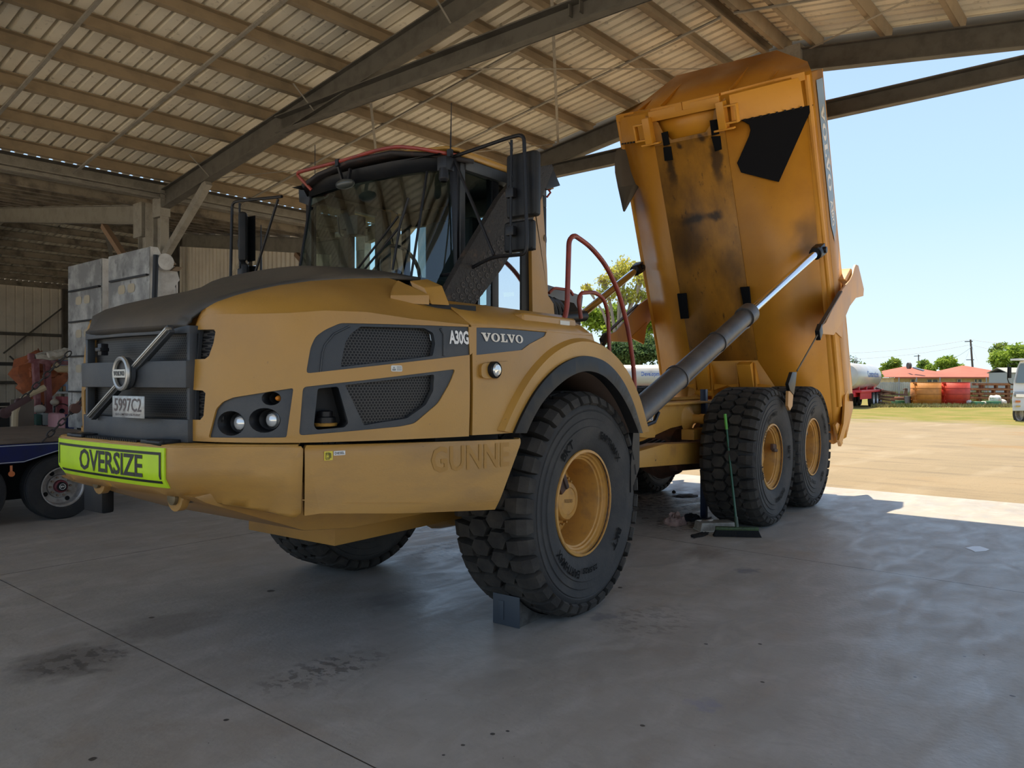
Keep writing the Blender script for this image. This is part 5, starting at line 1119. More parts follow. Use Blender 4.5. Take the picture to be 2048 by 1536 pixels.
# far wall behind the camera (closes the shed) and floor
ribbed('wall_front', lambda s, t, h: W(U0-.1+h, s, t), 26.0, V4, 0, 5.6, WALLS, pitch=.30, label='ribbed wall behind the camera')
def floor_material():
    m = bpy.data.materials.new('concrete_floor'); m.use_nodes = True; nt = m.node_tree; N = nt.nodes; L = nt.links; bs_ = N['Principled BSDF']
    tc = N.new('ShaderNodeTexCoord'); obj = tc.outputs['Object']
    def nz(scale, lo, hi, det=6, st=None, rough=.6, dist=0):
        v = obj
        if st: mp = N.new('ShaderNodeMapping'); mp.inputs['Scale'].default_value = st; L.new(obj, mp.inputs[0]); v = mp.outputs[0]
        t = N.new('ShaderNodeTexNoise'); t.inputs['Scale'].default_value = scale; t.inputs['Detail'].default_value = det; t.inputs['Roughness'].default_value = rough; t.inputs['Distortion'].default_value = dist; L.new(v, t.inputs['Vector'])
        r = N.new('ShaderNodeMapRange'); r.inputs[1].default_value = lo; r.inputs[2].default_value = hi; L.new(t.outputs[0], r.inputs[0]); return r.outputs[0]
    cur = None
    def mixin(f, c, base=None, fac=1.0):
        nonlocal cur
        mx = N.new('ShaderNodeMix'); mx.data_type = 'RGBA'
        if fac != 1.0:
            mm = N.new('ShaderNodeMath'); mm.operation = 'MULTIPLY'; L.new(f, mm.inputs[0]); mm.inputs[1].default_value = fac; f = mm.outputs[0]
        L.new(f, mx.inputs[0])
        if cur is None: mx.inputs[6].default_value = (*base, 1)
        else: L.new(cur, mx.inputs[6])
        mx.inputs[7].default_value = (*c, 1); cur = mx.outputs[2]
    mixin(nz(.55, .35, .7), (.315, .292, .255), (.385, .36, .32))
    mixin(nz(2.3, .45, .75, st=(1, 1.8, 1), dist=.6), (.48, .455, .42), fac=.7)
    mixin(nz(7, .5, .8, st=(1.2, .5, 1), dist=1.2), (.28, .25, .21), fac=.5)
    mixin(nz(.9, .56, .75, dist=1), (.28, .20, .13), fac=.45)
    mixin(nz(42, .735, .75, det=2), (.06, .052, .045), fac=.8)
    # oily litter around the truck's middle, drip marks, tyre prints: dark spots with a place of their own
    def blob(c, r, col, st, lo=1.1, hi=.35, nscale=9, namp=.35):
        t = N.new('ShaderNodeTexNoise'); t.inputs['Scale'].default_value = nscale; t.inputs['Detail'].default_value = 6; L.new(obj, t.inputs['Vector'])
        s = N.new('ShaderNodeVectorMath'); s.operation = 'MULTIPLY_ADD'; L.new(t.outputs['Color'], s.inputs[0]); s.inputs[1].default_value = (namp,)*3; s.inputs[2].default_value = (-namp/2,)*3
        a = N.new('ShaderNodeVectorMath'); a.operation = 'ADD'; L.new(obj, a.inputs[0]); L.new(s.outputs[0], a.inputs[1])
        d = N.new('ShaderNodeVectorMath'); d.operation = 'SUBTRACT'; L.new(a.outputs[0], d.inputs[0]); d.inputs[1].default_value = c
        k = N.new('ShaderNodeVectorMath'); k.operation = 'DIVIDE'; L.new(d.outputs[0], k.inputs[0]); k.inputs[1].default_value = r
        ln = N.new('ShaderNodeVectorMath'); ln.operation = 'LENGTH'; L.new(k.outputs[0], ln.inputs[0])
        mr = N.new('ShaderNodeMapRange'); mr.interpolation_type = 'SMOOTHSTEP'; mr.inputs[1].default_value = lo; mr.inputs[2].default_value = hi; mr.inputs[4].default_value = st; L.new(ln.outputs['Value'], mr.inputs[0])
        return mr.outputs[0]
    def fuv(px, py):
        p = oz(px, py, 0)-Vector((CAM.x, CAM.y, 0)); return (p.dot(BU), p.dot(BV), 0)
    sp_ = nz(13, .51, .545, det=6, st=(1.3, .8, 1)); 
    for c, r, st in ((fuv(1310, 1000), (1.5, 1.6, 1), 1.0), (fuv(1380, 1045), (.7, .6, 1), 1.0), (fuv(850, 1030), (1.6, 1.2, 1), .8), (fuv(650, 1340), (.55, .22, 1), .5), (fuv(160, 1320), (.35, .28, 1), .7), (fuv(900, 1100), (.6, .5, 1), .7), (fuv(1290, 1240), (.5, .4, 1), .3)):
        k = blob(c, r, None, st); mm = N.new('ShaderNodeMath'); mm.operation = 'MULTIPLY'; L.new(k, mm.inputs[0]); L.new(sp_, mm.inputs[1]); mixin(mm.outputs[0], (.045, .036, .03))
    for c, r, col, st in ((fuv(1367, 990), (.3, .45, 1), (.08, .065, .05), .8), (fuv(1495, 1142), (.12, .13, 1), (.16, .165, .18), .7), (fuv(1200, 1235), (.13, .10, 1), (.19, .19, .20), .6), (fuv(1410, 1410), (.09, .10, 1), (.28, .28, .34), .6), (fuv(790, 1200), (.35, .3, 1), (.15, .14, .13), .6), (fuv(130, 1325), (.4, .35, 1), (.10, .09, .08), .6), (fuv(330, 1250), (.5, .3, 1), (.12, .105, .09), .45), (fuv(1410, 1105), (.3, .3, 1), (.17, .13, .10), .5)):
        mixin(blob(c, r, col, st), col)
    dots = [(185, 1518, .018), (303, 1235, .02), (542, 1182, .03), (985, 1468, .012), (1015, 1462, .009), (926, 1490, .01), (1285, 1451, .012), (887, 1510, .008), (1520, 1288, .012), (1412, 1288, .012), (1525, 1364, .012), (1929, 1313, .008), (1240, 1175, .02), (452, 1440, .014), (1968, 1310, .006), (1830, 1354, .008), (2025, 1392, .012)]
    for px, py, r in dots: mixin(blob(fuv(px, py), (r, r*1.1, 1), None, .9, 1.1, .8, 40, r*.8), (.035, .03, .028))
    # saw-cut joints
    sp = N.new('ShaderNodeSeparateXYZ'); L.new(obj, sp.inputs[0])
    def line(axis, at, w=.005):
        a = N.new('ShaderNodeMath'); a.operation = 'SUBTRACT'; L.new(sp.outputs[axis], a.inputs[0]); a.inputs[1].default_value = at
        c = N.new('ShaderNodeMath'); c.operation = 'ABSOLUTE'; L.new(a.outputs[0], c.inputs[0])
        d = N.new('ShaderNodeMath'); d.operation = 'LESS_THAN'; L.new(c.outputs[0], d.inputs[0]); d.inputs[1].default_value = w; return d.outputs[0]
    for u in (2.14, 7.2): mixin(line(0, u, .004 if u < 5 else .006), (.05, .042, .035))
    mixin(line(1, 7.6, .007), (.05, .042, .035)); mixin(line(1, 15.4, .008), (.05, .042, .035))
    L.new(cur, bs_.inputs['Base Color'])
    r1 = nz(1.8, .3, .7, st=(1, 2.2, 1), dist=.8)
    mr = N.new('ShaderNodeMapRange'); mr.inputs[3].default_value = .60; mr.inputs[4].default_value = .34; L.new(r1, mr.inputs[0]); L.new(mr.outputs[0], bs_.inputs['Roughness']); bs_.inputs['Specular IOR Level'].default_value = .5
    t = N.new('ShaderNodeTexNoise'); t.inputs['Scale'].default_value = 30; t.inputs['Detail'].default_value = 6; L.new(obj, t.inputs['Vector'])
    bp = N.new('ShaderNodeBump'); bp.inputs['Strength'].default_value = .12; bp.inputs['Distance'].default_value = .02; L.new(t.outputs[0], bp.inputs['Height']); L.new(bp.outputs[0], bs_.inputs['Normal'])
    return m
fo = MB().box((-5.1, -3.6, -.25), (12.42, 36.5, 0)); fl = fo.build('floor', floor_material()); fl.location = (CAM.x, CAM.y, 0); fl.rotation_euler = (0, 0, BA); tag(fl, 'grey concrete shed floor', None, None, 'structure')
# ================================================================ things standing on the floor
def thing(name, label, cat, loc=(0, 0, 0), group=None, rz=0.0): return tag(empty(name, loc, rz), label, cat, group)
# wheel chock
g = V3(-.545, -1.20, 0); t = thing('wheel_chock', 'grey steel wheel chock wedged against the front left tyre', 'wheel chock', (g.x, g.y, 0))
hh = .205; tz = lambda x: .79-math.sqrt(max(0, .808**2-(g.x+x)**2))
prof = [(0, 0), (0, hh)]+[(.02+.40*i/10, max(.004, min(hh, tz(.02+.40*i/10)))) for i in range(11)]+[(.42, 0)]
b = MB(); b.plate([(p[0], .012, p[1]) for p in prof], (0, .20, 0)); b.build('wedge', mat('scuffed_steel', (.12, .115, .105), .45, metal=.4, n2=(.06, .055, .05), nscale=14), t, bevel=.003)
b = MB(); b.box((-.008, 0, 0), (.0, .225, hh+.003)); b.box((-.014, .13, .035), (-.008, .175, .165)); b.build('end_plate', mat('chock_blue_grey', (.045, .055, .068), .5), t, bevel=.003)
# blue prop post
g = oz(1408, 1035, 0); t = thing('prop_post', 'dark blue upright steel post standing in front of the middle wheel', 'post', (g.x, g.y, 0))
b = MB(); b.box((-.035, -.035, 0), (.035, .035, 1.56)); b.build('post_tube', mat('navy_blue_paint', (.012, .02, .05), .4), t, bevel=.004)
b = MB(); b.box((-.07, -.07, 0), (.07, .07, .012)); b.build('base_plate', mat('navy_blue_paint', (0, 0, 0)), t)
# broom
g0 = oz(1474, 1064, .0); t = thing('push_broom', 'green broom standing upright with a wide black bristle head', 'broom', (g0.x, g0.y, 0))
e1 = oz(1427, 1072, 0); e2 = oz(1521, 1074, 0); bd = (e2-e1).normalized(); ct_ = (e1+e2)/2-g0; bn = V3(-bd.y, bd.x, 0); hl = (e2-e1).length/2
b = MB(); b.obox(ct_+V3(0, 0, .085), bd*(hl-.02), bn*.032, V3(0, 0, .016)); b.build('head', mat('green_broom_head', (.05, .09, .025), .5, n2=(.02, .03, .01), nscale=30), t, bevel=.006)
b = MB()
for i in range(40):
    for j in range(4):
        p = ct_+bd*(-hl+.03+(2*hl-.06)*i/39)+bn*(-.027+.018*j); b.beam(p+V3(0, 0, .07), p+bd*(.03*(i/39-.5)*2)+bn*(.01*(j-1.5)), .009, .007, up=bd)
bri = b.build('bristles', mat('black_bristles', (.008, .008, .008), .8), t); bri['kind'] = 'stuff'
tp = oz(1450, 828, 0); hp = on(1450, 828, g0-FW*.03, FW) - g0; base = ct_+V3(0, 0, .10); hp = Vector((hp.x, hp.y, hp.z))
b = MB(); b.tube([base, base+(hp-base)*.09], .02, 12); b.build('socket', mat('green_socket', (.03, .06, .03), .4), t)
b = MB(); b.tube([base+(hp-base)*.06, base+(hp-base)*.86], .0125, 12); b.build('handle', mat('green_handle_paint', (.015, .09, .045), .3), t)
b = MB(); b.tube([base+(hp-base)*.86, hp], .016, 12); b.build('grip', mat('light_green_grip', (.12, .42, .05), .4), t)
# clear plastic tub, rags, scraps
g = oz(1400, 1064, 0); t = thing('plastic_tray', 'upturned clear plastic tub lying behind the broom head', 'plastic tub', (g.x, g.y, 0))
PLS = glassmat('clear_plastic', (.80, .80, .74), .10)
d1 = (oz(1470, 1062, 0)-g); d1.normalize(); n1_ = V3(-d1.y, d1.x, 0)
b = MB()
def fr_(s, z): return [d1*x*s+n1_*y*s+V3(0, 0, z)+d1*.21 for x, y in ((-.21, -.02), (.21, -.02), (.21, .2), (-.21, .2))]
lo = fr_(1.0, .0); hi = fr_(.93, .10); b.add(lo+hi, [(4, 5, 6, 7), (0, 1, 5, 4), (1, 2, 6, 5), (2, 3, 7, 6), (3, 0, 4, 7)]); b.build('tub', mat('cloudy_plastic', (.36, .34, .29), .25, n2=(.22, .2, .17), nscale=6), t, bevel=.015, segs=3)
b = MB(); b.tube([p+V3(0, 0, .006) for p in lo+lo[:1]], .008, 6); b.build('tub_rim', mat('tub_rim', (.45, .43, .38), .3), t)
def rag(name, px, py, rx, ry, h, m, label, cat, seed):
    g = oz(px, py, 0); rr = random.Random(seed); b = MB(); rows = []
    for j in range(9):
        t_ = j/8; row = []
        for i in range(22):
            a = 2*PI*i/22; n = noise.noise(Vector((math.cos(a)*2.2+seed, math.sin(a)*2.2, t_*3)))
            r_ = (1-t_)**.6*(1+.45*n); row.append(g+V3(rx*r_*math.cos(a), ry*r_*math.sin(a), max(0.002, h*(t_**.7)*(1+.7*n)))-V3(0, 0, 0))
        rows.append(row+row[:1])
    b.grid(rows); o = b.build(name, m, None, weld=True, ang=50); tag(o, label, cat); return o
rag('rag', 1350, 1048, .15, .13, .11, mat('pink_cloth', (.36, .24, .20), .9, n2=(.2, .12, .1), nscale=9), 'crumpled pink rag on the floor left of the clear tub', 'rag', 3)
rag('rag', 1383, 1040, .16, .11, .07, mat('oily_black_cloth', (.012, .012, .014), .8), 'oily black rag between the pink rag and blue post', 'rag', 8)
rag('dirt_clump', 1400, 1070, .20, .07, .015, mat('black_grit', (.015, .014, .013), .9), 'scatter of black grit beside the clear tub', 'dirt', 5)
rag('dirt_clump', 1372, 992, .22, .16, .012, mat('brown_grit', (.06, .045, .035), .9), 'patch of dried mud under the truck frame', 'dirt', 9)
rag('stone', 1348, 985, .03, .03, .03, mat('black_grit', (0, 0, 0)), 'small dark stone on the floor under the truck', 'stone', 12)
b = MB(); c = oz(1290, 1038, 0); b.tube([c+V3(.05*math.cos(a), .05*math.sin(a)-.02, .006) for a in [i*.3 for i in range(7)]], .006, 6); tag(b.build('wire_scrap', mat('wire_rust', (.1, .06, .04), .6)), 'short curved wire scrap on the floor', 'wire scrap')
g = [oz(x, y, 0) for x, y in ((1930, 1096), (1945, 1093), (1960, 1093), (1979, 1099), (1972, 1102), (1950, 1104), (1942, 1100))]
b = MB(); b.plate([p+V3(0, 0, .003) for p in g], (0, 0, -.002)); tag(b.build('paper_scrap', mat('pale_paper', (.80, .86, .92), .5)), 'pale scrap of paper lying on the open floor at the right', 'paper scrap')
# ================================================================ low loader trailer at the left
TV = 10.1; lt = thing('low_loader_trailer', 'dark blue low loader trailer with raised steel ramps behind the truck', 'trailer', W(1.5, TV+1.3, 0))
def tb_(name, mb, m, par=lt, **k):
    o = mb.build(name, m, None, **k); world_parent(o, lt)
    if par is not lt: o.parent = par; o.matrix_parent_inverse = Matrix.Identity(4)
    return o
# build everything in the trailer's own frame instead: subtract its location
TL = W(1.5, TV+1.3, 0)
def TW(u, v, z): return W(u, v, z)-TL
def part(name, mb, m, par=None, **k): return mb.build(name, m, par or lt, **k)
BLUE = mat('deep_blue_paint', (.008, .016, .10), .3, coat=.3, n2=(.012, .018, .06), nscale=4)
PIN = mat('silver_pinstripe', (.5, .52, .58), .35)
b = MB(); pr_ = [(-3.5, .93), (3.48, .93), (4.1, .93), (4.2, .88), (3.6, .85), (3.15, .71), (-3.5, .68)]
b.plate([TW(u, TV, z) for u, z in pr_], BV*.12); part('side_beam', b, BLUE, bevel=.006)
b = MB(); b.tube([TW(-3.5, TV-.01, .915), TW(4.1, TV-.01, .915)], .005, 5); b.tube([TW(-3.5, TV-.01, .70), TW(3.15, TV-.01, .725), TW(3.55, TV-.01, .84), TW(4.05, TV-.01, .885)], .005, 5); part('pinstripe', b, PIN)
for u in (2.90, 3.22):
    b = MB(); b.lathe([(.001, -.003), (.03, -.003)], TW(u, TV, .84), BV*-1, 12); part('tie_down_hole', b, CAVE)
b = MB(); b.box((0, 0, 0), (0, 0, 0)); b = MB(); dz = .965
for i in range(9):
    v = TV+.04+i*.3; b.obox(TW(.3, v+.14, dz), BU*3.9, BV*.143, UP*.03)
part('timber_deck', b, mat('worn_deck_timber', (.17, .13, .10), .8, n2=(.10, .08, .06), nscale=5, stretch=(.3, 3, 1)))
b = MB(); b.obox(TW(.3, TV+1.4, .72), BU*3.8, BV*.5, UP*.2); b.obox(TW(.3, TV+2.7, .8), BU*3.8, BV*.05, UP*.12); part('chassis', b, mat('chassis_maroon', (.025, .008, .012), .6))
b = MB(); c = TW(3.02, TV-.01, .60); b.tube([c, c+UP*.09], .014, 8); b.lathe([(.001, -.02), (.032, -.02), (.032, .0), (.001, .0)], c+UP*-.005, BV, 16); part('side_marker', b, mat('orange_reflector', (.55, .16, .05), .4))
def truck_wheel(loc, R_, wd, parent, face, tyre_m, rim_m, detail=True, name='wheel', n=40):
    """face: the direction in which the outside of the wheel looks"""
    f = Vector(face).normalized(); b = MB(); w = wd/2
    b.lathe([(R_*.60, w*.85), (R_*.66, w), (R_*.80, w*1.02), (R_*.95, w*.93), (R_, w*.72), (R_*.985, w*.35), (R_, w*.33), (R_, -w*.33), (R_*.985, -w*.35), (R_, -w*.72), (R_*.95, -w), (R_*.6, -w)], loc, f, n)
    t_ = b.build(name, tyre_m, parent)
    b = MB(); b.lathe([(R_*.575, w*.93), (R_*.61, w*.93), (R_*.60, w*.80), (R_*.56, w*.72), (R_*.52, w*.1), (R_*.36, w*.05), (R_*.34, w*.22), (R_*.20, w*.25), (.001, w*.25)], loc, f, n); rm = b.build('rim', rim_m, t_)
    if detail:
        b = MB(); x, y, _ = frame(f)
        for k in range(10):
            a = 2*PI*k/10; p = Vector(loc)+f*(w*.22)+(x*math.cos(a)+y*math.sin(a))*R_*.285; b.tube([p, p+f*.03], R_*.035, 6)
        b.build('wheel_nuts', mat('rusty_nuts', (.25, .18, .12), .6), t_)
        b = MB(); b.lathe([(R_*.20, w*.22), (R_*.19, w*.55), (R_*.14, w*.6)], loc, f, 20); b.build('hub', mat('red_hub', (.14, .02, .03), .5), t_)
        b = MB(); b.lathe([(R_*.14, w*.5), (R_*.135, w*.78), (.001, w*.80)], loc, f, 20); hc = b.build('hub_cap', BLKM, t_)
        b = MB(); b.tube([Vector(loc)+f*(w*.81)+(x*math.cos(a)+y*math.sin(a))*R_*.085 for a in [2*PI*i/20 for i in range(20)]], .003, 4, closed=True)
        letters(b, glyphs('BPW', .02), planefn(Vector(loc)+f*(w*.815)-x*R_*.0+BU*-.022-UP*.012, BU*.044, UP*.024), 0, 1, 0, 1); b.build('hub_emblem', WHT, t_)
        b = MB()
        for k in range(4):
            a = 2*PI*k/4+.5; p = Vector(loc)+f*(w*.10)+(x*math.cos(a)+y*math.sin(a))*R_*.45; b.lathe([(.001, .004), (.028, .004)], p, f, 12)
        b.build('rim_holes', CAVE, t_)
    return t_
TYR = mat('trailer_tyre', (.018, .018, .019), .8, n2=(.03, .028, .026), nscale=7); RMW = mat('white_worn_rim', (.42, .40, .38), .4, metal=.3, n2=(.25, .23, .21), nscale=9)
truck_wheel(TW(3.58, TV+.16, .385), .395, .28, lt, -BV, TYR, RMW); truck_wheel(TW(2.6, TV+.16, .385), .395, .28, lt, -BV, TYR, RMW); truck_wheel(TW(1.6, TV+.16, .385), .395, .28, lt, -BV, TYR, RMW)
b = MB(); b.obox(TW(2.6, TV+.55, .45), BU*1.5, BV*.05, UP*.22); part('axle_group', b, CAVE)
b = MB(); b.plate([TW(u, v, z) for u, v, z in ((4.3, TV-.0, .92), (4.9, TV, .86), (4.95, TV, .65), (4.5, TV, .6), (4.1, TV, .75))], BV*2.6); part('rear_beam', b, BLUE)
# raised ramps: ribbed steel faces, white side channels
RF = mat('ramp_bare_steel', (.19, .19, .188), .42, metal=.25, n2=(.48, .48, .46), nscale=2.6, nlo=.42, nhi=.68, n3=(.10, .10, .10), n3scale=6, n3lo=.58, n3hi=.7)
RWH = mat('ramp_cream_paint', (.62, .60, .56), .5, n2=(.45, .42, .38), nscale=5)
UR = 4.62
for i, (v0, v1, ztp, nm) in enumerate(((TV+.02, TV+1.28, 3.42, 'near'), (TV+1.52, TV+2.74, 3.42, 'far'))):
    b = MB(); segs_ = [.95, 1.50, 2.03, 2.55, 3.02, ztp] if i else [.95, 1.52, 2.08, 2.62, 3.05, ztp]
    for z0, z1 in zip(segs_[:-1], segs_[1:]): b.obox(TW(UR, (v0+v1)/2, (z0+z1)/2), BU*.012, BV*(v1-v0)/2, UP*((z1-z0)/2-.006))
    rp = part('loading_ramp', b, RF, label='raised bare steel ramp, the %s one of two' % nm)
    b = MB()
    for z in segs_[1:-1]: b.obox(TW(UR-.03, (v0+v1)/2-.04, z), BU*.02, BV*((v1-v0)/2-.06), UP*.012)
    b.build('ramp_cleat', BLKM, rp)
    for z0, z1 in zip(segs_[:-1], segs_[1:]):
        if z1 == ztp: continue
        for s in (-1, 1):
            b = MB()
            zc = (z0+z1)/2+.08; vc = (v0+v1)/2+s*.15+.05
            b.add([TW(UR-.016, vc+.11*math.copysign(abs(math.cos(a))**.6, math.cos(a)), zc+.062*math.copysign(abs(math.sin(a))**.6, math.sin(a))) for a in [2*PI*k/16 for k in range(16)]], [tuple(range(16))])
            b.build('ramp_slot', mat('ramp_slot_wall', (.38, .33, .24), .6), rp)
    b = MB(); b.plate([TW(u, v0-.005, z) for u, z in ((UR+.0, .95), (UR, ztp), (UR+.10, ztp), (UR+.34, 2.9) if i == 0 else (UR+.2, 3.3), (UR+.42, .95))], BV*.03); b.plate([TW(u, v1, z) for u, z in ((UR+.0, .95), (UR, ztp), (UR+.10, ztp), (UR+.3, .95))], BV*-.03)
    b.obox(TW(UR+.36, (v0+v1)/2, 2.0), BU*.01, BV*(v1-v0)/2, UP*1.05); b.build('ramp_side', RWH, rp)
# ramp hinge arm and ram
b = MB(); a_ = ov(325, 525, TV-.05)-TL; b.lathe([(.001, -.1), (.11, -.1), (.11, .02), (.001, .02)], a_, BV, 20); b.plate([ov(x, y, TV)-TL for x, y in ((318, 528), (352, 533), (360, 560), (330, 600), (345, 720), (318, 720))], BV*.12); part('ramp_hinge_arm', b, RWH, bevel=.01)
b = MB(); b.tube([ov(312, 510, TV-.12)-TL, ov(309, 600, TV-.12)-TL, ov(306, 720, TV-.12)-TL], .035, 10); part('hydraulic_ram', b, BLKM)
b = MB(); b.tube([ov(340, 516, TV-.1)-TL, ov(350, 530, TV-.1)-TL], .022, 8); b.obox(ov(353, 538, TV-.1)-TL, BU*.05, BV*.03, UP*.03+BU*.03); part('ramp_fitting', b, mat('brass_brown', (.2, .13, .07), .5), bevel=.004)
# chains with their load binders, hanging from the ramps to the deck
def chain(pts, r, name, label):
    P_ = arc(pts, .3); P_ = lerp_line(P_, max(6, int(sum((P_[i+1]-P_[i]).length for i in range(len(P_)-1))/(r*4.6)))); b = MB()
    for i in range(len(P_)-1):
        c = (P_[i]+P_[i+1])/2; d = (P_[i+1]-P_[i]).normalized(); x, y, _ = frame(d); s_ = x if i % 2 else y
        b.tube([c+d*(r*3.2*math.cos(a))+s_*(r*1.7*math.sin(a)) for a in [2*PI*k/10 for k in range(10)]], r*.55, 5, closed=True)
    o = b.build(name, RUST if False else mat('chain_steel', (.035, .028, .024), .6)); tag(o, label, 'chain'); return o
c1 = [ov(141, 704, TV-.10), ov(110, 732, TV-.12), ov(75, 768, TV-.12), ov(45, 800, TV-.05)]
chain(c1, .016, 'chain', 'upper rusty chain slung from the ramp to the trailer')
c2 = [ov(172, 792, TV-.15), ov(130, 838, TV-.12), ov(108, 860, TV-.06), ov(84, 884, TV-.02)]
chain(c2, .017, 'chain', 'lower rusty chain running down to the blue beam')
b = MB(); a_ = ov(60, 795, TV-.1); c_ = ov(2, 828, TV-.05); b.beam(a_, c_, .05, .07); b.lathe([(.001, -.03), (.06, -.03), (.06, .03), (.001, .03)], ov(10, 826, TV-.05), BV, 14); b.lathe([(.001, -.03), (.045, -.03), (.045, .03), (.001, .03)], ov(38, 804, TV-.05), BV, 14); tag(b.build('load_binder', mat('dark_red_binder', (.05, .02, .02), .6), bevel=.006), 'dark red load binder at the lower end of the upper chain', 'load binder')
b = MB(); a_ = ov(142, 823, TV-.14); c_ = ov(171, 798, TV-.14); b.beam(a_, c_, .05, .06); b.lathe([(.001, -.035), (.06, -.035), (.06, .035), (.001, .035)], ov(150, 817, TV-.14), BV, 14); tag(b.build('load_binder', mat('red_brown_binder', (.11, .05, .035), .6), bevel=.006), 'red brown load binder beside the truck nose', 'load binder')
# ================================================================ clutter behind the trailer
VB = 17.0
def cw(px, py, v): return ov(px, py, v)
# red steel stand with rolled tarpaulins on top
REDS = mat('dull_red_steel', (.16, .04, .045), .55, n2=(.26, .12, .12), nscale=6)
g = cw(78, 862, VB); t = thing('steel_stand', 'dull red steel stand with two uprights behind the trailer', 'stand', (0, 0, 0)); t.location = (g.x, g.y, 0); gl = Vector((g.x, g.y, 0))
for px0, px1 in ((66, 75), (89, 98)):
    a = cw((px0+px1)/2, 722, VB)-gl; b = MB(); b.beam(V3(a.x+.08, a.y, 0), a, .14, .10, up=BU); b.build('upright', REDS, t, bevel=.005)
a = cw(59, 721, VB)-gl; c = cw(97, 725, VB)-gl; b = MB(); b.beam(a, c, .12, .09); b.beam(c, c+BU*1.6+BV*.6, .12, .08); b.build('top_bar', REDS, t, bevel=.005)
b = MB(); b.obox(cw(62, 713, VB)-gl, BU*.05, BV*.05, UP*.06); b.obox(cw(98, 713, VB)-gl, BU*.06, BV*.05, UP*.06); b.build('end_stop', REDS, t, bevel=.005)
# rolls
TARP = mat('pale_tarpaulin', (.50, .47, .40), .7, n2=(.30, .27, .22), nscale=5); ORT = mat('orange_tarpaulin', (.32, .09, .03), .8, n2=(.2, .06, .025), nscale=6)
for (x0, y0, x1, y1, r, dv, lab) in ((70, 715, 145, 712, .07, .0, 'lowest pale tarpaulin roll on the red stand'), (76, 712, 145, 702, .06, .2, 'middle pale tarpaulin roll on the red stand'), (96, 710, 143, 706, .065, -.2, 'nearest pale tarpaulin roll on the red stand'), (104, 708, 142, 698, .05, .4, 'topmost pale tarpaulin roll leaning on the red stand')):
    b = MB(); p, q = cw(x0, y0, VB+dv), cw(x1, y1, VB+dv); b.tube([p.lerp(q, k/6)+V3(0, 0, .02*math.sin(k*2.1)) for k in range(7)], r, 10); tag(b.build('tarpaulin_roll', TARP), lab, 'tarpaulin', 'pale tarpaulin rolls')
b = MB(); b.tube([cw(108, 730, VB-.1), cw(118, 738, VB-.1), cw(132, 738, VB-.1), cw(146, 736, VB-.1)], .075, 10); tag(b.build('hose_roll', mat('tan_hose', (.42, .33, .20), .6)), 'thick tan hose curling under the red stand top', 'hose')
rr_ = random.Random(4)
b = MB(); c = cw(78, 755, VB+.6)
rows = []
for j in range(9):
    row = []
    for i in range(16):
        a = 2*PI*i/16; n = noise.noise(Vector((math.cos(a)*2, math.sin(a)*2, j*.7)))
        row.append(c+BU*(.50*math.cos(a)*math.sin(PI*(j+.3)/9)*(1+.5*n))+BV*(.3*math.sin(a)*math.sin(PI*(j+.3)/9))+UP*(.55-.13*j+.12*n))
    rows.append(row+row[:1])
b.grid(rows); tag(b.build('orange_tarpaulin', ORT, None, weld=True), 'crumpled orange tarpaulin heaped behind the red stand', 'tarpaulin')
for k, (x0, y0, x1, y1) in enumerate(((62, 742, 118, 728), (60, 752, 110, 742), (92, 750, 125, 742))):
    b = MB(); b.tube([cw(x0, y0, VB+.3).lerp(cw(x1, y1, VB+.3), i/5)+UP*(.04*math.sin(i*1.7+k)) for i in range(6)], .07, 8); tag(b.build('tarpaulin_roll', ORT), ('upper', 'lower', 'right-hand')[k]+' orange tarpaulin roll behind the red stand', 'tarpaulin')
b = MB(); b.tube([Vector((*cw(26, 820, VB-.6).xy, .06)), cw(30, 825, VB-.6), cw(38, 803, VB-.6), cw(60, 788, VB-.6), cw(90, 775, VB-.6)], .06, 8); tag(b.build('hose_roll', mat('tan_hose', (0, 0, 0))), 'tan hose sloping down left of the red uprights', 'hose')
# steel shelving with goods
SHV = mat('grey_shelving', (.30, .31, .31), .5)
vs_ = 19.5; g = cw(125, 862, vs_); g.z = 0; t = thing('shelving_unit', 'grey steel shelving unit at the back beside the ramps', 'shelving', g)
for px in (103, 133, 150):
    p = cw(px, 800, vs_)-g; b = MB(); b.box((p.x-.03, p.y-.03, 0), (p.x+.03, p.y+.03, 2.0)); b.build('upright', SHV, t)
for py in (756, 785, 808):
    p = cw(103, py, vs_)-g; q = cw(150, py, vs_)-g; b = MB(); b.beam(p, q, .6, .05); b.build('shelf', SHV, t)
GOODS = [(110, 778, 5, 14, (.16, .28, .36), 'pale blue'), (117, 779, 4, 12, (.05, .09, .07), 'dark green'), (124, 779, 4, 10, (.24, .12, .05), 'brown'), (131, 778, 6, 14, (.20, .26, .36), 'grey blue'), (140, 779, 6, 11, (.02, .05, .12), 'navy')]
for px, py, w_, h_, col, nm in GOODS:
    p = cw(px, 785, vs_-.1); dd = (p-CAM).dot(FW); w = w_*dd/F/2; h = h_*dd/F
    b = MB(); b.obox(p+UP*(h/2+.03), BU*w*1.3, BV*.15, UP*h/2); tag(b.build('storage_box', mat('goods_'+nm.replace(' ', '_'), col, .6), bevel=.01), nm+' box on the middle shelf', 'box', 'boxes on the grey shelving')
b = MB(); p = cw(122, 756, vs_-.1); b.obox(p+UP*.25, BU*.42, BV*.2, UP*.22); tag(b.build('fabric_bundle', mat('blue_bundle', (.09, .12, .24), .8), bevel=.1), 'blue bundle lying on the top shelf', 'bundle')
b = MB(); p = cw(141, 756, vs_-.1); b.obox(p+UP*.16, BU*.2, BV*.2, UP*.13); tag(b.build('storage_box', mat('white_box', (.45, .45, .42), .6), bevel=.02), 'whitish box at the right end of the top shelf', 'box')
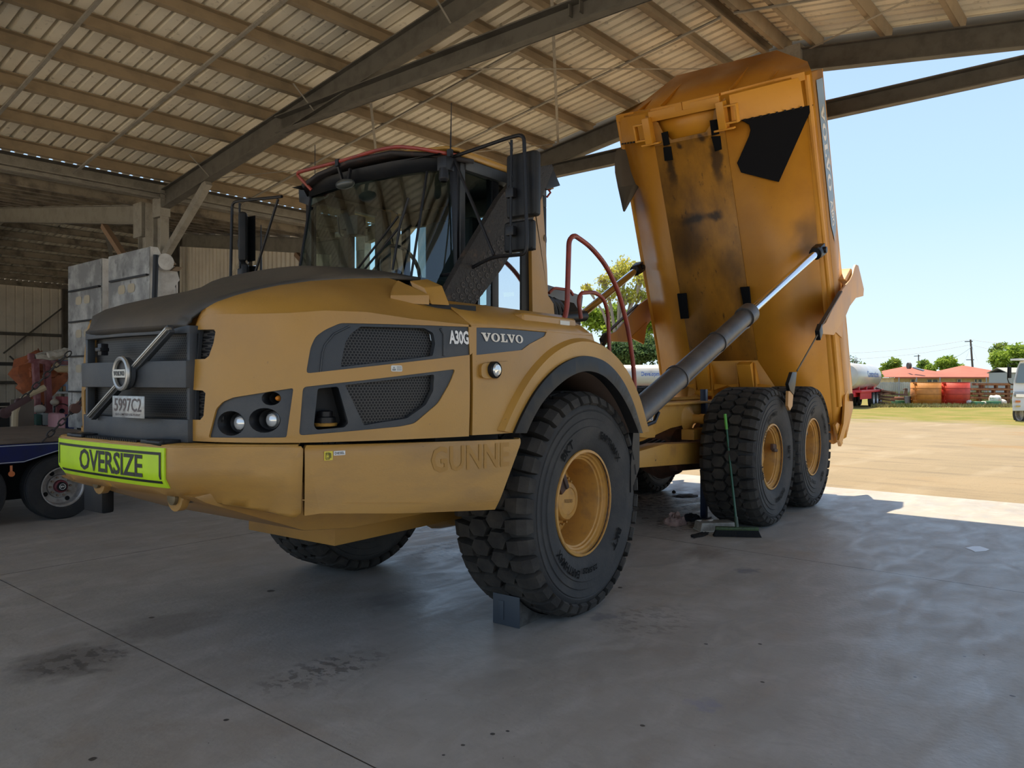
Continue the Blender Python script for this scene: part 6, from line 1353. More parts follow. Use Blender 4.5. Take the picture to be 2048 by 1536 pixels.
# lower clutter
def blockthing(px0, px1, py0, py1, v, name, label, cat, m, bevel=.02, dep=.2):
    p0 = cw(px0, py1, v); p1 = cw(px1, py1, v); h = cw((px0+px1)/2, py0, v).z-p0.z; w = (p1-p0).length/2; c = (p0+p1)/2; z0 = max(0, p0.z)
    b = MB(); b.obox(Vector((c.x, c.y, z0+h/2)), (p1-p0).normalized()*w, BV*dep, UP*h/2); o = b.build(name, m, None, bevel=bevel, segs=3); tag(o, label, cat); return o
def stood(px0, px1, py0, v, name, label, cat, m, dep=.2, bevel=.02, taper=None):
    p0 = cw(px0, 800, v); p1 = cw(px1, 800, v); top_ = cw(px0, py0, v).z; p0.z = p1.z = 0; c = (p0+p1)/2; w = (p1-p0).length/2
    b = MB()
    if taper: b.lathe([(.001, 0), (w*taper, 0), (w, top_), (w*1.06, top_), (w*1.0, top_-.02)], c, (0, 0, 1), 20)
    else: b.obox(c+UP*top_/2, (p1-p0).normalized()*w, BV*dep, UP*top_/2)
    o = b.build(name, m, None, bevel=bevel if not taper else 0, segs=3); tag(o, label, cat); return o
stood(20, 68, 799, 16.6, 'plywood_sheet', 'pale brown board leaning behind the trailer deck', 'board', mat('faded_board', (.15, .125, .095), .8), dep=.02)
stood(118, 130, 793, 16.9, 'red_bin', 'dull red box behind the fan', 'box', mat('dull_red_plastic', (.28, .07, .08), .6))
stood(130, 148, 829, 16.4, 'blue_drum', 'blue plastic drum standing beside the ramps', 'drum', mat('blue_drum_plastic', (.01, .04, .16), .4), taper=.95)
stood(104, 122, 826, 16.2, 'pink_crate', 'pinkish plastic container behind the trailer deck', 'container', mat('pink_plastic', (.42, .22, .24), .6), dep=.25, bevel=.06)
o = stood(131, 147, 808, 17.6, 'dark_tub', 'dark grey tub behind the blue drum', 'tub', mat('dark_tub_plastic', (.03, .032, .035), .6), taper=.85)
b = MB(); c = cw(124, 822, 16.5); b.lathe([(.13, -.04), (.15, 0), (.13, .04)], c, (CAM-c).normalized(), 20); b.lathe([(.001, -.02), (.05, .03)], c, (CAM-c).normalized(), 12); b.beam(c-UP*.14, Vector((c.x, c.y, 0)), .05, .05); tag(b.build('pedestal_fan', BLKM), 'black pedestal fan in front of the shelving', 'fan')
# wire basket trolley
g = cw(58, 840, 16.9); g.z = 0; t = thing('wire_trolley', 'grey wire basket trolley left of the red uprights', 'trolley', g)
b = MB(); a = cw(44, 808, 16.9)-g; c = cw(66, 808, 16.9)-g; zt_ = a.z; zb_ = (cw(44, 852, 16.9)-g).z
for k in range(11): z = zb_+(zt_-zb_)*k/10; b.tube([V3(a.x, a.y, z), V3(c.x, c.y, z)], .010, 5)
for k in range(7): p = a.lerp(c, k/6); b.tube([V3(p.x, p.y, zb_), V3(p.x, p.y, zt_)], .008, 5)
b.build('basket', mat('zinc_wire', (.38, .38, .36), .4, metal=.4), t)
b = MB(); b.beam(V3(a.x, a.y, zb_-.05), V3(c.x+.1, c.y+.02, zb_-.05), .5, .04)
for p in (a, c): b.cyl((p.x, p.y, 0), (p.x, p.y, zb_), .03)
b.build('trolley_base', SHV, t)
for px0, px1, py0, py1, nm, col in ((66, 92, 815, 822, 'cream sack on the trolley', (.48, .44, .38)), (100, 119, 797, 812, 'tan sack with a dark mark near the fan', (.38, .33, .26)), (65, 76, 828, 850, 'dark green jar stack on the trolley', (.03, .08, .06)), (78, 92, 826, 850, 'grey crate between the red uprights', (.22, .24, .23))):
    p0 = cw(px0, py1, 16.8); p1 = cw(px1, py1, 16.8); zt2 = cw(px0, py0, 16.8).z; b = MB(); c = (p0+p1)/2; w = (p1-p0).length/2
    sack = 'sack' in nm
    z0_ = .55 if sack else max(.38, p0.z)
    if sack: b.sphere(Vector((c.x, c.y, p0.z+(zt2-p0.z)*.5)), w, 14, 8, (1, .8, .75)); nmn, ct2 = 'sack', 'sack'
    else: b.obox(Vector((c.x, c.y, (p0.z+zt2)/2)), (p1-p0).normalized()*w, BV*.2, UP*abs(zt2-p0.z)/2); nmn, ct2 = ('jar_stack', 'jars') if 'jar' in nm else ('crate', 'crate')
    tag(b.build(nmn, mat('m_'+nm.replace(' ', '_'), col, .8), bevel=0 if sack else .02), nm, ct2)
# dark workbench and pipe rack along the left wall
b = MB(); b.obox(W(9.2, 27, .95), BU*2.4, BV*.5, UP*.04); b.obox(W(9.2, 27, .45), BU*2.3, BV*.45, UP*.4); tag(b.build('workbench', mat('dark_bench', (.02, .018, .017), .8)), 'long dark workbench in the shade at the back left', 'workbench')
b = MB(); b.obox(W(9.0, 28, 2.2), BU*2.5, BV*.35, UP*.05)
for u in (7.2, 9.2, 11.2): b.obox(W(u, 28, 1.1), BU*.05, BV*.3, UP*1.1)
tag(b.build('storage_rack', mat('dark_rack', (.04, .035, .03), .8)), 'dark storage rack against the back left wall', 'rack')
# ================================================================ the yard outside
GZ = -.06
def og(px, py): return on(px, py, (0, 0, GZ), (0, 0, 1))
def yard_material():
    m = bpy.data.materials.new('yard_ground'); m.use_nodes = True; nt = m.node_tree; N = nt.nodes; L = nt.links; B_ = N['Principled BSDF']; B_.inputs['Roughness'].default_value = .95; B_.inputs['Specular IOR Level'].default_value = .1
    tc = N.new('ShaderNodeTexCoord'); obj = tc.outputs['Object']; sp = N.new('ShaderNodeSeparateXYZ'); L.new(obj, sp.inputs[0])
    def nz(scale, lo, hi, st=None, det=6):
        v = obj
        if st: mp = N.new('ShaderNodeMapping'); mp.inputs['Scale'].default_value = st; L.new(obj, mp.inputs[0]); v = mp.outputs[0]
        t = N.new('ShaderNodeTexNoise'); t.inputs['Scale'].default_value = scale; t.inputs['Detail'].default_value = det; L.new(v, t.inputs[0])
        r = N.new('ShaderNodeMapRange'); r.inputs[1].default_value = lo; r.inputs[2].default_value = hi; L.new(t.outputs[0], r.inputs[0]); return r.outputs[0]
    def mix(f, a, b_):
        mx = N.new('ShaderNodeMix'); mx.data_type = 'RGBA'; L.new(f, mx.inputs[0])
        for i, c in ((6, a), (7, b_)):
            if isinstance(c, tuple): mx.inputs[i].default_value = (*c, 1)
            else: L.new(c, mx.inputs[i])
        return mx.outputs[2]
    dirt = mix(nz(.5, .35, .7), (.285, .23, .155), (.25, .205, .14)); dirt = mix(nz(2.2, .5, .75, (1, .25, 1)), dirt, (.20, .165, .12)); dirt = mix(nz(30, .64, .70), dirt, (.13, .105, .08)); dirt = mix(nz(1.1, .55, .8, (.25, 1, 1)), dirt, (.33, .28, .205)); dirt = mix(nz(.22, .58, .68), dirt, (.26, .18, .10))
    grs = mix(nz(.6, .4, .62), (.15, .16, .035), (.27, .20, .08)); grs = mix(nz(8, .4, .7), grs, (.18, .18, .05))
    # the grass begins some 30 m out, on a ragged line
    d = N.new('ShaderNodeTexNoise'); d.inputs['Scale'].default_value = .35; d.inputs['Detail'].default_value = 6; L.new(obj, d.inputs[0])
    a = N.new('ShaderNodeMath'); a.operation = 'MULTIPLY_ADD'; L.new(d.outputs[0], a.inputs[0]); a.inputs[1].default_value = 16; L.new(sp.outputs[0], a.inputs[2])
    r = N.new('ShaderNodeMapRange'); r.inputs[1].default_value = 42; r.inputs[2].default_value = 47; L.new(a.outputs[0], r.inputs[0])
    col = mix(r.outputs[0], dirt, grs); L.new(col, B_.inputs['Base Color'])
    t = N.new('ShaderNodeTexNoise'); t.inputs['Scale'].default_value = 9; t.inputs['Detail'].default_value = 9; L.new(obj, t.inputs[0])
    bp = N.new('ShaderNodeBump'); bp.inputs['Strength'].default_value = .5; bp.inputs['Distance'].default_value = .05; L.new(t.outputs[0], bp.inputs['Height']); L.new(bp.outputs[0], B_.inputs['Normal'])
    return m
b = MB(); b.quad((-150, -200, 0), (420, -200, 0), (420, 300, 0), (-150, 300, 0)); gr = b.build('ground', yard_material()); gr.location = (CAM.x, CAM.y, GZ); gr.rotation_euler = (0, 0, BA); tag(gr, 'dusty yard ground turning to dry grass', None, None, 'structure')
b = MB(); b.box((-40, -40, -.08), (60, -3.65, 0)); b.box((-40, -3.6, -.08), (-5.15, 40, 0)); ap = b.build('bounce_slab', mat('pale_bounce_slab', (.78, .72, .62), .8, n2=(.70, .64, .54), nscale=.5)); ap.location = (CAM.x, CAM.y, GZ+.03); ap.rotation_euler = (0, 0, BA); tag(ap, 'unseen pale slab added to bounce sunlight into the shed', None, None, 'structure')  # unseen pale slab, added to throw more sunlight under the roof
rg = random.Random(11)
DIM = 1.0
# ---- tankers
WPT = mat('white_tank_paint', (0.48, 0.474, 0.456), .25, coat=.3, n2=(0.396, 0.36, 0.312), nscale=.8, nlo=.5, nhi=.8); REDC = mat('tanker_red_chassis', (.55, .02, .035), .4)
def tanker(name_label, c, ang, L_, r, z0, text=None, tcol=None, wheels=(), side=-1, tx=0, tw=3.0, th=.5, end=1):
    """c: ground point below the tank's middle; ang: heading"""
    t = thing('tanker_trailer', name_label, 'tanker trailer', c, None, ang)
    b = MB(); pr_ = [(.001, -L_/2-.35), (r*.45, -L_/2-.28), (r*.85, -L_/2-.1), (r, -L_/2+.15), (r, L_/2-.15), (r*.85, L_/2+.1), (r*.45, L_/2+.28), (.001, L_/2+.35)]
    b.lathe(pr_, (0, 0, z0+r), (1, 0, 0), 36); tk = b.build('tank', WPT, t)
    b = MB(); b.box((-L_/2+.2, -r*1.0, z0-.18), (L_/2+.6, r*1.0, z0-.02)); b.box((-L_/2, -.5, z0-.45), (L_/2-.3, .5, z0-.15)); b.build('chassis', REDC, t, bevel=.02)
    b = MB(); b.box((-L_/2+.4, -r*.9, z0-.60), (L_/2-3.2, -r*.9+.05, z0-.18)); b.build('side_guard', REDC, t)
    for x in (-L_/3, 0, L_/3):
        b = MB(); b.box((x-.1, -.55, z0-.05), (x+.1, .55, z0+.35)); b.build('saddle', REDC, t)
    for x in wheels:
        for s in (-1, 1): truck_wheel(V3(x, s*(r+.0)-s*.2, .5), .5, .32, t, (0, s, 0), TYR, mat('bright_rim', (.7, .72, .76), .3, metal=.4), False, n=24)
    if text:
        b = MB()
        def fs(x, y):
            a = (y)/r; return Vector((tx+x*(-1 if side > 0 else 1), side*(r+.006)*math.cos(a), z0+r+(r+.006)*math.sin(a)))
        letters(b, glyphs(text, .02), fs, -tw/2, tw/2, -.05, -.05+th); b.build('tank_letters', tcol, tk)
    return t
# tanker A at the right of the raised body, running away from the camera
dA = 53.0; pA = od(1722, 800, dA); angA = math.atan2((FW*math.cos(math.radians(0))).y, FW.x)
rdir = (FW*.93+RT*.66).normalized(); aA = math.atan2(rdir.y, rdir.x)
rearA = od(1736, 797, 54); rearA.z = GZ
LA = 7.0; cA = rearA-rdir*(LA/2-.2); cA.z = GZ
BLT = mat('blue_lettering', (.06, .12, .38), .5)
tanker('white tank trailer on a red chassis to the right of the raised body', cA, aA, LA, .86, 1.16, 'Construction', BLT, (2.2, 0.95, 3.45), side=-1, tx=.5, tw=3.6, th=.42)
cB = od(1292, 790, 56); cB.z = GZ; rB = (RT*.995-FW*.05).normalized(); aB = math.atan2(rB.y, rB.x)
tanker('white tank trailer seen between the cab and the raised body', cB+rB*1.2, aB, 9.5, .86, 1.18, 'Development', BLT, (2.2, 3.5), side=-1, tx=-.78, tw=1.7, th=.40)
b = MB(); p = od(1290, 786, 52); p.z = GZ; 
for k in range(4):
    q = p+RT*(k*1.1-1.6); b.beam(q+UP*.55, q+UP*.55+RT*1.0, .8, .25)
    b.beam(q+UP*.1, q+UP*.1+RT*.9, .8, .3)
tag(b.build('steel_stack', mat('dark_stack', (.035, .03, .03), .7)), 'dark stack of steel under the tank behind the truck frame', 'steel stack')
# ---- steel culvert forms: orange and red
def form(px0, px1, py_top, py_bot, col, nm, label):
    g = og((px0+px1)/2, py_bot); d = (g-CAM).dot(FW); r = (px1-px0)*d/F/2; h = (py_bot-py_top)*d/F
    t = thing('steel_culvert_form', label, 'culvert form', (g.x, g.y, GZ))
    m = mat(nm, col, .55, n2=tuple(c*.8 for c in col), nscale=2.5); b = MB()
    b.lathe([(r*.985, .02), (r*.995, h)], (0, 0, 0), (0, 0, 1), 40); b.lathe([(r*.93, h), (r*.93, .1)], (0, 0, 0), (0, 0, 1), 40)
    b.build('shell', m, t, solid=.02)
    b = MB()
    for k in range(1, 4): b.lathe([(r*.99, h*k/4-.025), (r*1.02, h*k/4-.02), (r*1.02, h*k/4+.02), (r*.99, h*k/4+.025)], (0, 0, 0), (0, 0, 1), 40)
    b.lathe([(r*.93, h-.01), (r*1.01, h-.01), (r*1.01, h+.03), (r*.93, h+.03)], (0, 0, 0), (0, 0, 1), 40); b.build('ring_flange', mat(nm+'_edge', tuple(c*.62 for c in col), .6), t)
    b = MB(); e = (RT*-.93-FW*.35).normalized()
    for k in range(4): z = h*(k+.5)/4+h/8; b.obox(e*r*1.03+UP*(h*(k+1)/4-.06), e*.07, e.cross(UP)*.12, UP*.045)
    b.obox(e*r*1.01+UP*h/2, e*.03, e.cross(UP)*.02, UP*h/2); b.build('clamp', m, t)
    return t
form(1824, 1879, 765, 811, (.62, .24, .045), 'faded_orange_steel', 'round orange steel form, left of the red one')
form(1882, 1936, 765, 811, (.60, .055, .03), 'bright_red_steel', 'round red steel form right of the orange one')
# ---- scrap and pipes
RSB = mat('rust_steel', (.20, .10, .06), .8, n2=(.10, .05, .035), nscale=2.5)
def bars(name, label, cat, px0, px1, py0, py1, d, n, m, tilt=1.0, seed=1):
    b = MB(); rr = random.Random(seed); p0 = od(px0, 762, d); wx = (px1-px0)*d/F; z1 = CAM.z-(py0-HY)*d/F; z0 = CAM.z-(py1-HY)*d/F
    for k in range(n):
        t_ = k/max(1, n-1); z = z0+.08+(z1-z0-.1)*t_; a = p0+RT*wx*(.03+.12*rr.random())+FW*rr.uniform(-.4, .4); c = p0+RT*wx*(.97-.2*rr.random())+FW*rr.uniform(-.4, .4)
        a.z = z+rr.uniform(-.06, .06)*tilt; c.z = z+rr.uniform(-.1, .06)*tilt; b.beam(a, c, .14, .09)
    return tag(b.build(name, m), label, cat)
t = bars('scrap_pile', 'tangled pile of rusty steel beams beside the tank trailer', 'scrap pile', 1752, 1790, 783, 806, 53, 7, RSB, 2.0, 3)
for k, (x0, y0, x1, y1) in enumerate(((1751, 776, 1786, 789), (1754, 786, 1815, 790), (1755, 781, 1790, 787))):
    b = MB(); b.beam(od(x0, y0, 53.5), od(x1, y1, 53), .35, .12); tag(b.build('scrap_beam', mat('rust_purple', (.13, .07, .06), .8)), ('uppermost', 'lowest long', 'middle')[k]+' rusty beam lying across the scrap pile', 'steel beam')
b = MB(); b.beam(od(1808, 790, 53), od(1812, 777, 53), .08, .08); b.beam(od(1806, 779, 53), od(1812, 777, 53), .08, .06); b.beam(od(1813, 789, 53), od(1814, 777, 53), .08, .08); tag(b.build('bent_post', RSB), 'bent rusty posts standing at the right of the scrap pile', 'post')
def crate(px0, px1, py0, py1, d, m, name, label, cat):
    p = od((px0+px1)/2, py1, d); w = (px1-px0)*d/F/2; h = (py1-py0)*d/F; b = MB(); z = max(GZ, p.z); b.obox(Vector((p.x, p.y, z+h/2)), RT*w, FW*.5, UP*h/2); return tag(b.build(name, m, bevel=.03), label, cat)
GRC = mat('green_crate_paint', (.07, .22, .11), .6); 
crate(1789, 1805, 801, 809, 54, GRC, 'green_crate', 'green crate under the right end of the scrap pile', 'crate')
crate(1788, 1806, 794, 801, 54.3, mat('rusty_bin', (.36, .13, .08), .8), 'rusty_bin', 'rusty bin on the green crate at the scrap pile', 'bin')
b = MB(); p = od(1812, 800, 53); b.plate([od(1809, 793, 53), od(1826, 792, 55), od(1826, 809, 55), od(1811, 807, 53)], FW*.1); tag(b.build('grey_sheet', mat('grey_sheet', (.20, .21, .21), .6)), 'grey sheet leaning beside the orange form', 'sheet')
for k, py in enumerate((768, 778, 787, 795)):
    b = MB(); p, q = od(1948-k % 2*4+(k == 0)*6, py+.5, 55), od(2030, py+.8, 54.5); b.beam(p, q, .5, .12); b.beam(p+UP*.0+FW*.6, q+FW*.6, .15, .18)
    for s in (.15, .5, .8): b.beam(p.lerp(q, s)-UP*.06, p.lerp(q, s)-UP*.30, .3, .12, up=RT)
    tag(b.build('pipe_rack_beam', mat('rust_orange_beam', (.30, .13, .05), .75, n2=(.16, .07, .04), nscale=3)), ('topmost', 'second', 'third', 'lowest')[k]+' of the long rusty beams stacked right of the red form', 'steel beam', 'stacked rusty beams')
b = MB()
for x in (1960, 2018): b.beam(od(x, 768, 55.3), Vector((*od(x, 808, 55.3).xy, GZ)), .12, .14, up=RT)
tag(b.build('beam_stand', RSB), 'rusty uprights carrying the stacked beams', 'stand')
crate(1942, 1961, 803, 812, 53, GRC, 'green_crate', 'left green crate in front of the stacked beams', 'crate'); crate(1973, 1993, 802, 812, 53, GRC, 'green_crate', 'right green crate in front of the stacked beams', 'crate')
WBG = mat('white_bag', (.75, .70, .64), .9, n2=(.5, .45, .4), nscale=6)
for px, py, w_, lab in ((1938, 804, 6, 'white bag beside the red form'), (1967, 807, 7, 'white bag between the two green crates'), (1990, 798, 12, 'heap of pale sheeting behind the right green crate'), (2003, 804, 9, 'pale bag left of the white truck')):
    p = od(px, py, 53.2); s = w_*53/F; b = MB(); rows = []
    for j in range(7):
        rows.append([])
        for i in range(13):
            a = 2*PI*(i % 12)/12; n = noise.noise(Vector((px+math.cos(a)*1.8, math.sin(a)*1.8, j*.8))); q = math.sin(PI*(j+.2)/6.4); rows[-1].append(Vector((p.x, p.y, max(GZ, p.z+s*.6*math.cos(PI*j/6)*(1+.4*n))))+RT*(s*q*math.cos(a)*(1+.4*n))+FW*(s*q*math.sin(a)))
    b.grid(rows); tag(b.build('white_bag', WBG, None, weld=True), lab, 'bag')
# ---- paling fence, houses, shed, poles
dF = 82.0; b = MB(); zf0, zf1 = GZ, CAM.z-(761.5-HY)*dF/F
for k in range(150):
    x = 1735+k*1.95; p = od(x, 762, dF+.2*(k % 2)); p.z = GZ; zz = CAM.z-.12+.08*((k*37 % 7)/7-.5); b.obox(Vector((p.x, p.y, (GZ+zz)/2)), RT*.046, FW*.01, UP*(zz-GZ)/2)
for z in (.5, 1.4): b.beam(Vector((*od(1735, 762, dF+.2).xy, z)), Vector((*od(2027, 762, dF+.2).xy, z)), .05, .08)
tag(b.build('paling_fence', mat('weathered_paling', (.36, .37, .36), .85, n2=(.48, .48, .45), nscale=.8)), 'weathered grey paling fence in front of the red-roofed houses', 'fence')
RRF = mat('salmon_tile_roof', (0.319, 0.088, 0.052), .75, n2=(0.264, 0.072, 0.044), nscale=.5); BRK = mat('cream_brick', (.62, .50, .32), .85, n2=(.54, .42, .27), nscale=1.5)
def house(px0, px1, papex, py_ap, d, label, wins, apx2=None):
    c = od((px0+px1)/2, 762, d); c.z = GZ; W_ = (px1-px0)*d/F; t = thing('house', label, 'house', c)
    ze = CAM.z+(762-754.5)*d/F-GZ; za = CAM.z+(762-py_ap)*d/F-GZ; xa = (papex-(px0+px1)/2)*d/F; xb = (apx2-(px0+px1)/2)*d/F if apx2 else xa
    dp = 6.0
    def Q(x, y, z): return RT*x+FW*y+UP*z
    b = MB(); b.add([Q(-W_/2, -dp, ze), Q(W_/2, -dp, ze), Q(W_/2, dp, ze), Q(-W_/2, dp, ze), Q(xa, 0, za), Q(xb+.01, 0, za)], [(0, 1, 5, 4), (1, 2, 5), (2, 3, 4, 5), (3, 0, 4)]); b.add([Q(-W_/2, -dp, ze), Q(W_/2, -dp, ze), Q(W_/2, -dp, ze-.16), Q(-W_/2, -dp, ze-.16)], [(0, 1, 2, 3)]); b.build('roof', RRF, t)
    b = MB(); b.obox(Q(0, .3, ze/2-.05), RT*(W_/2-.5), FW*(dp-.9), UP*(ze/2-.04)); b.build('wall', BRK, t)
    for x0, x1 in wins:
        a = (x0-(px0+px1)/2)*d/F; e = (x1-(px0+px1)/2)*d/F; b = MB(); b.obox(Q((a+e)/2, -dp+1.2-.02, ze-.75), RT*(e-a)/2, FW*.04, UP*.45); w_ = b.build('window', mat('dark_window', (.06, .07, .08), .2), t)
        b = MB(); b.tube([Q(a, -dp+1.13, ze-1.22), Q(e, -dp+1.13, ze-1.22), Q(e, -dp+1.13, ze-.28), Q(a, -dp+1.13, ze-.28)], .05, 4, closed=True); b.build('window_frame', WHT, w_)
    return t
h1 = house(1741, 1884, 1808, 733, 95, 'left low house with a salmon red hip roof and solar panel', ((1781, 1789), (1812, 1821), (1822, 1832), (1869, 1876)), 1814)
h2 = house(1864, 1999, 1924, 731, 100, 'right low house with a salmon red hip roof', ((1904, 1909), (1911, 1918), (1954, 1964), (1967, 1977)), 1928)
b = MB(); c1_ = od(1812, 762, 95); 
b.plate([od(1825, 736.5, 90.5), od(1829, 735.8, 90.8), od(1849, 741.5, 90), od(1846, 742.8, 89.7)], UP*.12); o = b.build('solar_panel', mat('solar_blue_grey', (0.15, 0.168, 0.204), .2)); world_parent(o, h1); o.matrix_parent_inverse = Matrix.Translation(-h1.location)
b = MB(); b.cyl(od(1815.5, 731.5, 91), od(1820.5, 731.5, 91), .38, 14); o = b.build('roof_ventilator', mat('vent_dark', (.08, .07, .07), .6)); o.parent = h1; o.matrix_parent_inverse = Matrix.Translation(-h1.location)
b = MB(); p = od(2021, 768, 62); p.z = GZ; b.obox(p+UP*1.25, RT*1.15, FW*1.2, UP*1.25); gsh = thing('garden_shed', 'small grey metal shed left of the white truck cab', 'shed', p)
b = MB(); b.obox(UP*1.2, RT*1.0, FW*1.2, UP*1.2)
for k in range(12): b.obox(RT*(-.95+k*.172)-FW*1.21+UP*1.2, RT*.03, FW*.015, UP*1.18)
b.build('wall', mat('grey_shed_sheet', (.40, .42, .40), .6), gsh)
b = MB(); b.plate([RT*-1.1-FW*1.3+UP*2.35, RT*1.1-FW*1.3+UP*2.35, RT*1.1+UP*2.75, RT*-1.1+UP*2.75], UP*.05); b.plate([RT*-1.1+FW*1.3+UP*2.35, RT*1.1+FW*1.3+UP*2.35, RT*1.1+UP*2.75, RT*-1.1+UP*2.75], UP*.05); b.build('roof', mat('pale_shed_roof', (0.33, 0.342, 0.324), .6), gsh)
PW = mat('pole_timber', (.10, .085, .075), .8)
def pole(x0, y0, x1, y1, d, label, r=.16):
    t = thing('power_pole', label, 'power pole', (0, 0, 0)); a = od(x0, y0, d); c = od(x1, y1, d); c.z = GZ; t.location = c
    b = MB(); b.tube([V3(0, 0, 0), a-c], [r*1.1, r*.75], 10); b.build('shaft', PW, t)
    b = MB(); b.beam(a-c-RT*.8-UP*.3, a-c+RT*.3-UP*.25, .12, .12); b.build('crossarm', PW, t); b = MB()
    b.beam(a-c-RT*.6-UP*2.9, a-c+RT*.5-UP*2.9, .10, .1); b.build('crossarm', PW, t); return a
pa = pole(1941, 679, 1949, 760, 110, 'leaning timber power pole behind the right house', .15); pb = pole(1837, 709, 1838, 760, 140, 'thin power pole behind the left house', .12)
def wire(p, q, sag, label):
    b = MB(); n = 14; b.tube([p.lerp(q, k/n)-UP*sag*4*(k/n)*(1-k/n) for k in range(n+1)], .026, 4); tag(b.build('power_line', mat('wire_grey', (.42, .45, .48), .6)), label, 'power line')
wire(od(1690, 706, 120), pa, .4, 'upper power line left of the leaning pole'); wire(od(1700, 718, 120), od(1942, 689, 110), .4, 'second power line left of the leaning pole')
wire(pb, od(1943, 694, 110), 1.6, 'sagging line between the two power poles'); wire(pa, od(2060, 684, 100), .3, 'upper power line right of the leaning pole'); wire(od(1942, 689, 110), od(2060, 700, 100), .4, 'lower power line right of the leaning pole')
wire(od(1942, 692, 110), od(1925, 730, 106), .1, 'service line dropping left of the leaning pole'); wire(od(1943, 690, 110), od(1972, 745, 104), .6, 'service line dropping right of the leaning pole')
for px, la in ((1798, 'thin grey post behind the scrap pile'), (1833, 'thin grey post above the orange form'), (1880, 'pale grey post between the culvert forms'), (1973, 'pale post by the right house')):
    b = MB(); p = od(px, 762, 60); p.z = GZ; q = od(px, 755, 60); b.tube([p, q], .04, 6); tag(b.build('fence_post', mat('galv_post', (.28, .30, .32), .5)), la, 'post')
# ---- trees
def leafcloud(b, c, r, n, ls, rr, sq=(1, 1, 1), hollow=.3):
    for _ in range(n):
        v = V3(rr.gauss(0, 1), rr.gauss(0, 1), rr.gauss(0, 1)).normalized()*min(1.35, abs(rr.gauss(.78, .26)))
        p = c+V3(v.x*r*sq[0], v.y*r*sq[1], v.z*r*sq[2]); a = V3(rr.gauss(0, 1), rr.gauss(0, 1), rr.gauss(0, 1)).normalized(); e = a.cross(V3(rr.gauss(0, 1), rr.gauss(0, 1), rr.gauss(0, 1))).normalized(); s = ls*rr.uniform(.6, 1.3)
        b.add([p-a*s, p+e*s*.5, p+a*s, p-e*s*.5], [(0, 1, 2, 3)])
def tree(label, base, H_, blobs, n, ls, lm, seed, bark=None, branches=0):
    """blobs: (x, y, z, r) relative to the base"""
    rr = random.Random(seed); t = thing('tree', label, 'tree', base); bk = bark or mat('bark', (.13, .10, .08), .9)
    b = MB(); top_ = V3(0, 0, H_*.5); b.tube([V3(0, 0, -.1), V3(.1, 0, H_*.25), top_], [H_*.035, H_*.027, H_*.018], 8)
    for x, y, z, r in blobs:
        q = V3(x, y, z); m_ = top_.lerp(q, .5)+V3(rr.uniform(-.2, .2), 0, -.1*r); b.tube([V3(.05, 0, H_*.33), m_, q], [H_*.016, H_*.010, H_*.004], 6)
        for _ in range(branches): e = q+V3(rr.gauss(0, 1), rr.gauss(0, 1), rr.gauss(0, .8)).normalized()*r*.95; b.tube([m_.lerp(q, rr.uniform(.3, 1)), q.lerp(e, .5)+V3(0, 0, .1*r), e], [H_*.006, H_*.004, H_*.002], 4)
    b.build('trunk', bk, t); b = MB(); tot = sum(r**2 for *_, r in blobs)
    for x, y, z, r in blobs: leafcloud(b, V3(x, y, z), r, int(n*r**2/tot), ls, rr, (1, 1, .8))
    cr = b.build('crown', lm, t, ang=0); return t
def leafm(name, a, c): 
    m = mat(name, a, .6, n2=c, nscale=.6, nlo=.42, nhi=.62, spec=.2); bs2 = m.node_tree.nodes['Principled BSDF']; 
    nt = m.node_tree; N_ = nt.nodes; tl = N_.new('ShaderNodeBsdfTranslucent'); ms = N_.new('ShaderNodeMixShader'); ms.inputs[0].default_value = .45
    src = bs2.inputs['Base Color'].links[0].from_socket; nt.links.new(src, tl.inputs[0]); nt.links.new(bs2.outputs[0], ms.inputs[1]); nt.links.new(tl.outputs[0], ms.inputs[2]); nt.links.new(ms.outputs[0], N_['Material Output'].inputs[0])
    return m
LG = leafm('leaf_green', (.16, .25, .05), (.26, .34, .06)); LY = leafm('leaf_yellow_green', (.56, .52, .10), (.40, .44, .10)); LD = leafm('leaf_dark_green', (.07, .13, .05), (.14, .21, .07)); LB = leafm('leaf_bright_green', (.30, .42, .06), (.20, .30, .05))
def px_tree(label, px, d, blobs_px, n, ls, lm, seed, **k):
    g = od(px, 770, d); g.z = GZ; bl = []
    for x, y, r in blobs_px:
        p = od(x, y, d)-g; rr = random.Random(int(x*7+y)); bl.append((p.x+FW.x*rr.uniform(-1, 1)*r*d/F, p.y+FW.y*rr.uniform(-1, 1)*r*d/F, p.z, r*d/F))
    return tree(label, g, max(q[2] for q in bl), bl, n, ls, lm, seed, **k)
px_tree('tall airy yellow-green tree behind the entry rail', 1235, 66, [(1205, 585, 22), (1225, 548, 22), (1255, 535, 24), (1282, 560, 22), (1240, 590, 24), (1285, 530, 16), (1175, 575, 12), (1290, 600, 18), (1270, 590, 16), (1212, 560, 16)], 2600, .17, LY, 21, bark=mat('pale_bark', (.30, .25, .20), .9), branches=9)
px_tree('leafy green tree low between the cab and the raised body', 1250, 70, [(1190, 640, 26), (1220, 660, 28), (1250, 640, 26), (1285, 650, 26), (1230, 625, 22), (1305, 640, 22), (1175, 625, 16), (1260, 670, 25)], 7000, .19, LB, 22)
px_tree('dark green tree behind the white tank trailer', 1260, 62, [(1225, 700, 24), (1255, 705, 26), (1290, 695, 28), (1315, 705, 26), (1270, 720, 22)], 6000, .17, LD, 23)
px_tree('thin bare tree above the right tank trailer', 1705, 85, [(1700, 720, 12), (1712, 722, 10)], 120, .12, LD, 24, branches=14)
px_tree('sparse green tree behind the right tank trailer', 1730, 84, [(1725, 735, 11), (1738, 748, 12), (1750, 752, 9)], 900, .2, LG, 25, branches=4)
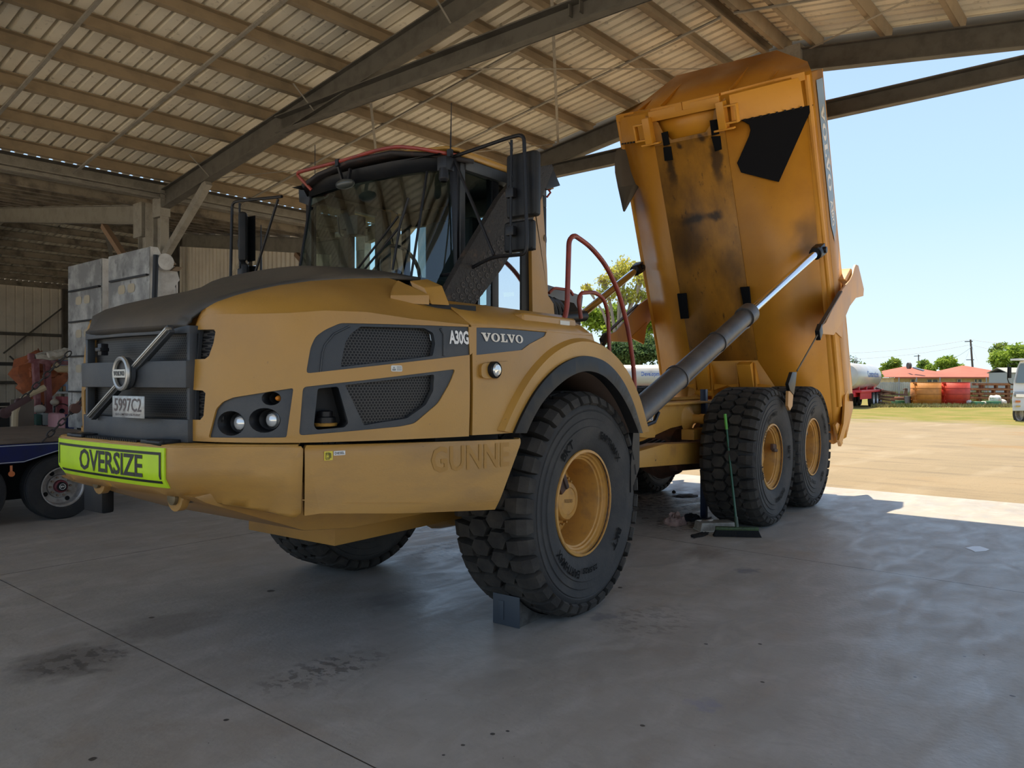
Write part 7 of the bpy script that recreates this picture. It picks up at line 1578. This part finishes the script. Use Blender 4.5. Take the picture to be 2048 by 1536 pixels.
px_tree('round green tree behind the left house', 1786, 125, [(1786, 727, 11), (1778, 733, 9), (1794, 733, 9), (1770, 742, 8)], 1800, .3, LG, 26)
px_tree('grey green tree between the two houses', 1848, 130, [(1848, 728, 9), (1856, 733, 9), (1845, 738, 8)], 1300, .3, LG, 27)
px_tree('wide yellow-green tree between the two houses', 1888, 120, [(1880, 727, 12), (1896, 723, 13), (1906, 733, 11), (1868, 737, 9), (1915, 736, 9), (1890, 740, 12)], 3800, .28, LB, 28)
px_tree('large bright green tree behind the white truck', 2022, 78, [(2005, 718, 18), (2030, 708, 20), (2045, 725, 24), (2000, 742, 16), (2020, 735, 20), (2055, 705, 22), (2065, 735, 22)], 9000, .22, LB, 29)
px_tree('thin branchy tree left of the large green tree', 1996, 80, [(1996, 695, 10), (2004, 690, 9), (1990, 702, 8)], 350, .14, LG, 30, branches=10)
# dry weeds in front of the fence and forms
b = MB(); rr = random.Random(5)
for k in range(5200):
    px = rr.uniform(1742, 2025); d = rr.choice((rr.uniform(56, 76), rr.uniform(50, 53.5))); p = od(px, 762, d); p.z = GZ; far = d > 56; h = rr.uniform(.35, .95) if far else rr.uniform(.08, .28); a = rr.uniform(0, PI); w = V3(math.cos(a), math.sin(a), 0)*(.11 if far else .04); b.add([p-w, p+w, p+UP*h+V3(rr.uniform(-.1, .1), rr.uniform(-.1, .1), 0)], [(0, 1, 2)])
tag(b.build('dry_grass', mat('dry_grass_blades', (0.3, 0.264, 0.108), .8, n2=(0.15, 0.18, 0.042), nscale=.7)), 'dry grass and weeds growing around the scrap', 'grass', None, 'stuff')
# ---- white truck at the right edge
dW = 33.0; gW = od(2036, 840, dW); gW.z = GZ; tw_ = thing('white_truck', 'white truck cab cut by the right edge of the picture', 'truck', gW)
XD = ray(2030, 765).normalized(); XD.z = 0
def Q(px, py, d=dW): return od(px, py, d)-gW
WP2 = mat('white_cab_paint', (.74, .75, .74), .35); GP = mat('grey_cab_panel', (.36, .38, .40), .5)
b = MB(); b.plate([Q(2026, 784), Q(2027, 768), Q(2034, 736), Q(2040, 722), Q(2060, 719), Q(2160, 719), Q(2160, 784)], XD*2.0); b.build('cab', WP2, tw_, bevel=.05, segs=3)
b = MB(); b.plate([Q(2025, 822, 32.9), Q(2024, 798, 32.9), Q(2027, 784, 32.9), Q(2160, 784, 32.9), Q(2160, 822, 32.9)], XD*2.0); b.build('bumper', WP2, tw_, bevel=.04, segs=3)
b = MB(); b.plate([Q(2032, 766, 32.9), Q(2039, 732, 32.95), Q(2042, 727, 32.95), Q(2160, 725, 32.95), Q(2160, 768, 32.9)], XD*.05); b.build('windscreen', mat('truck_glass', (.14, .19, .22), .08), tw_)
b = MB(); b.box((0, 0, 0), (0, 0, 0)); b = MB(); b.plate([Q(2028, 791, 32.85), Q(2160, 791, 32.85), Q(2160, 784, 32.85), Q(2028, 784, 32.85)], XD*.05); b.build('grille_strip', GP, tw_)
b = MB(); b.plate([Q(2032, 794, 32.8), Q(2050, 794, 32.8), Q(2050, 788, 32.8), Q(2032, 788, 32.8)], XD*.05); b.build('headlight', LENS, tw_)
b = MB(); b.plate([Q(2031, 805, 32.8), Q(2041, 805, 32.8), Q(2041, 801, 32.8), Q(2031, 801, 32.8)], XD*.05); b.build('indicator', mat('orange_lamp', (.65, .18, .03), .4), tw_)
b = MB(); b.plate([Q(2032, 814, 32.8), Q(2041, 814, 32.8), Q(2041, 811, 32.8), Q(2032, 811, 32.8)], XD*.05); b.build('fog_lamp', mat('yellow_lamp', (.6, .4, .08), .4), tw_)
b = MB(); b.tube([Q(2034, 728), Q(2016, 729), Q(2015, 758), Q(2018, 766), Q(2026, 770)], .02, 6); b.build('mirror_arm', BLKM, tw_)
b = MB(); b.obox(Q(2019, 745), RT*.06, FW*.05, UP*.24); b.build('mirror', BLK, tw_, bevel=.02)
b = MB(); b.obox(Q(2046, 719), RT*.35, FW*.3, UP*.04); b.build('roof_marker', WP2, tw_)
truck_wheel(Q(2041, 829)+XD*.6+RT*.12, .48, .36, tw_, -RT, TYR, RMW, False, n=32)
b = MB(); b.obox(Q(2100, 800)+XD*3, RT*.5, XD*2, UP*.12); b.build('chassis', CAVE, tw_)

DIM = 1.0
# ================================================================ daylight and camera
w = bpy.data.worlds.new('World'); SC.world = w; w.use_nodes = True; nt = w.node_tree; N = nt.nodes; L = nt.links; bg = N['Background']
tc = N.new('ShaderNodeTexCoord'); sp = N.new('ShaderNodeSeparateXYZ'); L.new(tc.outputs['Generated'], sp.inputs[0])
cr = N.new('ShaderNodeValToRGB'); L.new(sp.outputs[2], cr.inputs[0]); e = cr.color_ramp.elements
for k, (pos, c) in enumerate(((0.0, (.64, .75, .80)), (.05, (.57, .71, .82)), (.20, (.42, .60, .84)), (.42, (.34, .49, .76)), (1.0, (.40, .43, .50)))):
    el = e[k] if k < 2 else e.new(pos); el.position = pos; el.color = (*c, 1)
L.new(cr.outputs[0], bg.inputs[0]); bg.inputs[1].default_value = 1.0
sd = bpy.data.lights.new('sun', 'SUN'); sd.energy = 5.8; sd.angle = math.radians(.55); sd.color = (1.0, .86, .64)
so_ = bpy.data.objects.new('sun', sd); COL.objects.link(so_); dirn = (BU*.31+BV*.255+UP).normalized(); so_.rotation_euler = dirn.to_track_quat('Z', 'Y').to_euler(); so_.location = (0, 0, 30)
cd = bpy.data.cameras.new('camera'); cam = bpy.data.objects.new('camera', cd); COL.objects.link(cam); SC.camera = cam
cd.sensor_width = 36; cd.lens = 36*F/2048; cd.clip_end = 1000; cd.shift_y = (768-HY)/2048*-1; cd.clip_start = .05
mw = Matrix((RT, UP, -FW)).transposed().to_4x4(); mw.translation = CAM; cam.matrix_world = mw
vs_ = SC.view_settings; vs_.view_transform = 'Standard'; vs_.look = 'None'; vs_.exposure = 0.55; vs_.gamma = 1; vs_.use_curve_mapping = False
SC.cycles.use_adaptive_sampling = True; SC.cycles.adaptive_threshold = .025; SC.cycles.max_bounces = 7; SC.cycles.diffuse_bounces = 5; SC.cycles.glossy_bounces = 3; SC.cycles.transparent_max_bounces = 12; SC.cycles.use_denoising = True
SC.cycles.sample_clamp_indirect = 6; SC.cycles.caustics_reflective = False; SC.cycles.caustics_refractive = False
